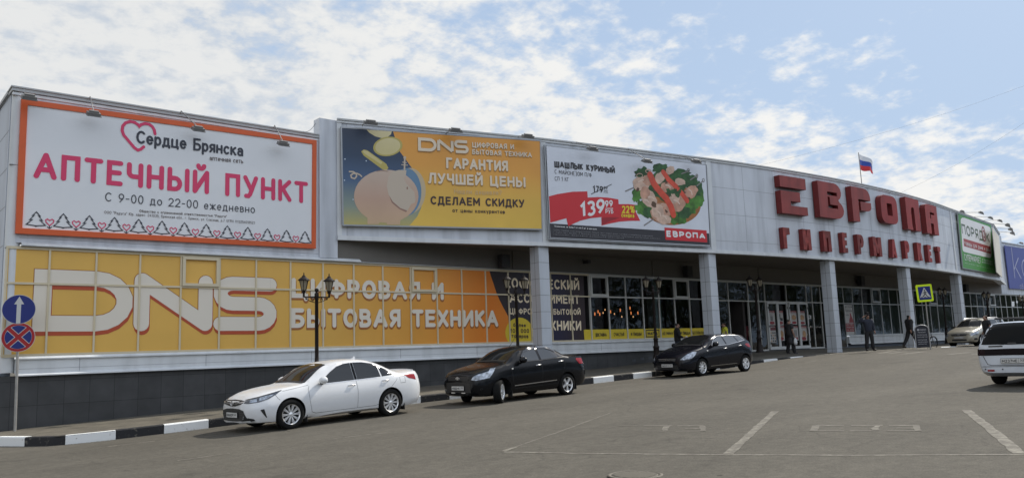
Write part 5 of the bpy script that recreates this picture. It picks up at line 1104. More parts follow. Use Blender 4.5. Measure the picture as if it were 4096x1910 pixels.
    def plate(s, view, z, body, y=0., tilt=0.):
        xh = s.project(view, y, z, 1, 0.).x; sg = -1 if view == 'front' else 1; x = xh+sg*.02; mb = MB(); mb.box(min(x, x+sg*.012), max(x, x+sg*.012), y-.265, y+.265, z-.060, z+.060, 1); p_ = mb
        p_.box(min(x, x+sg*.014), max(x, x+sg*.014), y-.258, y+.258, z-.053, z+.053, 0); po = mb.build('number_plate', [m_plate, m_trim], s.root)
        pl = Plane((x+sg*.014, y, z), (0, -1 if view == 'front' else 1, 0)); pl.n = Vector((sg, 0, 0)); 
        a, b = body; text(pl, a, (-.235, -.034), (.085, -.034), (-.235, .030), m_kink, parent=po, px=False, wt=.17, rnd=False, off=.002); text(pl, b, (.135, -.010), (.225, -.010), (.135, .038), m_kink, parent=po, px=False, wt=.17, rnd=False, off=.002)
        mb = MB(); ribbon(mb, [(.108, -.05), (.108, .05)], False, .005, lambda p: pl.pt(p, .002), False, 0); mb.build('plate_rule', m_kink, po, fix=False)
def mirrory(pts): return [(-a, b) for a, b in pts][::-1]

# ---- white saloon
m_pearl = mat('white_pearl_paint', (.66, .67, .68), .22, spec=.5, coat=.35, var=.02, scale=3)
SP1 = dict(L=4.83, ra=.372, rw=.335, wheels=(.965, 3.74),
 zb=[(0, .24), (.25, .20), (.7, .19), (4.2, .20), (4.6, .24), (4.83, .34)], wb=[(0, .48), (.10, .62), (.3, .76), (.7, .855), (4.2, .855), (4.6, .80), (4.78, .70), (4.83, .62)],
 zm=[(0, .50), (.4, .55), (1, .60), (3.8, .66), (4.83, .64)], wm=[(0, .50), (.06, .62), (.2, .75), (.5, .87), (1, .91), (3.9, .91), (4.4, .885), (4.7, .80), (4.80, .72), (4.83, .66)],
 zs=[(0, .66), (.15, .72), (.5, .79), (1.0, .85), (1.6, .88), (3.2, .925), (4.0, .965), (4.6, 1.0), (4.83, .86)], ws=[(0, .44), (.08, .56), (.25, .68), (.6, .80), (1.2, .865), (3.6, .865), (4.3, .83), (4.65, .76), (4.78, .68), (4.83, .60)],
 zr=[(0, .68), (.12, .745), (.5, .865), (1.0, .935), (1.35, .97), (1.6, 1.09), (2.0, 1.32), (2.4, 1.40), (3.0, 1.405), (3.5, 1.30), (4.0, 1.085), (4.25, 1.04), (4.6, 1.065), (4.76, 1.05), (4.83, .90)], wr=[(0, .34), (.2, .50), (.6, .68), (1.2, .78), (1.6, .74), (2.1, .64), (2.7, .62), (3.3, .635), (4.0, .70), (4.6, .68), (4.83, .52)],
 zt=[(0, .70), (.08, .745), (.25, .83), (.6, .905), (1.0, .955), (1.30, .985), (1.42, 1.035), (1.8, 1.265), (2.15, 1.415), (2.5, 1.47), (2.8, 1.48), (3.2, 1.455), (3.5, 1.38), (3.9, 1.21), (4.15, 1.105), (4.3, 1.085), (4.6, 1.09), (4.77, 1.085), (4.83, .92)])
P1, P2 = onG(1156, 1716), onG(1557, 1658)
hd = R_(4.2); nrm_ = Vector((-math.sin(hd), math.cos(hd), 0)); c0 = P1+nrm_*.85+Vector((.06, .03, 0)); ln = Vector((math.cos(hd), math.sin(hd), 0))
def seat_car(c, dirv, wheels, extra=0.):
    """front axle centre c on the road; returns the root location and pitch so all wheels touch"""
    r = c+dirv*(wheels[1]-wheels[0]); za, zb = zroad(c.x), zroad(r.x); pit = -math.atan2(zb-za, wheels[1]-wheels[0]); o = c-dirv*wheels[0]; return (o.x, o.y, za-(zb-za)/(wheels[1]-wheels[0])*wheels[0]), pit
loc, pit = seat_car(c0, ln, SP1['wheels'])
c = Car('parked_car', 'white saloon car with bright multi-spoke wheels parked at the kerb', 'car', loc, hd, m_pearl, SP1, pit, 'cars parked along the kerb')
c.wheels(('multi', 'multi'))
sidew = [(1.80, 1.005), (1.90, 1.07), (2.10, 1.21), (2.30, 1.315), (2.55, 1.375), (2.9, 1.39), (3.2, 1.36), (3.5, 1.27), (3.8, 1.13), (3.95, 1.055), (3.6, 1.04), (2.8, 1.02)]
c.patch('side_window', 'side', [(1.74, .955), (1.92, 1.09), (2.10, 1.21), (2.30, 1.318), (2.52, 1.375), (2.70, 1.388), (2.70, .975)], m_cglass, sides=(-1, 1)); c.patch('side_window', 'side', [(2.79, .978), (2.79, 1.39), (3.05, 1.382), (3.30, 1.34), (3.46, 1.285), (3.48, .995)], m_cglass, sides=(-1, 1)); c.patch('quarter_window', 'side', [(3.52, .998), (3.50, 1.265), (3.70, 1.165), (3.88, 1.02)], m_cglass, sides=(-1, 1))
c.line('window_trim', 'side', [(3.46, .984), (2.7, .962), (1.68, .94), (2.0, 1.165), (2.28, 1.332), (2.55, 1.40)], .012, m_chrome, .005, sides=(-1, 1))
c.line('pillar_trim', 'side', [(2.745, .98), (2.745, 1.385)], .07, m_rglass, .0045, sides=(-1, 1))
ws1 = [(-.70, 1.005), (-.66, 1.10), (-.58, 1.27), (-.53, 1.38), (-.3, 1.405), (0, 1.412), (.3, 1.405), (.53, 1.38), (.58, 1.27), (.66, 1.10), (.70, 1.005), (.4, 1.02), (0, 1.025), (-.4, 1.02)]
c.patch('windscreen', 'front', ws1, m_wglass, .004, step=.06); c.line('wiper', 'front', [(-.66, 1.01), (-.3, 1.028), (.0, 1.035), (.2, 1.028), (.62, 1.015)], .03, m_trim, .008)
c.patch('rear_window', 'rear', [(-.60, 1.12), (-.52, 1.38), (0, 1.41), (.52, 1.38), (.60, 1.12), (0, 1.13)], m_cglass, .004, step=.06)
c.patch('upper_grille', 'front', [(-.52, .70), (-.40, .635), (-.12, .59), (.12, .59), (.40, .635), (.52, .70), (.3, .725), (0, .735), (-.3, .725)], m_trim, .005, step=.04); c.line('grille_bar', 'front', [(-.50, .688), (-.2, .652), (0, .645), (.2, .652), (.50, .688)], .016, m_chrome, .012)
mb = MB(); hq = c.project('front', 0, .66, 1, .02)
for rx, ry, dz in ((.075, .052, 0), (.026, .045, -.004), (.05, .018, .028)): mb.tube([hq+Vector((-.006, rx*math.cos(q*.35), dz+ry*math.sin(q*.35))) for q in range(19)], .007, 6)
mb.build('emblem', m_chrome, c.root)
c.patch('lower_grille', 'front', [(-.60, .28), (-.50, .50), (-.30, .535), (0, .545), (.30, .535), (.50, .50), (.60, .28), (.3, .255), (-.3, .255)], m_trim, .005, step=.05)
for z in (.32, .37, .42, .47): c.line('grille_slat', 'front', [(-.48, z), (0, z+.012), (.48, z)], .008, m_gap, .009)
c.line('bumper_lip', 'front', [(-.62, .262), (0, .24), (.62, .262)], .035, m_pearl, .014)
c.patch('headlight', 'diag', [(.36, .655), (.46, .645), (.70, .665), (.90, .725), (1.04, .82), (1.10, .875), (.88, .815), (.60, .755), (.42, .715)], m_lampd, .006, sides=(-1, 1), step=.04); c.line('headlight_rim', 'diag', [(.37, .722), (.60, .762), (.88, .824), (1.11, .884)], .014, m_trim, .008, sides=(-1, 1)); c.patch('headlight_reflector', 'diag', [(.50, .665), (.66, .675), (.64, .745), (.50, .725)], m_lamp, .0085, sides=(-1, 1), step=.03)
c.patch('headlight_reflector', 'diag', [(.70, .685), (.86, .73), (.98, .81), (.84, .79), (.70, .755)], m_lamp, .0085, sides=(-1, 1), step=.03)
c.patch('fog_recess', 'diag', [(.74, .50), (.82, .515), (.865, .33), (.85, .32)], m_trim, .006, sides=(-1, 1), step=.03)
c.patch('side_grille_corner', 'diag', [(.46, .34), (.60, .31), (.62, .27), (.45, .25)], m_trim, .007, sides=(-1, 1), step=.03)
dl = [(1.46, .93), (1.42, .85), (1.44, .60), (1.50, .34), (1.6, .30), (3.30, .31), (3.45, .36), (3.62, .60), (3.82, .78), (3.96, .90), (3.98, .99)]
c.line('door_seam', 'side', dl, .007, m_gap, .003, sides=(-1, 1)); c.line('door_seam', 'side', [(2.745, .97), (2.76, .7), (2.75, .31)], .007, m_gap, .003, sides=(-1, 1));
c.line('bonnet_seam', 'side', [(1.45, .95), (1.1, .905), (.8, .865)], .005, m_gap, .003, sides=(-1, 1)); c.line('bumper_seam', 'side', [(.62, .80), (.66, .72), (.70, .68)], .008, m_gap, .003, sides=(-1, 1)); c.line('fuel_flap', 'side', [(4.05, .80), (4.22, .80), (4.22, .96), (4.05, .96)], .007, m_gap, .003, sides=(-1,), closed=True)
c.patch('tail_light', 'rdiag', [(.74, .84), (.95, .90), (1.02, .98), (.88, 1.0), (.74, .98)], m_tail, .006, sides=(-1, 1), step=.04)
c.mirror(1.82, .96, m_pearl); c.handle(2.60, .855, m_chrome); c.handle(3.60, .895, m_chrome)
mb = MB(); hq = c.project('top', 3.22, 0, 1, 0); mb.prism([hq+Vector((-.09, -.012, -.01)), hq+Vector((.07, -.012, -.01)), hq+Vector((.075, -.012, .075)), hq+Vector((.04, -.012, .07))], (0, .024, 0)); mb.build('roof_fin', m_pearl, c.root)
mb = MB(); q0 = [c.project('top', x, y, 1, 0) for x, y in ((4.60, -.62), (4.66, -.3), (4.68, 0), (4.66, .3), (4.60, .62))]; mb.tube([q+Vector((.05, 0, .008)) for q in q0], .018, 8); mb.build('boot_spoiler', m_pearl, c.root)
c.plate('front', .40, ('О060ОР', '32'))
mb = MB()
for x in (1.38, 4.17): mb.box(x, x+.012, -.86, -.66, .12, .36); mb.box(x, x+.012, .66, .86, .12, .36)
mb.build('mud_flap', m_trim, c.root)

# ---- black saloon
m_blk = mat('black_car_paint', (.004, .0045, .006), .22, spec=.22, coat=.10)
SP2 = dict(L=4.48, ra=.36, rw=.315, wheels=(.86, 3.48),
 zb=[(0, .28), (.25, .22), (.7, .21), (3.9, .22), (4.2, .26), (4.48, .36)], wb=[(0, .56), (.10, .70), (.3, .78), (.7, .81), (3.9, .81), (4.25, .77), (4.43, .68), (4.48, .60)],
 zm=[(0, .55), (.4, .62), (1, .66), (3.6, .72), (4.48, .70)], wm=[(0, .62), (.06, .70), (.2, .78), (.5, .84), (1, .865), (3.6, .865), (4.1, .845), (4.35, .77), (4.45, .70), (4.48, .64)],
 zs=[(0, .74), (.15, .82), (.5, .90), (1.0, .95), (1.5, .98), (3.0, 1.04), (3.7, 1.07), (4.25, 1.07), (4.48, .90)], ws=[(0, .54), (.08, .64), (.25, .72), (.6, .79), (1.2, .825), (3.4, .825), (4.0, .80), (4.3, .73), (4.43, .66), (4.48, .58)],
 zr=[(0, .77), (.12, .85), (.5, .955), (1.0, 1.03), (1.2, 1.08), (1.5, 1.24), (1.85, 1.40), (2.2, 1.45), (2.8, 1.44), (3.2, 1.34), (3.6, 1.17), (3.85, 1.12), (4.2, 1.12), (4.40, 1.10), (4.48, .94)], wr=[(0, .43), (.2, .58), (.6, .69), (1.1, .73), (1.5, .68), (1.95, .61), (2.5, .60), (3.1, .61), (3.7, .66), (4.2, .65), (4.48, .50)],
 zt=[(0, .79), (.08, .855), (.25, .925), (.6, 1.0), (1.0, 1.055), (1.15, 1.09), (1.30, 1.18), (1.65, 1.375), (1.95, 1.475), (2.25, 1.51), (2.55, 1.514), (2.9, 1.485), (3.2, 1.41), (3.5, 1.27), (3.72, 1.17), (3.9, 1.145), (4.2, 1.15), (4.40, 1.14), (4.48, .96)])
P1, P2 = onG(2005, 1611), onG(2272, 1577); hd = R_(3); ln = Vector((math.cos(hd), math.sin(hd), 0)); nrm_ = Vector((-math.sin(hd), math.cos(hd), 0)); c0 = (P1+P2-ln*2.62)/2+nrm_*.80
loc, pit = seat_car(c0, ln, SP2['wheels'])
c = Car('parked_car', 'black saloon car with its front wheels turned, parked between white saloon and dark hatchback', 'car', loc, hd, m_blk, SP2, pit, 'cars parked along the kerb')
c.wheels(('split5', 'split5'), R_(33))
c.patch('side_window', 'side', [(1.62, 1.085), (1.72, 1.19), (1.90, 1.32), (2.10, 1.385), (2.36, 1.41), (2.38, 1.09)], m_cglass2, sides=(-1, 1)); c.patch('side_window', 'side', [(2.47, 1.095), (2.45, 1.412), (2.75, 1.405), (3.0, 1.345), (3.14, 1.28), (3.20, 1.125)], m_cglass2, sides=(-1, 1)); c.patch('quarter_window', 'side', [(3.24, 1.13), (3.20, 1.25), (3.40, 1.14)], m_cglass2, sides=(-1, 1))
m_defl = mat('smoked_deflector', (.012, .012, .012), .1, coat=1.)
c.line('wind_deflector', 'side', [(1.72, 1.20), (1.90, 1.345), (2.12, 1.415), (2.40, 1.435)], .05, m_defl, .022, sides=(-1, 1)); c.line('wind_deflector', 'side', [(2.47, 1.437), (2.78, 1.425), (3.02, 1.365), (3.16, 1.29)], .05, m_defl, .022, sides=(-1, 1)); c.line('belt_trim', 'side', [(1.60, 1.072), (2.4, 1.078), (3.42, 1.12)], .014, m_trim, .006, sides=(-1, 1))
c.patch('windscreen', 'front', [(-.66, 1.115), (-.60, 1.25), (-.52, 1.38), (-.48, 1.43), (0, 1.47), (.48, 1.43), (.52, 1.38), (.60, 1.25), (.66, 1.115), (.3, 1.13), (-.3, 1.13)], m_wglass, .004, step=.06); c.line('wiper', 'front', [(-.6, 1.118), (-.2, 1.135), (.3, 1.13), (.6, 1.118)], .03, m_trim, .008); c.patch('rear_window', 'rear', [(-.56, 1.19), (-.48, 1.42), (0, 1.46), (.48, 1.42), (.56, 1.19)], m_cglass, .004, step=.06)
c.patch('upper_grille', 'front', [(-.42, .66), (-.46, .80), (0, .83), (.46, .80), (.42, .66)], m_trim, .005); c.patch('lower_grille', 'front', [(-.52, .34), (-.50, .60), (0, .63), (.50, .60), (.52, .34)], m_trim, .005); 
mb = MB(); hq = c.project('front', 0, .725, 1, .03)
mb.prism([hq+Vector((0, a*.10, b*.042)) for a, b in ((-1, -.35), (-.35, -.35), (-.35, -1), (.35, -1), (.35, -.35), (1, -.35), (.75, .35), (.35, .35), (.35, 1), (-.35, 1), (-.35, .35), (-.75, .35))], (.012, 0, 0)); mb.build('emblem', m_chrome, c.root)
c.patch('headlight', 'diag', [(.38, .68), (.52, .66), (.88, .71), (.98, .84), (1.04, .96), (.90, .95), (.86, .88), (.62, .83), (.46, .78)], m_lamp, .007, sides=(-1, 1), step=.04)
c.patch('indicator', 'side', [(1.25, .885), (1.31, .89), (1.30, .92), (1.24, .915)], m_lite, .01, sides=(-1, 1), step=.03)
c.line('door_seam', 'side', [(1.28, 1.02), (1.24, .85), (1.28, .55), (1.34, .36), (3.05, .37), (3.22, .5), (3.36, .8), (3.46, 1.08)], .007, m_gap, .003, sides=(-1, 1)); c.line('door_seam', 'side', [(2.42, 1.08), (2.45, .7), (2.40, .37)], .007, m_gap, .003, sides=(-1, 1)); c.line('chrome_sill_strip', 'side', [(1.32, .44), (2.2, .46), (3.02, .475)], .022, m_chrome, .012, sides=(-1, 1))
c.patch('tail_light', 'rdiag', [(.70, .88), (.90, .89), (.98, 1.02), (.94, 1.06), (.72, 1.05)], m_tail, .007, sides=(-1, 1), step=.04)
c.mirror(1.66, 1.05, m_blk); c.handle(2.30, .945, m_chrome); c.handle(3.24, 1.0, m_chrome); c.plate('front', .46, ('Н082НК', '32'))
c.line('fog_lamp', 'diag', [(.66+.03*math.cos(q), .42+.03*math.sin(q)) for q in (0, 1, 2, 3, 4, 5)], .008, m_gap, .006, sides=(-1, 1), closed=True)
mb = MB(); 
for y in (-.22, .22): hq = c.project('front', y, .335, 1, .015); mb.box(hq.x-.01, hq.x+.01, y-.07, y+.07, .325, .345)
mb.build('daytime_strip', m_lite, c.root)
mb = MB(); hq = c.project('top', 1.95, 0, 1, 0); mb.tube([hq, hq+Vector((.30, 0, .30))], [.008, .003], 6); mb.build('aerial', m_trim, c.root)
mb = MB()
for x in (1.24, 3.87): mb.box(x, x+.012, -.82, -.64, .14, .36); mb.box(x, x+.012, .64, .82, .14, .36)
mb.build('mud_flap', m_trim, c.root)

# ---- dark hatchback
m_nav = mat('blue_black_paint', (.005, .0055, .009), .2, spec=.25, coat=.18)
SP3 = dict(L=4.24, ra=.365, rw=.315, wheels=(.90, 3.55),
 zb=[(0, .26), (.25, .21), (.7, .20), (3.8, .21), (4.0, .26), (4.24, .36)], wb=[(0, .58), (.10, .72), (.3, .80), (.7, .83), (3.8, .83), (4.05, .78), (4.2, .70), (4.24, .62)],
 zm=[(0, .52), (.4, .58), (1, .62), (3.5, .70), (4.24, .70)], wm=[(0, .62), (.06, .71), (.2, .80), (.5, .865), (1, .89), (3.6, .89), (3.95, .86), (4.15, .78), (4.24, .68)],
 zs=[(0, .68), (.15, .75), (.5, .85), (1.0, .93), (1.5, .97), (2.8, 1.03), (3.5, 1.08), (4.0, 1.10), (4.24, .92)], ws=[(0, .54), (.08, .65), (.25, .74), (.6, .81), (1.2, .85), (3.3, .85), (3.8, .81), (4.1, .74), (4.2, .68), (4.24, .60)],
 zr=[(0, .71), (.12, .78), (.5, .91), (1.0, 1.02), (1.2, 1.07), (1.5, 1.21), (1.85, 1.36), (2.2, 1.415), (2.8, 1.415), (3.4, 1.40), (3.75, 1.375), (3.95, 1.27), (4.12, 1.12), (4.24, .95)], wr=[(0, .44), (.2, .60), (.6, .71), (1.1, .75), (1.5, .71), (1.95, .655), (2.5, .645), (3.2, .64), (3.7, .62), (4.0, .62), (4.24, .52)],
 zt=[(0, .73), (.08, .79), (.25, .87), (.6, .965), (1.0, 1.04), (1.15, 1.075), (1.30, 1.15), (1.65, 1.325), (1.95, 1.435), (2.25, 1.475), (2.6, 1.48), (3.2, 1.465), (3.6, 1.44), (3.84, 1.405), (3.98, 1.30), (4.14, 1.13), (4.24, .97)])
P1, P2 = onG(2812, 1503), onG(2983, 1485); hd = R_(-1); ln = Vector((math.cos(hd), math.sin(hd), 0)); nrm_ = Vector((-math.sin(hd), math.cos(hd), 0)); c0 = (P1+P2-ln*2.65)/2+nrm_*.80+Vector((.12, .12, 0))
loc, pit = seat_car(c0, ln, SP3['wheels'])
c = Car('parked_car', 'dark blue-black hatchback parked in front of the yellow cafe stickers', 'car', loc, hd, m_nav, SP3, pit, 'cars parked along the kerb')
c.wheels(('ten', 'wide5'), 0.)
c.patch('side_window', 'side', [(1.62, 1.06), (1.75, 1.19), (1.95, 1.32), (2.15, 1.375), (2.36, 1.395), (2.42, 1.075)], m_cglass3, sides=(-1, 1)); c.patch('side_window', 'side', [(2.50, 1.08), (2.44, 1.397), (2.9, 1.395), (3.08, 1.38), (3.22, 1.13)], m_cglass3, sides=(-1, 1)); c.patch('quarter_window', 'side', [(3.28, 1.14), (3.14, 1.378), (3.48, 1.36), (3.66, 1.20)], m_cglass3, sides=(-1, 1))
c.line('window_trim', 'side', [(1.58, 1.045), (1.75, 1.215), (1.95, 1.345), (2.2, 1.405), (2.8, 1.415), (3.2, 1.402), (3.52, 1.378), (3.72, 1.19), (2.6, 1.065)], .012, m_chrome, .005, sides=(-1, 1), closed=True)
c.patch('windscreen', 'front', [(-.68, 1.10), (-.62, 1.22), (-.54, 1.36), (-.50, 1.40), (0, 1.435), (.50, 1.40), (.54, 1.36), (.62, 1.22), (.68, 1.10), (.3, 1.115), (-.3, 1.115)], m_wglass, .004, step=.06); c.line('wiper', 'front', [(-.6, 1.10), (-.2, 1.12), (.3, 1.115), (.6, 1.10)], .03, m_trim, .008); c.patch('rear_window', 'rear', [(-.55, 1.12), (-.48, 1.36), (0, 1.39), (.48, 1.36), (.55, 1.12)], m_cglass, .004, step=.06)
c.patch('upper_grille', 'front', [(-.40, .60), (-.44, .68), (0, .70), (.44, .68), (.40, .60)], m_trim, .005); c.line('grille_bar', 'front', [(-.40, .665), (-.08, .67)], .014, m_chrome, .012); c.line('grille_bar', 'front', [(.08, .67), (.40, .665)], .014, m_chrome, .012); c.line('grille_bar', 'front', [(-.38, .615), (.38, .615)], .014, m_chrome, .012); c.patch('lower_grille', 'front', [(-.50, .30), (-.46, .44), (0, .46), (.46, .44), (.50, .30)], m_trim, .005)
mb = MB(); hq = c.project('front', 0, .645, 1, .02); mb.tube([hq+Vector((-.004, .06*math.cos(q*.35), .032*math.sin(q*.35))) for q in range(19)], .006, 6); mb.build('emblem', m_chrome, c.root)
c.patch('headlight', 'diag', [(.42, .63), (.55, .62), (.85, .66), (1.0, .78), (1.06, .875), (.92, .885), (.70, .81), (.52, .71)], m_lamp, .007, sides=(-1, 1), step=.04)
c.patch('indicator', 'side', [(1.22, .875), (1.30, .88), (1.29, .91), (1.21, .905)], m_lite, .01, sides=(-1, 1), step=.03)
c.line('door_seam', 'side', [(1.28, 1.0), (1.22, .82), (1.26, .5), (1.34, .33), (3.0, .34), (3.18, .5), (3.36, .8), (3.5, 1.07)], .007, m_gap, .003, sides=(-1, 1)); c.line('door_seam', 'side', [(2.45, 1.06), (2.48, .7), (2.42, .34)], .007, m_gap, .003, sides=(-1, 1)); c.line('sill_strip', 'side', [(1.4, .335), (3.0, .35)], .016, m_chrome, .008, sides=(-1, 1))
c.patch('tail_light', 'rdiag', [(.76, .90), (.92, .92), (1.05, 1.02), (.98, 1.06), (.80, 1.05)], m_tail, .007, sides=(-1, 1), step=.04)
c.mirror(1.68, 1.04, m_nav); c.handle(2.32, .93, m_chrome); c.handle(3.26, .99, m_chrome); c.plate('front', .43, ('М694КУ', '32'))
mb = MB(); hq = c.project('top', 3.4, 0, 1, 0); mb.tube([hq, hq+Vector((.24, 0, .10))], [.012, .005], 6); mb.build('aerial', m_trim, c.root)

# ---- beige estate facing the camera by the far pillars
m_bei = mat('silver_beige_paint', (.40, .375, .31), .28, .4, coat=.7, var=.03)
SP4 = dict(L=4.47, ra=.365, rw=.315, wheels=(.82, 3.72),
 zb=[(0, .28), (.25, .23), (.7, .22), (4.1, .23), (4.47, .34)], wb=[(0, .60), (.10, .73), (.3, .79), (.7, .81), (4.2, .81), (4.42, .76), (4.47, .70)],
 zm=[(0, .52), (.4, .60), (1, .66), (4.47, .72)], wm=[(0, .66), (.06, .73), (.2, .80), (.5, .85), (1, .875), (4.1, .875), (4.4, .82), (4.47, .76)],
 zs=[(0, .72), (.15, .80), (.5, .89), (1.0, .95), (1.5, .98), (4.2, 1.03), (4.47, 1.0)], ws=[(0, .58), (.08, .67), (.25, .74), (.6, .80), (1.2, .83), (4.1, .83), (4.4, .79), (4.47, .74)],
 zr=[(0, .75), (.12, .83), (.5, .945), (.95, 1.03), (1.15, 1.09), (1.5, 1.28), (1.9, 1.49), (2.3, 1.56), (3.8, 1.58), (4.25, 1.52), (4.40, 1.30), (4.47, 1.05)], wr=[(0, .46), (.2, .60), (.6, .70), (1.1, .73), (1.5, .69), (1.95, .63), (2.5, .62), (4.0, .61), (4.47, .62)],
 zt=[(0, .77), (.08, .84), (.25, .91), (.6, .985), (.95, 1.05), (1.12, 1.10), (1.30, 1.20), (1.65, 1.42), (1.95, 1.56), (2.3, 1.62), (2.8, 1.64), (3.8, 1.63), (4.2, 1.58), (4.38, 1.36), (4.47, 1.08)])
def wagon_details(c, front=True):
    c.patch('side_window', 'side', [(1.62, 1.06), (1.78, 1.24), (1.98, 1.42), (2.15, 1.50), (2.36, 1.52), (2.40, 1.07)], m_cglass, sides=(-1, 1)); c.patch('side_window', 'side', [(2.48, 1.07), (2.46, 1.52), (3.25, 1.525), (3.30, 1.08)], m_cglass, sides=(-1, 1)); c.patch('quarter_window', 'side', [(3.38, 1.09), (3.34, 1.52), (4.0, 1.50), (4.15, 1.36), (4.2, 1.10)], m_cglass, sides=(-1, 1))
    c.patch('windscreen', 'front', [(-.68, 1.12), (-.62, 1.30), (-.56, 1.48), (-.52, 1.53), (0, 1.56), (.52, 1.53), (.56, 1.48), (.62, 1.30), (.68, 1.12), (.3, 1.135), (-.3, 1.135)], m_wglass, .004, step=.06)
    c.line('door_seam', 'side', [(1.24, 1.0), (1.2, .8), (1.3, .38), (3.2, .38), (3.36, .6), (3.4, 1.05)], .007, m_gap, .003, sides=(-1, 1)); c.line('door_seam', 'side', [(2.44, 1.05), (2.44, .38)], .007, m_gap, .003, sides=(-1, 1)); c.handle(2.30, .95, m_trim); c.handle(3.2, .98, m_trim)
p = atD(3808, 1393, 46.5); zz = zroad(p.x)+.0
c = Car('parked_car', 'silver-beige estate car facing the viewer behind the white kerb by the last pillars', 'car', (p.x+.0, p.y-.45, zz), R_(-4), m_bei, SP4, 0., 'cars parked along the kerb'); c.wheels(('steel', 'steel')); wagon_details(c); c.line('wiper', 'front', [(-.6, 1.12), (-.2, 1.14), (.3, 1.135), (.6, 1.12)], .03, m_trim, .008)
c.patch('upper_grille', 'front', [(-.40, .62), (-.46, .72), (0, .745), (.46, .72), (.40, .62)], m_trim, .005); c.line('grille_bar', 'front', [(-.44, .69), (0, .705), (.44, .69)], .02, m_chrome, .012); c.patch('lower_grille', 'front', [(-.42, .33), (-.40, .43), (.40, .43), (.42, .33)], m_trim, .005); c.patch('fog_recess', 'diag', [(.60, .36), (.86, .36), (.84, .48), (.64, .48)], m_trim, .006, sides=(-1, 1))
mb = MB(); hq = c.project('front', 0, .70, 1, .025); mb.tube([hq+Vector((-.006, .07*math.cos(q*.35), .035*math.sin(q*.35))) for q in range(19)], .008, 6); mb.build('emblem', m_chrome, c.root)
c.patch('headlight', 'diag', [(.40, .62), (.56, .61), (.90, .66), (1.02, .80), (1.0, .86), (.72, .80), (.48, .73)], m_lamp, .007, sides=(-1, 1), step=.04); c.mirror(1.68, 1.05, m_trim); c.plate('front', .53, ('М850СК', '32'))
mb = MB()
for y in (-.56, .56): mb.tube([c.project('top', x, y, 1, .0)+Vector((0, 0, h)) for x, h in ((2.0, .0), (2.15, .05), (3.7, .05), (3.9, .0))], .016, 6)
mb.build('roof_rail', m_alloy, c.root)

# ---- white estate driving off to the right
m_wht = mat('cool_white_paint', (.52, .56, .62), .3, coat=.6, var=.03)
SP5 = dict(SP4); SP5.update(L=4.29, ra=.35, rw=.29, wheels=(.80, 3.29))
def resc(tab, fx, fy, fz=0): return [(a*fx, b*fy+fz) for a, b in tab]
for k in ('zb', 'zm', 'zs', 'zr', 'zt'): SP5[k] = resc(SP4[k], 4.29/4.47, .905)
for k in ('wb', 'wm', 'ws', 'wr'): SP5[k] = resc(SP4[k], 4.29/4.47, .945)
SP5['wr'] = resc([(0, .46), (.2, .60), (.6, .70), (1.1, .73), (1.5, .69), (1.95, .60), (2.5, .58), (4.0, .57), (4.40, .60), (4.47, .64)], 4.29/4.47, .945)
SP5['zr'] = [(a, b) for a, b in SP5['zr'][:-3]]+[(3.85, 1.42), (4.10, 1.30), (4.22, 1.08), (4.29, .93)]
SP5['zt'] = [(a, b) for a, b in SP5['zt'][:-3]]+[(3.75, 1.475), (3.98, 1.44), (4.10, 1.36), (4.22, 1.12), (4.29, .95)]
p = atD(4003, 1538, 19.6); zz = zroad(p.x); hdv = R_(180-1)
ln = Vector((math.cos(hdv), math.sin(hdv), 0)); sdv = Vector((-math.sin(hdv), math.cos(hdv), 0))
# rear left wheel stands at p: in the car's frame that is (3.29, +.74)
o = Vector((p.x, p.y, 0))-ln*3.29-(-sdv)*(-.74)*-1
o = Vector((p.x, p.y, 0))-ln*3.29+sdv*.70
c = Car('moving_car', 'white estate car seen from behind at the right edge of the road', 'car', (o.x, o.y, zz), hdv, m_wht, SP5, 0.); c.wheels(('steel', 'steel'))
c.patch('rear_window', 'rear', [(-.665, .95), (-.57, 1.37), (-.52, 1.415), (-.3, 1.435), (0, 1.44), (.3, 1.435), (.52, 1.415), (.57, 1.37), (.665, .95), (0, .945)], m_rglass, .006, step=.06)
m_band = mat('dark_tail_band', (.008, .005, .007), .25, spec=.15); m_smk = mat('smoked_tail_lamp', (.014, .005, .007), .2, spec=.2)
c.patch('tail_band', 'rear', [(-.60, .70), (-.62, .845), (0, .855), (.62, .845), (.60, .70), (0, .705)], m_band, .008, step=.05); c.patch('tail_light', 'rdiag', [(.42, .70), (.98, .70), (1.02, .80), (.98, .845), (.42, .85)], m_smk, .010, sides=(-1, 1), step=.05)
c.line('tailgate_seam', 'rear', [(-.64, .69), (-.56, .50), (-.48, .475), (.48, .475), (.56, .50), (.64, .69)], .012, m_gap, .006); c.line('bumper_seam', 'rear', [(-.70, .445), (0, .45), (.70, .445)], .010, m_gap, .006)
c.patch('badge', 'rear', [(-.50, .895), (-.20, .895), (-.20, .925), (-.50, .925)], m_trim, .008, step=.04); c.patch('badge', 'rear', [(.25, .895), (.50, .895), (.50, .925), (.25, .925)], m_trim, .008, step=.04)
[c.patch('rear_reflector', 'rear', [(y-.075, .335), (y+.075, .335), (y+.075, .375), (y-.075, .375)], m_tail, .010, step=.03) for y in (-.50, .50)]; c.patch('wiper_boss', 'rear', [(-.10, .955), (.10, .955), (.08, .985), (-.08, .985)], m_trim, .016, step=.03)
mb = MB()
for y in (-.62, -.25, .25, .62): hq = c.project('rear', y, .385, 1, .006); mb.lathe([(.016, 0), (.014, .012), (.001, .012)], 10, Matrix.Translation(hq) @ Matrix.Rotation(R_(90), 4, 'Y'))
mb.build('parking_sensor', m_trim, c.root); c.plate('rear', .575, ('М237НЕ', '32'), 0.)
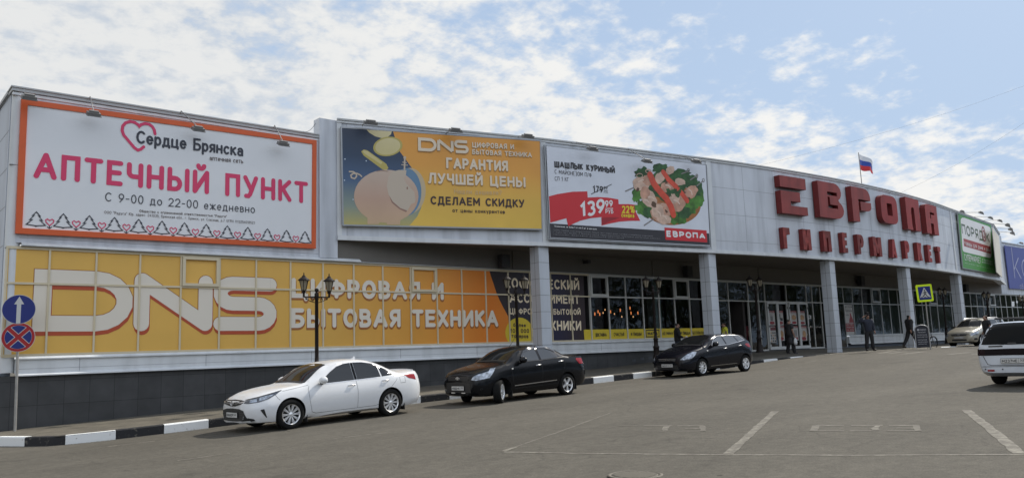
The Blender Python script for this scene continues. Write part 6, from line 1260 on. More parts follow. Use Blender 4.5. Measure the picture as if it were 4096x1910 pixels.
c.patch('side_window', 'side', [(1.55, .96), (1.72, 1.13), (1.9, 1.28), (2.1, 1.35), (2.3, 1.37), (2.32, .97)], m_cglass, sides=(-1, 1)); c.patch('side_window', 'side', [(2.4, .97), (2.38, 1.37), (3.1, 1.37), (3.15, .98)], m_cglass, sides=(-1, 1)); c.patch('quarter_window', 'side', [(3.23, .99), (3.2, 1.36), (3.75, 1.34), (4.0, 1.02)], m_cglass, sides=(-1, 1)); c.patch('windscreen', 'front', [(-.62, 1.02), (-.53, 1.34), (0, 1.40), (.53, 1.34), (.62, 1.02)], m_wglass, .004, step=.06)
c.mirror(1.60, .96, m_wht); mb = MB()
for x in (2.1, 3.3):
    mb.tube([(x, -.66, 1.56), (x, .66, 1.56)], .02, 6)
    for y in (-.54, .54): q = c.project('top', x, y, 1, 0.); mb.tube([q, (x, y, 1.56)], .018, 6)
mb.build('roof_rack', m_trim, c.root)
mb = MB(); mb.tube([(4.02, .34, .26), (4.30, .36, .24)], .028, 8); mb.build('exhaust_pipe', m_trim, c.root)
# ---- dark car hidden mostly behind the white estate
SP6 = dict(SP3); p = atD(4062, 1395, 48.5)
c = Car('parked_car', 'dark car of which only the roof shows above the white estate', 'car', (p.x, p.y-.9, zroad(p.x)), R_(2), m_blk, SP6, 0., 'cars parked along the kerb'); c.wheels(('steel', 'steel'))
c.patch('side_window', 'side', [(1.62, 1.06), (1.95, 1.32), (2.36, 1.395), (2.42, 1.075)], m_cglass, sides=(-1, 1)); c.patch('side_window', 'side', [(2.50, 1.08), (2.44, 1.397), (3.08, 1.38), (3.22, 1.13)], m_cglass, sides=(-1, 1)); c.patch('windscreen', 'front', [(-.68, 1.10), (-.54, 1.36), (0, 1.435), (.54, 1.36), (.68, 1.10)], m_wglass, .004, step=.06); c.patch('headlight', 'diag', [(.42, .63), (.85, .66), (1.06, .875), (.70, .81)], m_lamp, .007, sides=(-1, 1)); c.plate('front', .43, ('К412ТС', '32'))
mb = MB()
for y in (-.5, .5): mb.tube([c.project('top', x, y, 1, .03) for x in (2.0, 2.8, 3.6)], .014, 6)
mb.build('roof_rail', m_alloy, c.root)
# ================================================================= street furniture
m_lamp_glass = mat('lantern_glass', (.24, .21, .15), .15, var=.1); m_post = mat('dark_brown_iron', (.014, .010, .009), .55, spec=.2)
LH = 2.716*S
def spiral(c, r0, r1, a0, a1, n=18): return [(c[0]+(r0+(r1-r0)*i/n)*math.cos(R_(a0+(a1-a0)*i/n)), 0, c[1]+(r0+(r1-r0)*i/n)*math.sin(R_(a0+(a1-a0)*i/n))) for i in range(n+1)]
def make_lamp():
    r = empty('street_lamp', (0, 0, 0), 'x', 'street lamp', 'twin lantern street lamps along the pavement')
    mb = MB(); mb.lathe([(.19, 0), (.19, .05), (.16, .09), (.145, .30), (.115, .38), (.115, .62), (.13, .64), (.13, .69), (.09, .74), (.085, .95), (.10, .97), (.10, 1.02), (.062, 1.06), (.055, 1.2)], 16); mb.build('base', m_post, r)
    mb = MB(); mb.lathe([(.055, 1.2), (.05, LH-.28), (.062, LH-.27), (.062, LH-.10), (.045, LH-.08), (.03, LH-.05), (.055, LH-.03), (.062, LH), (.05, LH+.04), (.02, LH+.06), (.001, LH+.062)], 14); mb.build('pole', m_post, r)
    for sd in (-1, 1):
        mb = MB(); mb.tube([(0, 0, LH-.20), (sd*.405, 0, LH-.20)], .020, 8); mb.tube([(sd*.405, 0, LH-.21), (sd*.405, 0, LH-.10)], .032, 8)
        for pts in (spiral((sd*.14, LH-.27), .01, .06, 0, 500*sd), spiral((sd*.33, LH-.25), .01, .04, 90, 90-400*sd)): mb.tube(pts, .009, 6)
        mb.tube([(sd*.05, 0, LH-.36), (sd*.16, 0, LH-.335), (sd*.27, 0, LH-.29), (sd*.36, 0, LH-.22)], .010, 6); mb.build('arm', m_post, r)
        L = MB(); x = sd*.405; z = LH-.10
        L.lathe([(.03, z), (.06, z+.03), (.045, z+.07), (.075, z+.09)], 12, Matrix.Translation((x, 0, 0)))
        for k in range(6):
            a = math.pi/3*k; L.tube([(x+.07*math.cos(a), .07*math.sin(a), z+.09), (x+.135*math.cos(a), .135*math.sin(a), z+.37)], .009, 5)
        L.lathe([(.155, z+.37), (.175, z+.375), (.165, z+.40), (.09, z+.46), (.055, z+.485), (.05, z+.51), (.02, z+.53), (.012, z+.60), (.001, z+.61)], 12, Matrix.Translation((x, 0, 0)), 0, False); la = L.build('lantern', m_post, r)
        gl = MB(); gl.lathe([(.064, z+.09), (.126, z+.37)], 6, Matrix.Translation((x, 0, 0)), 0, False); gl.build('lantern_glass', m_lamp_glass, la)
    return r
LAMPS = [((1266.5, 1160), 'twin lantern street lamp standing behind the white saloon car'), ((2063, 1150.7), 'twin lantern street lamp behind the black saloon, in front of the yellow bubble'), ((2610.7, 1147.8), 'twin lantern street lamp in front of the boxed cafe logo'), ((3019.8, 1142.4), 'twin lantern street lamp in front of the entrance doors'),
         ((3770, 1176.7), 'twin lantern street lamp right of the crossing sign'), ((3946, 1190), 'twin lantern street lamp rising behind the silver-beige estate'), ((4088, 1203), 'twin lantern street lamp cut off by the right edge of the photo')]
proto = make_lamp()
for i, ((u, v), lab) in enumerate(LAMPS):
    p = onY(u, v, -2.75 if i < 5 else -2.4); o = proto if i == 0 else copy_tree(proto); o.location = (p.x, p.y, max(zwalk(p.x, p.y)-.03, p.z-LH) if i < 5 else p.z-LH); o['label'] = lab
    if i < 4: o.location.z = p.z-LH
# --- left sign post with two round plates
m_galv = mat('galvanised_steel', (.34, .33, .31), .5, .5, var=.15, scale=6); m_sblue = mat('sign_blue', (.012, .022, .16), .35); m_sred = mat('sign_red', (.34, .014, .016), .35); m_sw = mat('sign_white', (.52, .52, .50), .4)
b0 = onG(60, 1719, zwalk); yq = -.45; pb = onY(60, 1719, yq); pt_ = onY(76, 1166, yq)
T = wthing('traffic_sign', (pb.x, yq, pb.z), 'steel post with a straight ahead plate above a no stopping plate', 'traffic sign')
ca = onY(75.7, 1236, yq-.06); cb = onY(73, 1347, yq-.06)
mb = MB(); mb.tube([(pb.x, yq, pb.z-.05), (ca.x*.5+cb.x*.5, yq, ca.z+.25)], .033, 12); mb.build('post', m_galv, T)
SG = Plane((0, yq-.06, 0), (1, 0, 0)); fwd = (CAM-ca); fwd.z = 0; fwd.normalize(); ang = math.atan2(fwd.x, -fwd.y)*.9
def disc_plane(c): e = Vector((math.cos(ang), math.sin(ang), 0)); return Plane((c.x, c.y, c.z), e)
rs = .375
for c_, kind in ((ca, 'arrow'), (cb, 'stop')):
    pl = disc_plane(c_); circ = [(rs*math.cos(2*math.pi*k/48), rs*math.sin(2*math.pi*k/48)) for k in range(48)]
    mb = MB(); mb.prism([pl.pt(p, 0) for p in circ], -pl.n*.02, 0); flat(pl, [(a*.97, b*.97) for a, b in circ], .002, mb, 1 if kind == 'arrow' else 2, px=False); d = mb.build('sign_plate', [m_sw, m_sblue, m_sred], T)
    mb = MB()
    if kind == 'arrow': flat(pl, [(-.05, -rs*.95), (.045, -rs*.95), (.045, .13), (.11, .13), (0, .33), (-.11, .13), (-.05, .13)], .004, mb, 0, px=False); mb.build('arrow', m_sw, d, fix=False)
    else:
        for q in range(4):
            a0_ = 90*q; pts = [(.055*math.cos(R_(a0_))*1.2, .055*math.sin(R_(a0_))*1.2)]+[(rs*.80*math.cos(R_(a)), rs*.80*math.sin(R_(a))) for a in [a0_-36+6*k for k in range(13)]]
            flat(pl, pts, .004, mb, 0, px=False); cx = sum(p[0] for p in pts)/len(pts); cy = sum(p[1] for p in pts)/len(pts); flat(pl, [(cx+(a-cx)*.90, cy+(b-cy)*.90) for a, b in pts], .006, mb, 1, px=False)
        mb.build('cross_field', [m_sw, m_sblue], d, fix=False)
# --- crossing sign
p = atD(3705, 1206, 40.5); zb = zroad(p.x); T = wthing('traffic_sign', (p.x, p.y, zb), 'square pedestrian crossing sign with a fluorescent yellow border on a grey post', 'traffic sign')
mb = MB(); mb.tube([(p.x, p.y+.03, zb-.1), (p.x, p.y+.03, p.z+.75)], .035, 10); mb.build('post', m_galv, T)
cc = atD(3698.6, 1171, 40.4); e = Vector((RT.x, RT.y, 0)).normalized(); e = (Matrix.Rotation(R_(6), 3, 'Z') @ e); pl = Plane(tuple(cc), e); h = .43
rot = lambda pts: [(a*math.cos(.05)-b*math.sin(.05), a*math.sin(.05)+b*math.cos(.05)) for a, b in pts]
mb = MB(); mb.prism([pl.pt(q, 0) for q in rot(rbox(-h, h, -h, h, .07, 5))], -pl.n*.02); d = mb.build('sign_plate', mat('fluorescent_yellow', (.62, .80, .01), .4), T)
mb = MB(); flat(pl, rot(rbox(-.33, .33, -.33, .33, .02, 3)), .004, mb, 0, px=False); flat(pl, rot([(-.29, -.22), (.29, -.22), (0, .29)]), .007, mb, 1, px=False)
flat(pl, rot(blob(.0, .135, .035, .04, 12)), .010, mb, 2, px=False)
for i, pts in enumerate(([(-.02, .08), (.03, .08), (.05, -.04), (-.03, -.04)], [(.0, .07), (.09, .0), (.12, -.01), (.11, .02), (.05, .08)], [(-.01, .08), (-.10, .02), (-.11, -.04), (-.08, -.03), (-.07, .01), (-.01, .05)], [(.05, -.03), (.08, -.10), (.14, -.17), (.10, -.19), (.04, -.11), (.0, -.04)], [(-.03, -.03), (.01, -.04), (-.03, -.12), (-.12, -.19), (-.16, -.17), (-.08, -.10)])): flat(pl, rot(pts), .0105+.0007*i, mb, 2, px=False)
for k in range(3): flat(pl, rot([(-.25+.18*k, -.21), (-.14+.18*k, -.21), (-.16+.18*k, -.18), (-.235+.18*k, -.18)]), .0095, mb, 2, px=False)
mb.build('pictogram', [m_sblue, m_sw, m_kink], d, fix=False)
# --- pavement board
p = atD(3694, 1394, 39.5); zb = zwalk(p.x, p.y) if p.y > ykerb(p.x) else zroad(p.x); zb = p.z; T = wthing('pavement_board', (p.x, p.y, zb), 'round topped black pavement board with white writing', 'pavement board')
e = Vector((RT.x, RT.y, 0)).normalized(); e = Matrix.Rotation(R_(-8), 3, 'Z') @ e; pl = Plane((p.x, p.y, zb), e); hw = .325; Hb = 1.16
out_l = [(-hw, .02), (hw, .02)]+arc(0, Hb-hw*.62, hw, hw*.62, 0, 180, 12); inn = [(a*.90, .05+b*.94) for a, b in out_l]
m_bfr = mat('board_frame', (.42, .42, .42), .4, .5)
mb = MB(); mb.prism([pl.pt(q, 0) for q in inn], -pl.n*.02); bd = mb.build('board', mat('board_navy', (.014, .015, .024), .5), T)
mb = MB(); P_ = [pl.pt(q, 0.01) for q in out_l[1:]+[out_l[0]]]; mb.tube(P_, .022, 8); mb.tube([pl.pt(q, -.35) for q in [(hw, .0), (hw, Hb*.5)]]+[pl.pt((hw, Hb*.75), 0)], .016, 6); mb.tube([pl.pt(q, -.35) for q in [(-hw, .0), (-hw, Hb*.5)]]+[pl.pt((-hw, Hb*.75), 0)], .016, 6); mb.build('frame', m_bfr, T)
mb = MB(); m_chalk = mat('chalk_white', (.40, .40, .42), .6); flat(pl, blob(-.16, .93, .05, .05, 12), .004, mb, 0, px=False); mb.build('logo_dot', m_chalk, T, fix=False)
for body, x0_, x1_, z_, h_ in (('МОБИЛ', -.09, .20, .90, .06), ('РЕМОНТ', -.18, .18, .78, .05), ('ТЕЛЕФОНОВ', -.24, .22, .66, .045), ('ПЛАНШЕТОВ', -.22, .24, .56, .045), ('НОУТБУКОВ', -.22, .20, .42, .045), ('АКСЕССУАРЫ', -.22, .22, .32, .045), ('ЗАПЧАСТИ', -.22, .16, .22, .045)): text(pl, body, (x0_, z_), (x1_, z_), (x0_, z_+h_), m_chalk, parent=T, px=False, wt=.2, off=.006)
# --- bicycle parked behind the board
p = atD(3737, 1393, 46.0); zb = p.z; T = empty('bicycle', (p.x, p.y, zb), 'dark bicycle standing behind the pavement board', 'bicycle', None, R_(-12)); R0 = .335
for x in (0., -1.05):
    mb = MB(); mb.tube([(x+R0*math.cos(2*math.pi*k/32), 0, R0+R0*math.sin(2*math.pi*k/32)) for k in range(33)], .022, 6, 0, False); wq = mb.build('wheel', m_tyre, T)
    mb = MB(); mb.tube([(x, -.04, R0), (x, .04, R0)], .02, 8)
    for k in range(14): mb.tube([(x, 0, R0), (x+R0*.93*math.cos(2*math.pi*k/14), 0, R0+R0*.93*math.sin(2*math.pi*k/14))], .0025, 4)
    mb.build('spokes', m_grey, wq); mb = MB(); mb.tube([(x+(R0+.05)*math.cos(R_(a)), 0, R0+(R0+.05)*math.sin(R_(a))) for a in range(20, 150, 12)], .018, 6); mb.build('mudguard', m_black, T)
mb = MB()
for a, b in (((-1.05, .335), (-.62, .30)), ((-.62, .30), (-.78, .82)), ((-.78, .76), (-.14, .78)), ((-.14, .72), (-.62, .30)), ((-1.05, .335), (-.76, .74)), ((-.17, .88), (0, .335))): mb.tube([(a[0], 0, a[1]), (b[0], 0, b[1])], .018, 6)
mb.build('frame', m_black, T); mb = MB(); mb.tube([(-.12, -.28, .97), (-.17, -.1, .98), (-.17, .1, .98), (-.12, .28, .97)], .014, 6); mb.tube([(-.17, 0, .88), (-.17, 0, .98)], .014, 6); mb.build('handlebar', m_black, T)
mb = MB(); mb.box(-.92, -.68, -.07, .07, .84, .89); mb.build('saddle', m_black, T); mb = MB(); mb.tube([(-.62, -.09, .30), (-.62, .09, .30)], .012, 6); mb.lathe([(.09, -.01), (.09, .01)], 16, Matrix.Translation((-.62, -.04, .30)) @ Matrix.Rotation(R_(90), 4, 'X')); mb.box(-.70, -.56, -.16, -.09, .17, .19); mb.box(-.70, -.56, .09, .16, .41, .43); mb.build('pedals', m_grey, T)
# --- floodlights over the billboards
m_fl = mat('floodlight_grey', (.20, .20, .20), .5, .4); m_flg = mat('floodlight_glass', (.35, .36, .38), .15)
def floodlight(pl, u, v, ou, ov, reach, lab, size=.34, grp='floodlights over the billboards'):
    """(u,v) the lamp head, (ou,ov) where its arm leaves the roof edge"""
    a = pl.uv(ou, ov); A = pl.pt(a, .05)
    d = ray(u, v); q = CAM+d*((pl.o+pl.n*reach-CAM).dot(pl.n)/d.dot(pl.n))
    T = wthing('floodlight', tuple(A), lab, 'floodlight', grp); mb = MB(); mid = A.lerp(q, .5)+Vector((0, 0, .06)); mb.tube([A-Vector((0, 0, .0))-pl.n*.05, A+Vector((0, 0, .06)), mid, q+Vector((0, 0, .05))], .014, 6); mb.build('arm', m_fl, T)
    mb = MB(); Xm = Matrix.Translation(q) @ Matrix((pl.ex, -pl.n, pl.ez)).transposed().to_4x4() @ Matrix.Rotation(R_(28), 4, 'X'); s_ = size
    mb.box(-s_/2, s_/2, -.10, .10, -.02, .05, 0, Xm); mb.box(-s_/2*.7, s_/2*.7, -.06, .06, .05, .10, 0, Xm); mb.box(-s_/2*1.08, s_/2*1.08, -.14, .12, -.045, -.02, 0, Xm); hd_ = mb.build('lamp_head', m_fl, T)
    mb = MB(); mb.box(-s_/2*.95, s_/2*.95, -.11, .09, -.05, -.0452, 0, Xm); mb.build('lens', m_flg, hd_)
for (a, b, c, d, lab) in ((200, 155, 165, 140, 'floodlight at the top left corner of the orange frame'), (642, 268, 615, 165, 'floodlight second from the left over the pharmacy billboard'), (1360, 372, 1238, 262, 'floodlight third from the left over the pharmacy billboard'), (1943, 472, 1880, 360, 'floodlight at the right end over the pharmacy billboard')): floodlight(PH, *qA(a, b), *qA(c, d), .42, lab, .34)
for (a, b, c, d, lab) in ((565, 182, 500, 212, 'floodlight on the roof edge above the falling coins'), (1245, 245, 1170, 275, 'floodlight on the roof edge above the middle of the golden billboard'), (1825, 292, 1745, 305, 'floodlight on the roof edge at the right of the golden billboard')): floodlight(E1, *qB(a, b), *qB(c, d), .5, lab, .45)
for (a, b, c, d, lab) in ((540, 192, 408, 150, 'floodlight on a bent arm at the left of the kebab banner'), (975, 290, 820, 205, 'floodlight hanging lowest over the plate of kebabs'), (1370, 292, 1235, 262, 'floodlight at the right end of the kebab banner')): floodlight(E2, *qK(a, b), *qK(c, d), .5, lab, .42)
q4 = zf(2800, 600, 1.9877)
floodlight(E3, *q4(2085, 490), *q4(2070, 492), .3, 'dark floodlight folded against the corner of the green billboard', .4)
for k, (a, b, c, d) in enumerate(((2235, 500, 2105, 505), (2310, 540, 2180, 535), (2385, 563, 2255, 565), (2447, 598, 2325, 590), (2470, 632, 2345, 625), (2485, 662, 2360, 655))): floodlight(E3 if k < 3 else E4, *q4(a, b), *q4(c, d), 1.5, ('first', 'second', 'third', 'fourth', 'fifth', 'last')[k]+' long-armed floodlight from the left, reaching out over the far end of the canopy', .5)
floodlight(BL, 4085, 972, 4068, 976, .8, 'floodlight above the blue billboard', .45)
# --- dark speaker boxes under the canopy
for (u, v, w_, h_, lab) in ((2020, 1043, .40, .50, 'dark speaker box under the canopy left of the first pillar'), (2756, 1085, .40, .54, 'dark speaker box under the canopy left of the second pillar'), (3448, 1122, .48, .62, 'dark speaker box under the canopy right of the third pillar'), (3866, 1151, .5, .6, 'dark speaker box under the canopy between the last two pillars')):
    q = onY(u, v, -.35); T = wthing('wall_speaker', (q.x, 0, q.z), lab, 'speaker', 'speaker boxes under the canopy'); mb = MB(); mb.box(q.x-w_/2, q.x+w_/2, -.42, -.15, q.z-h_/2, q.z+h_/2); mb.build('cabinet', m_black, T); mb = MB(); mb.box(q.x-w_/2+.05, q.x+w_/2-.05, -.43, -.42, q.z-h_/2+.05, q.z+h_/2-.05); mb.build('grille', mat('speaker_grille', (.04, .04, .04), .9), T); mb = MB(); mb.box(q.x-.04, q.x+.04, -.15, .0, q.z-.1, q.z+.1); mb.build('bracket', m_black, T)
q = onY(2344, 1047, -.2); T = wthing('wall_camera', (q.x, 0, q.z), 'small dark camera under the canopy between the first two pillars', 'camera'); mb = MB(); mb.box(q.x-.09, q.x+.09, -.4, -.1, q.z-.07, q.z+.07); mb.build('housing', m_black, T); mb = MB(); mb.tube([(q.x, -.2, q.z), (q.x, 0, q.z+.12)], .02, 6); mb.build('bracket', m_black, T)
# --- lit pendant lamps inside the cafe
m_glow = mat('warm_lamp_glow', (1., .30, .09), .5, emit=1.3); m_glow2 = mat('warm_bulb_glow', (1., .50, .22), .5, emit=1.8)
q3 = zf(2200, 950, 2.1843); PEN = [(328, 648, 0), (367, 642, 1), (367, 686, 1), (392, 664, 0), (420, 645, 0), (435, 666, 0), (464, 658, 1), (481, 631, 1), (529, 645, 0), (563, 667, 1), (614, 631, 0), (628, 691, 1), (672, 664, 0), (699, 614, 0), (708, 657, 0), (727, 692, 1), (768, 656, 0)]
protos = {}
for i, (a, b, k) in enumerate(PEN):
    P = onY(*q3(a, b), 2.2+.25*(i % 5)); zc_ = Z(.0)
    if k not in protos:
        r = empty('pendant_lamp', tuple(P), 'small round glowing bulb hanging among the pendants in the cafe' if k else 'slim glowing orange pendant lamp hanging in the dark cafe', 'pendant lamp', 'lit pendant lamps in the cafe'); mb = MB()
        if k: mb.lathe([(.001, -.022), (.02, -.014), (.025, 0), (.016, .02), (.010, .06)], 12)
        else: mb.lathe([(.020, -.075), (.024, -.06), (.024, .06), (.014, .075)], 12)
        mb.build('shade', m_glow2 if k else m_glow, r); mb = MB(); mb.tube([(0, 0, .05), (0, 0, 1.5)], .004, 4); mb.build('cord', m_black, r); protos[k] = r
    else: r = copy_tree(protos[k]); r.location = P
# --- flag on the roof
pb = onY(3449, 740, 1.2); pt_ = onY(3434, 613, 1.2); T = wthing('flag', (pb.x, 1.2, ZT2-.3), 'white blue and red flag waving on a pole above the roof edge', 'flag')
mb = MB(); mb.tube([(pb.x, 1.2, ZT2-.35), tuple(pt_+Vector((0, 0, .05)))], .03, 8); mb.build('pole', m_galv, T)
c_ = [onY(3434, 616, 1.2), onY(3496, 652, 1.2), onY(3500, 693, 1.2), onY(3443, 679, 1.2)]; mb = MB(); nu, nv_ = 14, 12; vs = []
for j in range(nv_+1):
    for i in range(nu+1):
        s_, t = i/nu, j/nv_; q = c_[0].lerp(c_[1], s_).lerp(c_[3].lerp(c_[2], s_), t); q = q+Vector((0, .16*math.sin(s_*7+t*1.5)*s_, .10*math.sin(s_*math.pi)*(1-t*.8)-.05*math.sin(s_*7)*t)); vs.append(q)
b_ = len(mb.v)
for j in range(nv_):
    for i in range(nu):
        k = j*(nu+1)+i; mb.add([vs[k], vs[k+1], vs[k+nu+2], vs[k+nu+1]], [(0, 1, 2, 3)], min(2, j*3//nv_), True)
mb.build('cloth', [mat('flag_white', (.62, .63, .66), .8), mat('flag_blue', (.02, .06, .32), .8), mat('flag_red', (.52, .02, .025), .8)], T, fix=False)
# --- overhead cables
m_wire = mat('cable', (.22, .23, .25), .7)
for (a, b, ya, yb, lab) in (((3025, 664), (4300, 262), 6, -6, 'thin overhead cable climbing from the roof to the upper right, the upper one'), ((3600, 772), (4300, 345), 6, -6, 'thin overhead cable climbing from the roof to the right, the lower one')):
    A, Bq = onY(*a, ya), onY(*b, yb); pts = [A.lerp(Bq, k/16)-Vector((0, 0, .55*4*(k/16)*(1-k/16))) for k in range(17)]; mb = MB(); mb.tube(pts, .006, 5); tag(mb.build('overhead_cable', m_wire), lab, 'cable')
A, Bq = onY(1212, 525, 1.), onY(1263, 492, .2); mb = MB(); mb.tube([A.lerp(Bq, k/8)-Vector((0, 0, .12*4*(k/8)*(1-k/8))) for k in range(9)], .008, 5); tag(mb.build('roof_wire', m_wire), 'short slack wire between the left roof and the higher canopy', 'wire')

# ================================================================= people
m_skin = mat('skin', (.26, .145, .10), .55); m_hair = mat('dark_hair', (.015, .012, .010), .7); m_hairg = mat('brown_hair', (.05, .026, .016), .7); m_eye = mat('eye', (.02, .015, .012), .3)
m_cblk = mat('black_cloth', (.012, .012, .014), .85, var=.2, scale=20); m_cnavy = mat('navy_cloth', (.016, .02, .035), .85, var=.2, scale=20); m_shoe = mat('shoe_leather', (.012, .010, .010), .5)
def skin(name, chains, mats, parent):
    """one continuous surface grown round connected joints: chains of (point, radius), joints shared by position"""
    V = []; rad = []; E_ = set(); idx = {}
    for ch in chains:
        prev = None
        for p, r in ch:
            k = tuple(round(q, 4) for q in p)
            if k not in idx: idx[k] = len(V); V.append(p); rad.append(r)
            if prev is not None and prev != idx[k]: E_.add((prev, idx[k]))
            prev = idx[k]
    me = bpy.data.meshes.new(name); me.from_pydata(V, list(E_), []); o = bpy.data.objects.new(name, me); COL.objects.link(o)
    o.modifiers.new('s', 'SKIN'); sv = me.skin_vertices[0].data; adj = {i: set() for i in range(len(V))}
    for a, b in E_: adj[a].add(b); adj[b].add(a)
    seen = set()
    for i in range(len(V)):
        r = rad[i]; sv[i].radius = r if isinstance(r, tuple) else (r, r); sv[i].use_root = False
        if i not in seen:
            sv[i].use_root = True; st = [i]
            while st:
                q = st.pop()
                if q in seen: continue
                seen.add(q); st += adj[q]
    o.modifiers.new('u', 'SUBSURF').levels = 1; o.modifiers['u'].render_levels = 1
    bpy.context.view_layer.update(); dg = bpy.context.evaluated_depsgraph_get(); m2 = bpy.data.meshes.new_from_object(o.evaluated_get(dg)); o.modifiers.clear(); o.data = m2; m2.name = name
    m2.materials.clear()
    for m in (mats if isinstance(mats, list) else [mats]): m2.materials.append(m)
    m2.polygons.foreach_set('use_smooth', [True]*len(m2.polygons)); o.parent = parent; return o
def person(label, loc, rz, P, H=1.75, top=None, legs=None, sleeves='long', hair=m_hair, hairlen=0, cap=None, skirt=None, scale=1.0, shoe=m_shoe, grp=None):
    """x to the person's right, y the way they face, z up; P overrides joints"""
    J = dict(pelvis=(0, 0, .95), waist=(0, .0, 1.10), chest=(0, .01, 1.30), neck=(0, .0, 1.47), head=(0, .03, 1.58), crown=(0, .015, 1.70), sl=(.185, 0, 1.42), sr=(-.185, 0, 1.42), el=(.235, -.02, 1.14), er=(-.235, -.02, 1.14), wl=(.25, .06, .90), wr=(-.25, .06, .90), hl=(.25, .085, .83), hr=(-.25, .085, .83),
             pl=(.095, 0, .90), pr=(-.095, 0, .90), kl=(.105, .02, .50), kr=(-.105, .02, .50), al=(.11, -.02, .09), ar=(-.11, -.02, .09), tl=(.13, .13, .03), tr=(-.13, .13, .03))
    J.update(P); V = {k: Vector(v)*(H/1.75) for k, v in J.items()}
    root = empty('person', loc, label, 'person', grp, rz)
    bc = [[(V['pelvis'], .085), (V['waist'], (.09, .075)), (V['chest'], (.11, .08)), (V['neck'], .06), (V['head'], (.075, .09)), (V['crown'], (.068, .082))]]
    for s_ in 'lr':
        bc.append([(V['chest'], (.11, .08)), (V['s'+s_], .050), (V['e'+s_], .040), (V['w'+s_], .032), (V['h'+s_], (.040, .018))])
        bc.append([(V['pelvis'], .085), (V['p'+s_], .070), (V['k'+s_], .055), (V['a'+s_], .036), (V['t'+s_], .020)])
    hf = (V['crown']-V['head']).normalized()
    bc.append([(V['head'], (.075, .09)), (V['head']+Vector((0, .085, .0)), .032), (V['head']+Vector((0, .112, -.005)), .012)])
    for s_ in 'lr':
        d = (V['h'+s_]-V['w'+s_]); d = d.normalized() if d.length > 1e-4 else Vector((0, 0, -1)); sx = 1 if s_ == 'l' else -1; side_ = Vector((0, 1, 0))-d*d.y; side_ = side_.normalized() if side_.length > .05 else Vector((1, 0, 0)); cu = Vector((-sx, 0, 0))
        for k in range(4):
            b0_ = V['h'+s_]+side_*(.028-.018*k); l = (.075, .085, .08, .062)[k]; bc.append([(b0_-d*.01, .009), (b0_+d*l*.55, .0085), (b0_+d*l*.95+cu*.018, .0075)])
        tb = V['w'+s_].lerp(V['h'+s_], .5)+side_*.025; bc.append([(tb, .011), (tb+side_*.028+d*.025, .010), (tb+side_*.034+d*.06, .008)])
    skin('body', bc, m_skin, root)
    up = V['crown']-V['head']
    hc = [[(V['head']+Vector((0, -.055, .01))-up*.25*hairlen, .055), (V['head']+Vector((0, -.04, .06)), (.082, .07)), (V['crown']+Vector((0, -.012, .012)), (.078, .085))]]
    if hairlen: hc[0].insert(0, (V['neck']+Vector((0, -.06, .02-.08*hairlen)), (.07, .045)))
    skin('hair', hc, hair, root)
    if cap:
        skin('cap', [[(V['crown']+Vector((0, .0, .0)), (.088, .10)), (V['crown']+Vector((0, -.01, .045)), (.06, .07))], [(V['crown']+Vector((0, .0, .0)), (.088, .10)), (V['crown']+Vector((0, .135, -.02)), (.06, .012))]], cap, root)
    mb = MB()
    for sx in (-.03, .03): mb.lathe([(.001, -.008), (.009, 0), (.001, .008)], 8, Matrix.Translation(V['head']+Vector((sx, .083, .03))))
    mb.build('eyes', m_eye, root)
    tc_ = [[(V['pelvis']+Vector((0, 0, -.06)), (.20, .165)), (V['pelvis'], (.205, .17)), (V['waist'], (.20, .165)), (V['chest'], (.225, .165)), (V['neck']+Vector((0, -.005, -.01)), .085)]]
    for s_ in 'lr':
        ch = [(V['chest'], (.225, .165)), (V['s'+s_], .105), (V['e'+s_] if sleeves == 'long' else V['s'+s_].lerp(V['e'+s_], .70), .078)]
        if sleeves == 'long': ch.append((V['w'+s_].lerp(V['e'+s_], .06), .056))
        tc_.append(ch)
    skin('jacket' if sleeves == 'long' else 'shirt', tc_, top, root)
    if skirt: skin('skirt', [[(V['waist']+Vector((0, 0, -.05)), (.14, .115)), (V['pelvis'], (.175, .15)), (V['pelvis'].lerp((V['kl']+V['kr'])/2, .9), (.21, .17))]], skirt, root)
    if legs:
        lc = [[(V['waist']+Vector((0, 0, -.02)), (.17, .14)), (V['pelvis'], (.185, .155))]]
        for s_ in 'lr': lc.append([(V['pelvis'], (.185, .155)), (V['p'+s_], .13), (V['k'+s_], .098), (V['a'+s_]+Vector((0, .0, -.03)), .085)])
        skin('trousers', lc, legs, root)
    for s_ in 'lr': skin('shoe', [[(V['a'+s_]+Vector((0, -.04, -.05)), (.065, .055)), (V['a'+s_].lerp(V['t'+s_], .5)+Vector((0, 0, -.005)), .068), (V['t'+s_]+Vector((0, .06, .01)), (.06, .04))]], shoe, root)
    root.scale = (scale,)*3; return root
def face(dx, dy): return math.atan2(dy, dx)-math.pi/2
def stand(u, v, d): p = atD(u, v, d); return (p.x, p.y, p.z)
# man shading his eyes, right of the third pillar
l_ = stand(3482, 1402, 38.5); person('man in a dark cap and jacket with pale shoulders, one hand raised to his head', l_, face(-.62, -.78), {'el': (.44, .05, 1.36), 'wl': (.26, .13, 1.58), 'hl': (.17, .13, 1.63), 'kl': (.13, .02, .5), 'al': (.16, -.02, .09), 'tl': (.21, .12, .03), 'kr': (-.12, .02, .5), 'ar': (-.15, -.02, .09), 'tr': (-.19, .12, .03)}, 1.78, m_cnavy, m_cblk, cap=m_cblk)
mb = MB(); vq = bpy.data.objects[-1] if False else None
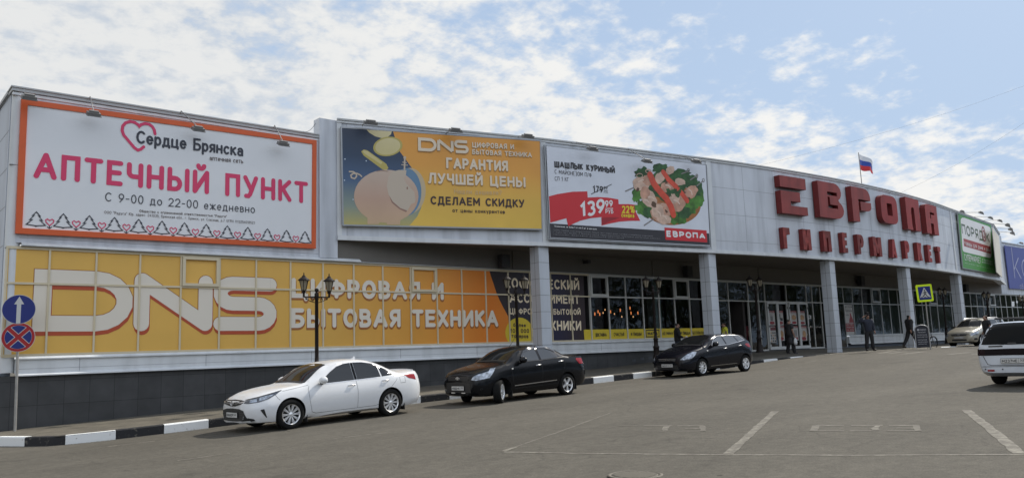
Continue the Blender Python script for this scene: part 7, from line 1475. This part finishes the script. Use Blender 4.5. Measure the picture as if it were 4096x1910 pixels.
# man with bags at the doors
l_ = stand(3165, 1417, 39.3); pbg = person('man in a dark short sleeved shirt carrying a white bag past the entrance doors', l_, face(.80, -.25), {'kl': (.10, .10, .52), 'al': (.10, .12, .09), 'tl': (.12, .27, .03), 'kr': (-.10, -.03, .50), 'ar': (-.10, -.13, .10), 'tr': (-.12, .01, .03)}, 1.75, mat('charcoal_shirt', (.022, .022, .024), .85), m_cblk, 'short', mat('grey_hair', (.06, .055, .05), .8))
def bag(name, lab, loc, w_, h_, m):
    T = empty(name, loc, lab, 'bag'); mb = MB(); n = 14; prof = [(0, -h_*.02, .2), (.0, -h_*.06, .55), (0, -h_*.25, .75), (0, -h_*.6, 1.), (0, -h_*.9, .9), (0, -h_, .5)]
    vs = [(w_/2*s*math.cos(2*math.pi*k/n)*(1+.12*math.sin(k*2.3+z*9)), w_*.32*s*math.sin(2*math.pi*k/n), z) for _, z, s in prof for k in range(n)]
    mb.add(vs, [(i*n+k, i*n+(k+1) % n, (i+1)*n+(k+1) % n, (i+1)*n+k) for i in range(len(prof)-1) for k in range(n)]+[tuple(range((len(prof)-1)*n, len(prof)*n))], 0, True); mb.build('sack', m, T)
    mb = MB()
    for y in (-.015, .015): mb.tube([(-w_*.12, y, -h_*.04), (-.02, y*.5, .03), (.02, y*.5, .03), (w_*.12, y, -h_*.04)], .006, 5)
    mb.build('bag_handle', m, T); return T
m_wbag = mat('white_plastic_bag', (.55, .56, .56), .5, var=.15, scale=8)
def hand_at(o, h): return Matrix.Translation(o.location) @ Matrix.Rotation(o.rotation_euler.z, 4, 'Z') @ Vector(h)
hb = hand_at(pbg, (.25, .10, .80)); bag('carrier_bag', 'white plastic carrier bag hanging from the hand of the man at the doors', tuple(hb), .24, .34, m_wbag)
hb = hand_at(pbg, (.30, -.06, .82)); bag('carrier_bag', 'black carrier bag behind the white one, held by the man at the doors', tuple(hb+Vector((-.12, .10, .02))), .30, .36, m_cblk)
# walking man by the fourth pillar
l_ = stand(3646, 1392, 42.5); person('person in black hooded clothes striding past the fourth pillar', l_, face(.85, -.45), {'kl': (.09, .24, .52), 'al': (.10, .34, .10), 'tl': (.11, .50, .05), 'kr': (-.09, -.14, .50), 'ar': (-.10, -.40, .16), 'tr': (-.11, -.28, .05), 'el': (.24, -.12, 1.16), 'wl': (.25, -.14, .92), 'hl': (.25, -.13, .85), 'er': (-.24, .10, 1.16), 'wr': (-.23, .24, .98), 'hr': (-.22, .29, .92)}, 1.78, m_cblk, m_cblk, hair=m_cblk, hairlen=.6)
# man in a jacket before the cafe stickers
p = onY(2706, 1288, -1.35); zf_ = zwalk(p.x, p.y); Hm = max(1.7, min(1.95, p.z-zf_))
pj = person('man in a dark open jacket holding a white paper, behind the dark hatchback', (p.x, p.y, p.z-Hm), face(.65, -.55), {'el': (.25, .02, 1.14), 'wl': (.17, .24, 1.06), 'hl': (.13, .31, 1.08)}, Hm, m_cblk, m_cnavy)
hb = hand_at(pj, (.10, .38, 1.08)); T = empty('paper_sheet', tuple(hb), 'white paper sheet in the hand of the man in the open jacket', 'paper'); mb = MB(); mb.box(-.06, .06, -.006, .006, -.22, .06); mb.build('sheet', m_wp, T)
# woman in yellow and woman in red at the open doorway
p = onY(2896, 1287, -.9); zf_ = zwalk(p.x, p.y); Hm = max(1.55, min(1.8, p.z-zf_)); person('person in a bright yellow shirt beside the second pillar', (p.x, p.y, p.z-Hm), face(-.5, .4), {}, Hm, mat('yellow_shirt', (.62, .62, .05), .8, var=.15, scale=12), m_cnavy, 'short', m_hairg)
p = onY(2973, 1285, .55); Hm = 1.68; person('woman in a dark red dress in the open doorway', (p.x, p.y, p.z-Hm), face(-.6, -.6), {}, Hm, mat('maroon_dress', (.16, .02, .03), .8, var=.3, scale=14), None, 'short', m_hairg, .6, skirt=mat('maroon_skirt', (.16, .02, .03), .8, var=.3, scale=14))
# woman beside the white estate
l_ = stand(3958, 1408, 37.0); pw = person('woman in black with brown hair, standing beside the white estate car', l_, face(-.7, .6), {'er': (-.25, -.02, 1.15)}, 1.72, m_cblk, m_cblk, 'short', m_hairg, .5)
hb = hand_at(pw, (.27, .07, .84)); bag('carrier_bag', 'grey carrier bag held by the woman in black', tuple(hb), .26, .38, mat('grey_bag', (.16, .17, .19), .6))

# ================================================================= trees across the car park (seen in the window reflections)
m_bark = mat('bark', (.09, .07, .05), .9, var=.3); m_leaf = mat('leaves', (.055, .085, .03), .7, var=.5, scale=1.5)
def make_tree():
    r = empty('tree', (0, 0, 0), 'leafy street tree across the car park, seen only as a reflection in the shop windows', 'tree', 'trees across the car park'); mb = MB(); mb.tube([(0, 0, -.2), (.05, 0, 1.5), (-.05, .05, 3.2), (.1, .0, 5.5), (.0, .1, 8)], [.22, .18, .15, .09, .03], 8); tips = []
    for k in range(18):
        a = k*2.4; z = 1.6+.36*k; l = 3.0-.12*k; e_ = Vector((l*math.cos(a), l*math.sin(a), z+1.0)); mb.tube([(0, 0, z), tuple(Vector((0, 0, z)).lerp(e_, .5)+Vector((0, 0, .2))), tuple(e_)], [.06, .04, .015], 5); tips += [e_, Vector((0, 0, z)).lerp(e_, .6)]
    mb.build('trunk', m_bark, r); lf = MB(); rr = random.Random(3)
    for t_ in tips:
        for q in range(90):
            p = t_+Vector((rr.gauss(0, .5), rr.gauss(0, .5), rr.gauss(-.25, .62))); u = Vector((rr.uniform(-1, 1), rr.uniform(-1, 1), rr.uniform(-1, 1))).normalized(); v = u.orthogonal().normalized(); s_ = rr.uniform(.10, .20); lf.add([p-u*s_, p+v*s_*.5, p+u*s_, p-v*s_*.5], [(0, 1, 2, 3)])
    lf.build('crown', m_leaf, r, fix=False); return r
tr = make_tree()
spots = []
rr = random.Random(11)
for k in range(20): spots.append((26+6.6*k+rr.uniform(-1.5, 1.5), -33-.10*k*6+rr.uniform(-3, 3), rr.uniform(1.15, 1.5)))
for k in range(14): spots.append((160+9*k, -44-.5*k+rr.uniform(-4, 4), rr.uniform(1.3, 1.6)))
for k in range(12): spots.append((-46+7*k+rr.uniform(-1.5, 1.5), -58+rr.uniform(-4, 4), rr.uniform(1.3, 1.6)))
for i, (x, y, s_) in enumerate(spots):
    o = tr if i == 0 else copy_tree(tr); o.location = (x, y, zroad(x)); o.scale = (s_, s_, s_*1.02); o.rotation_euler.z = i*1.3
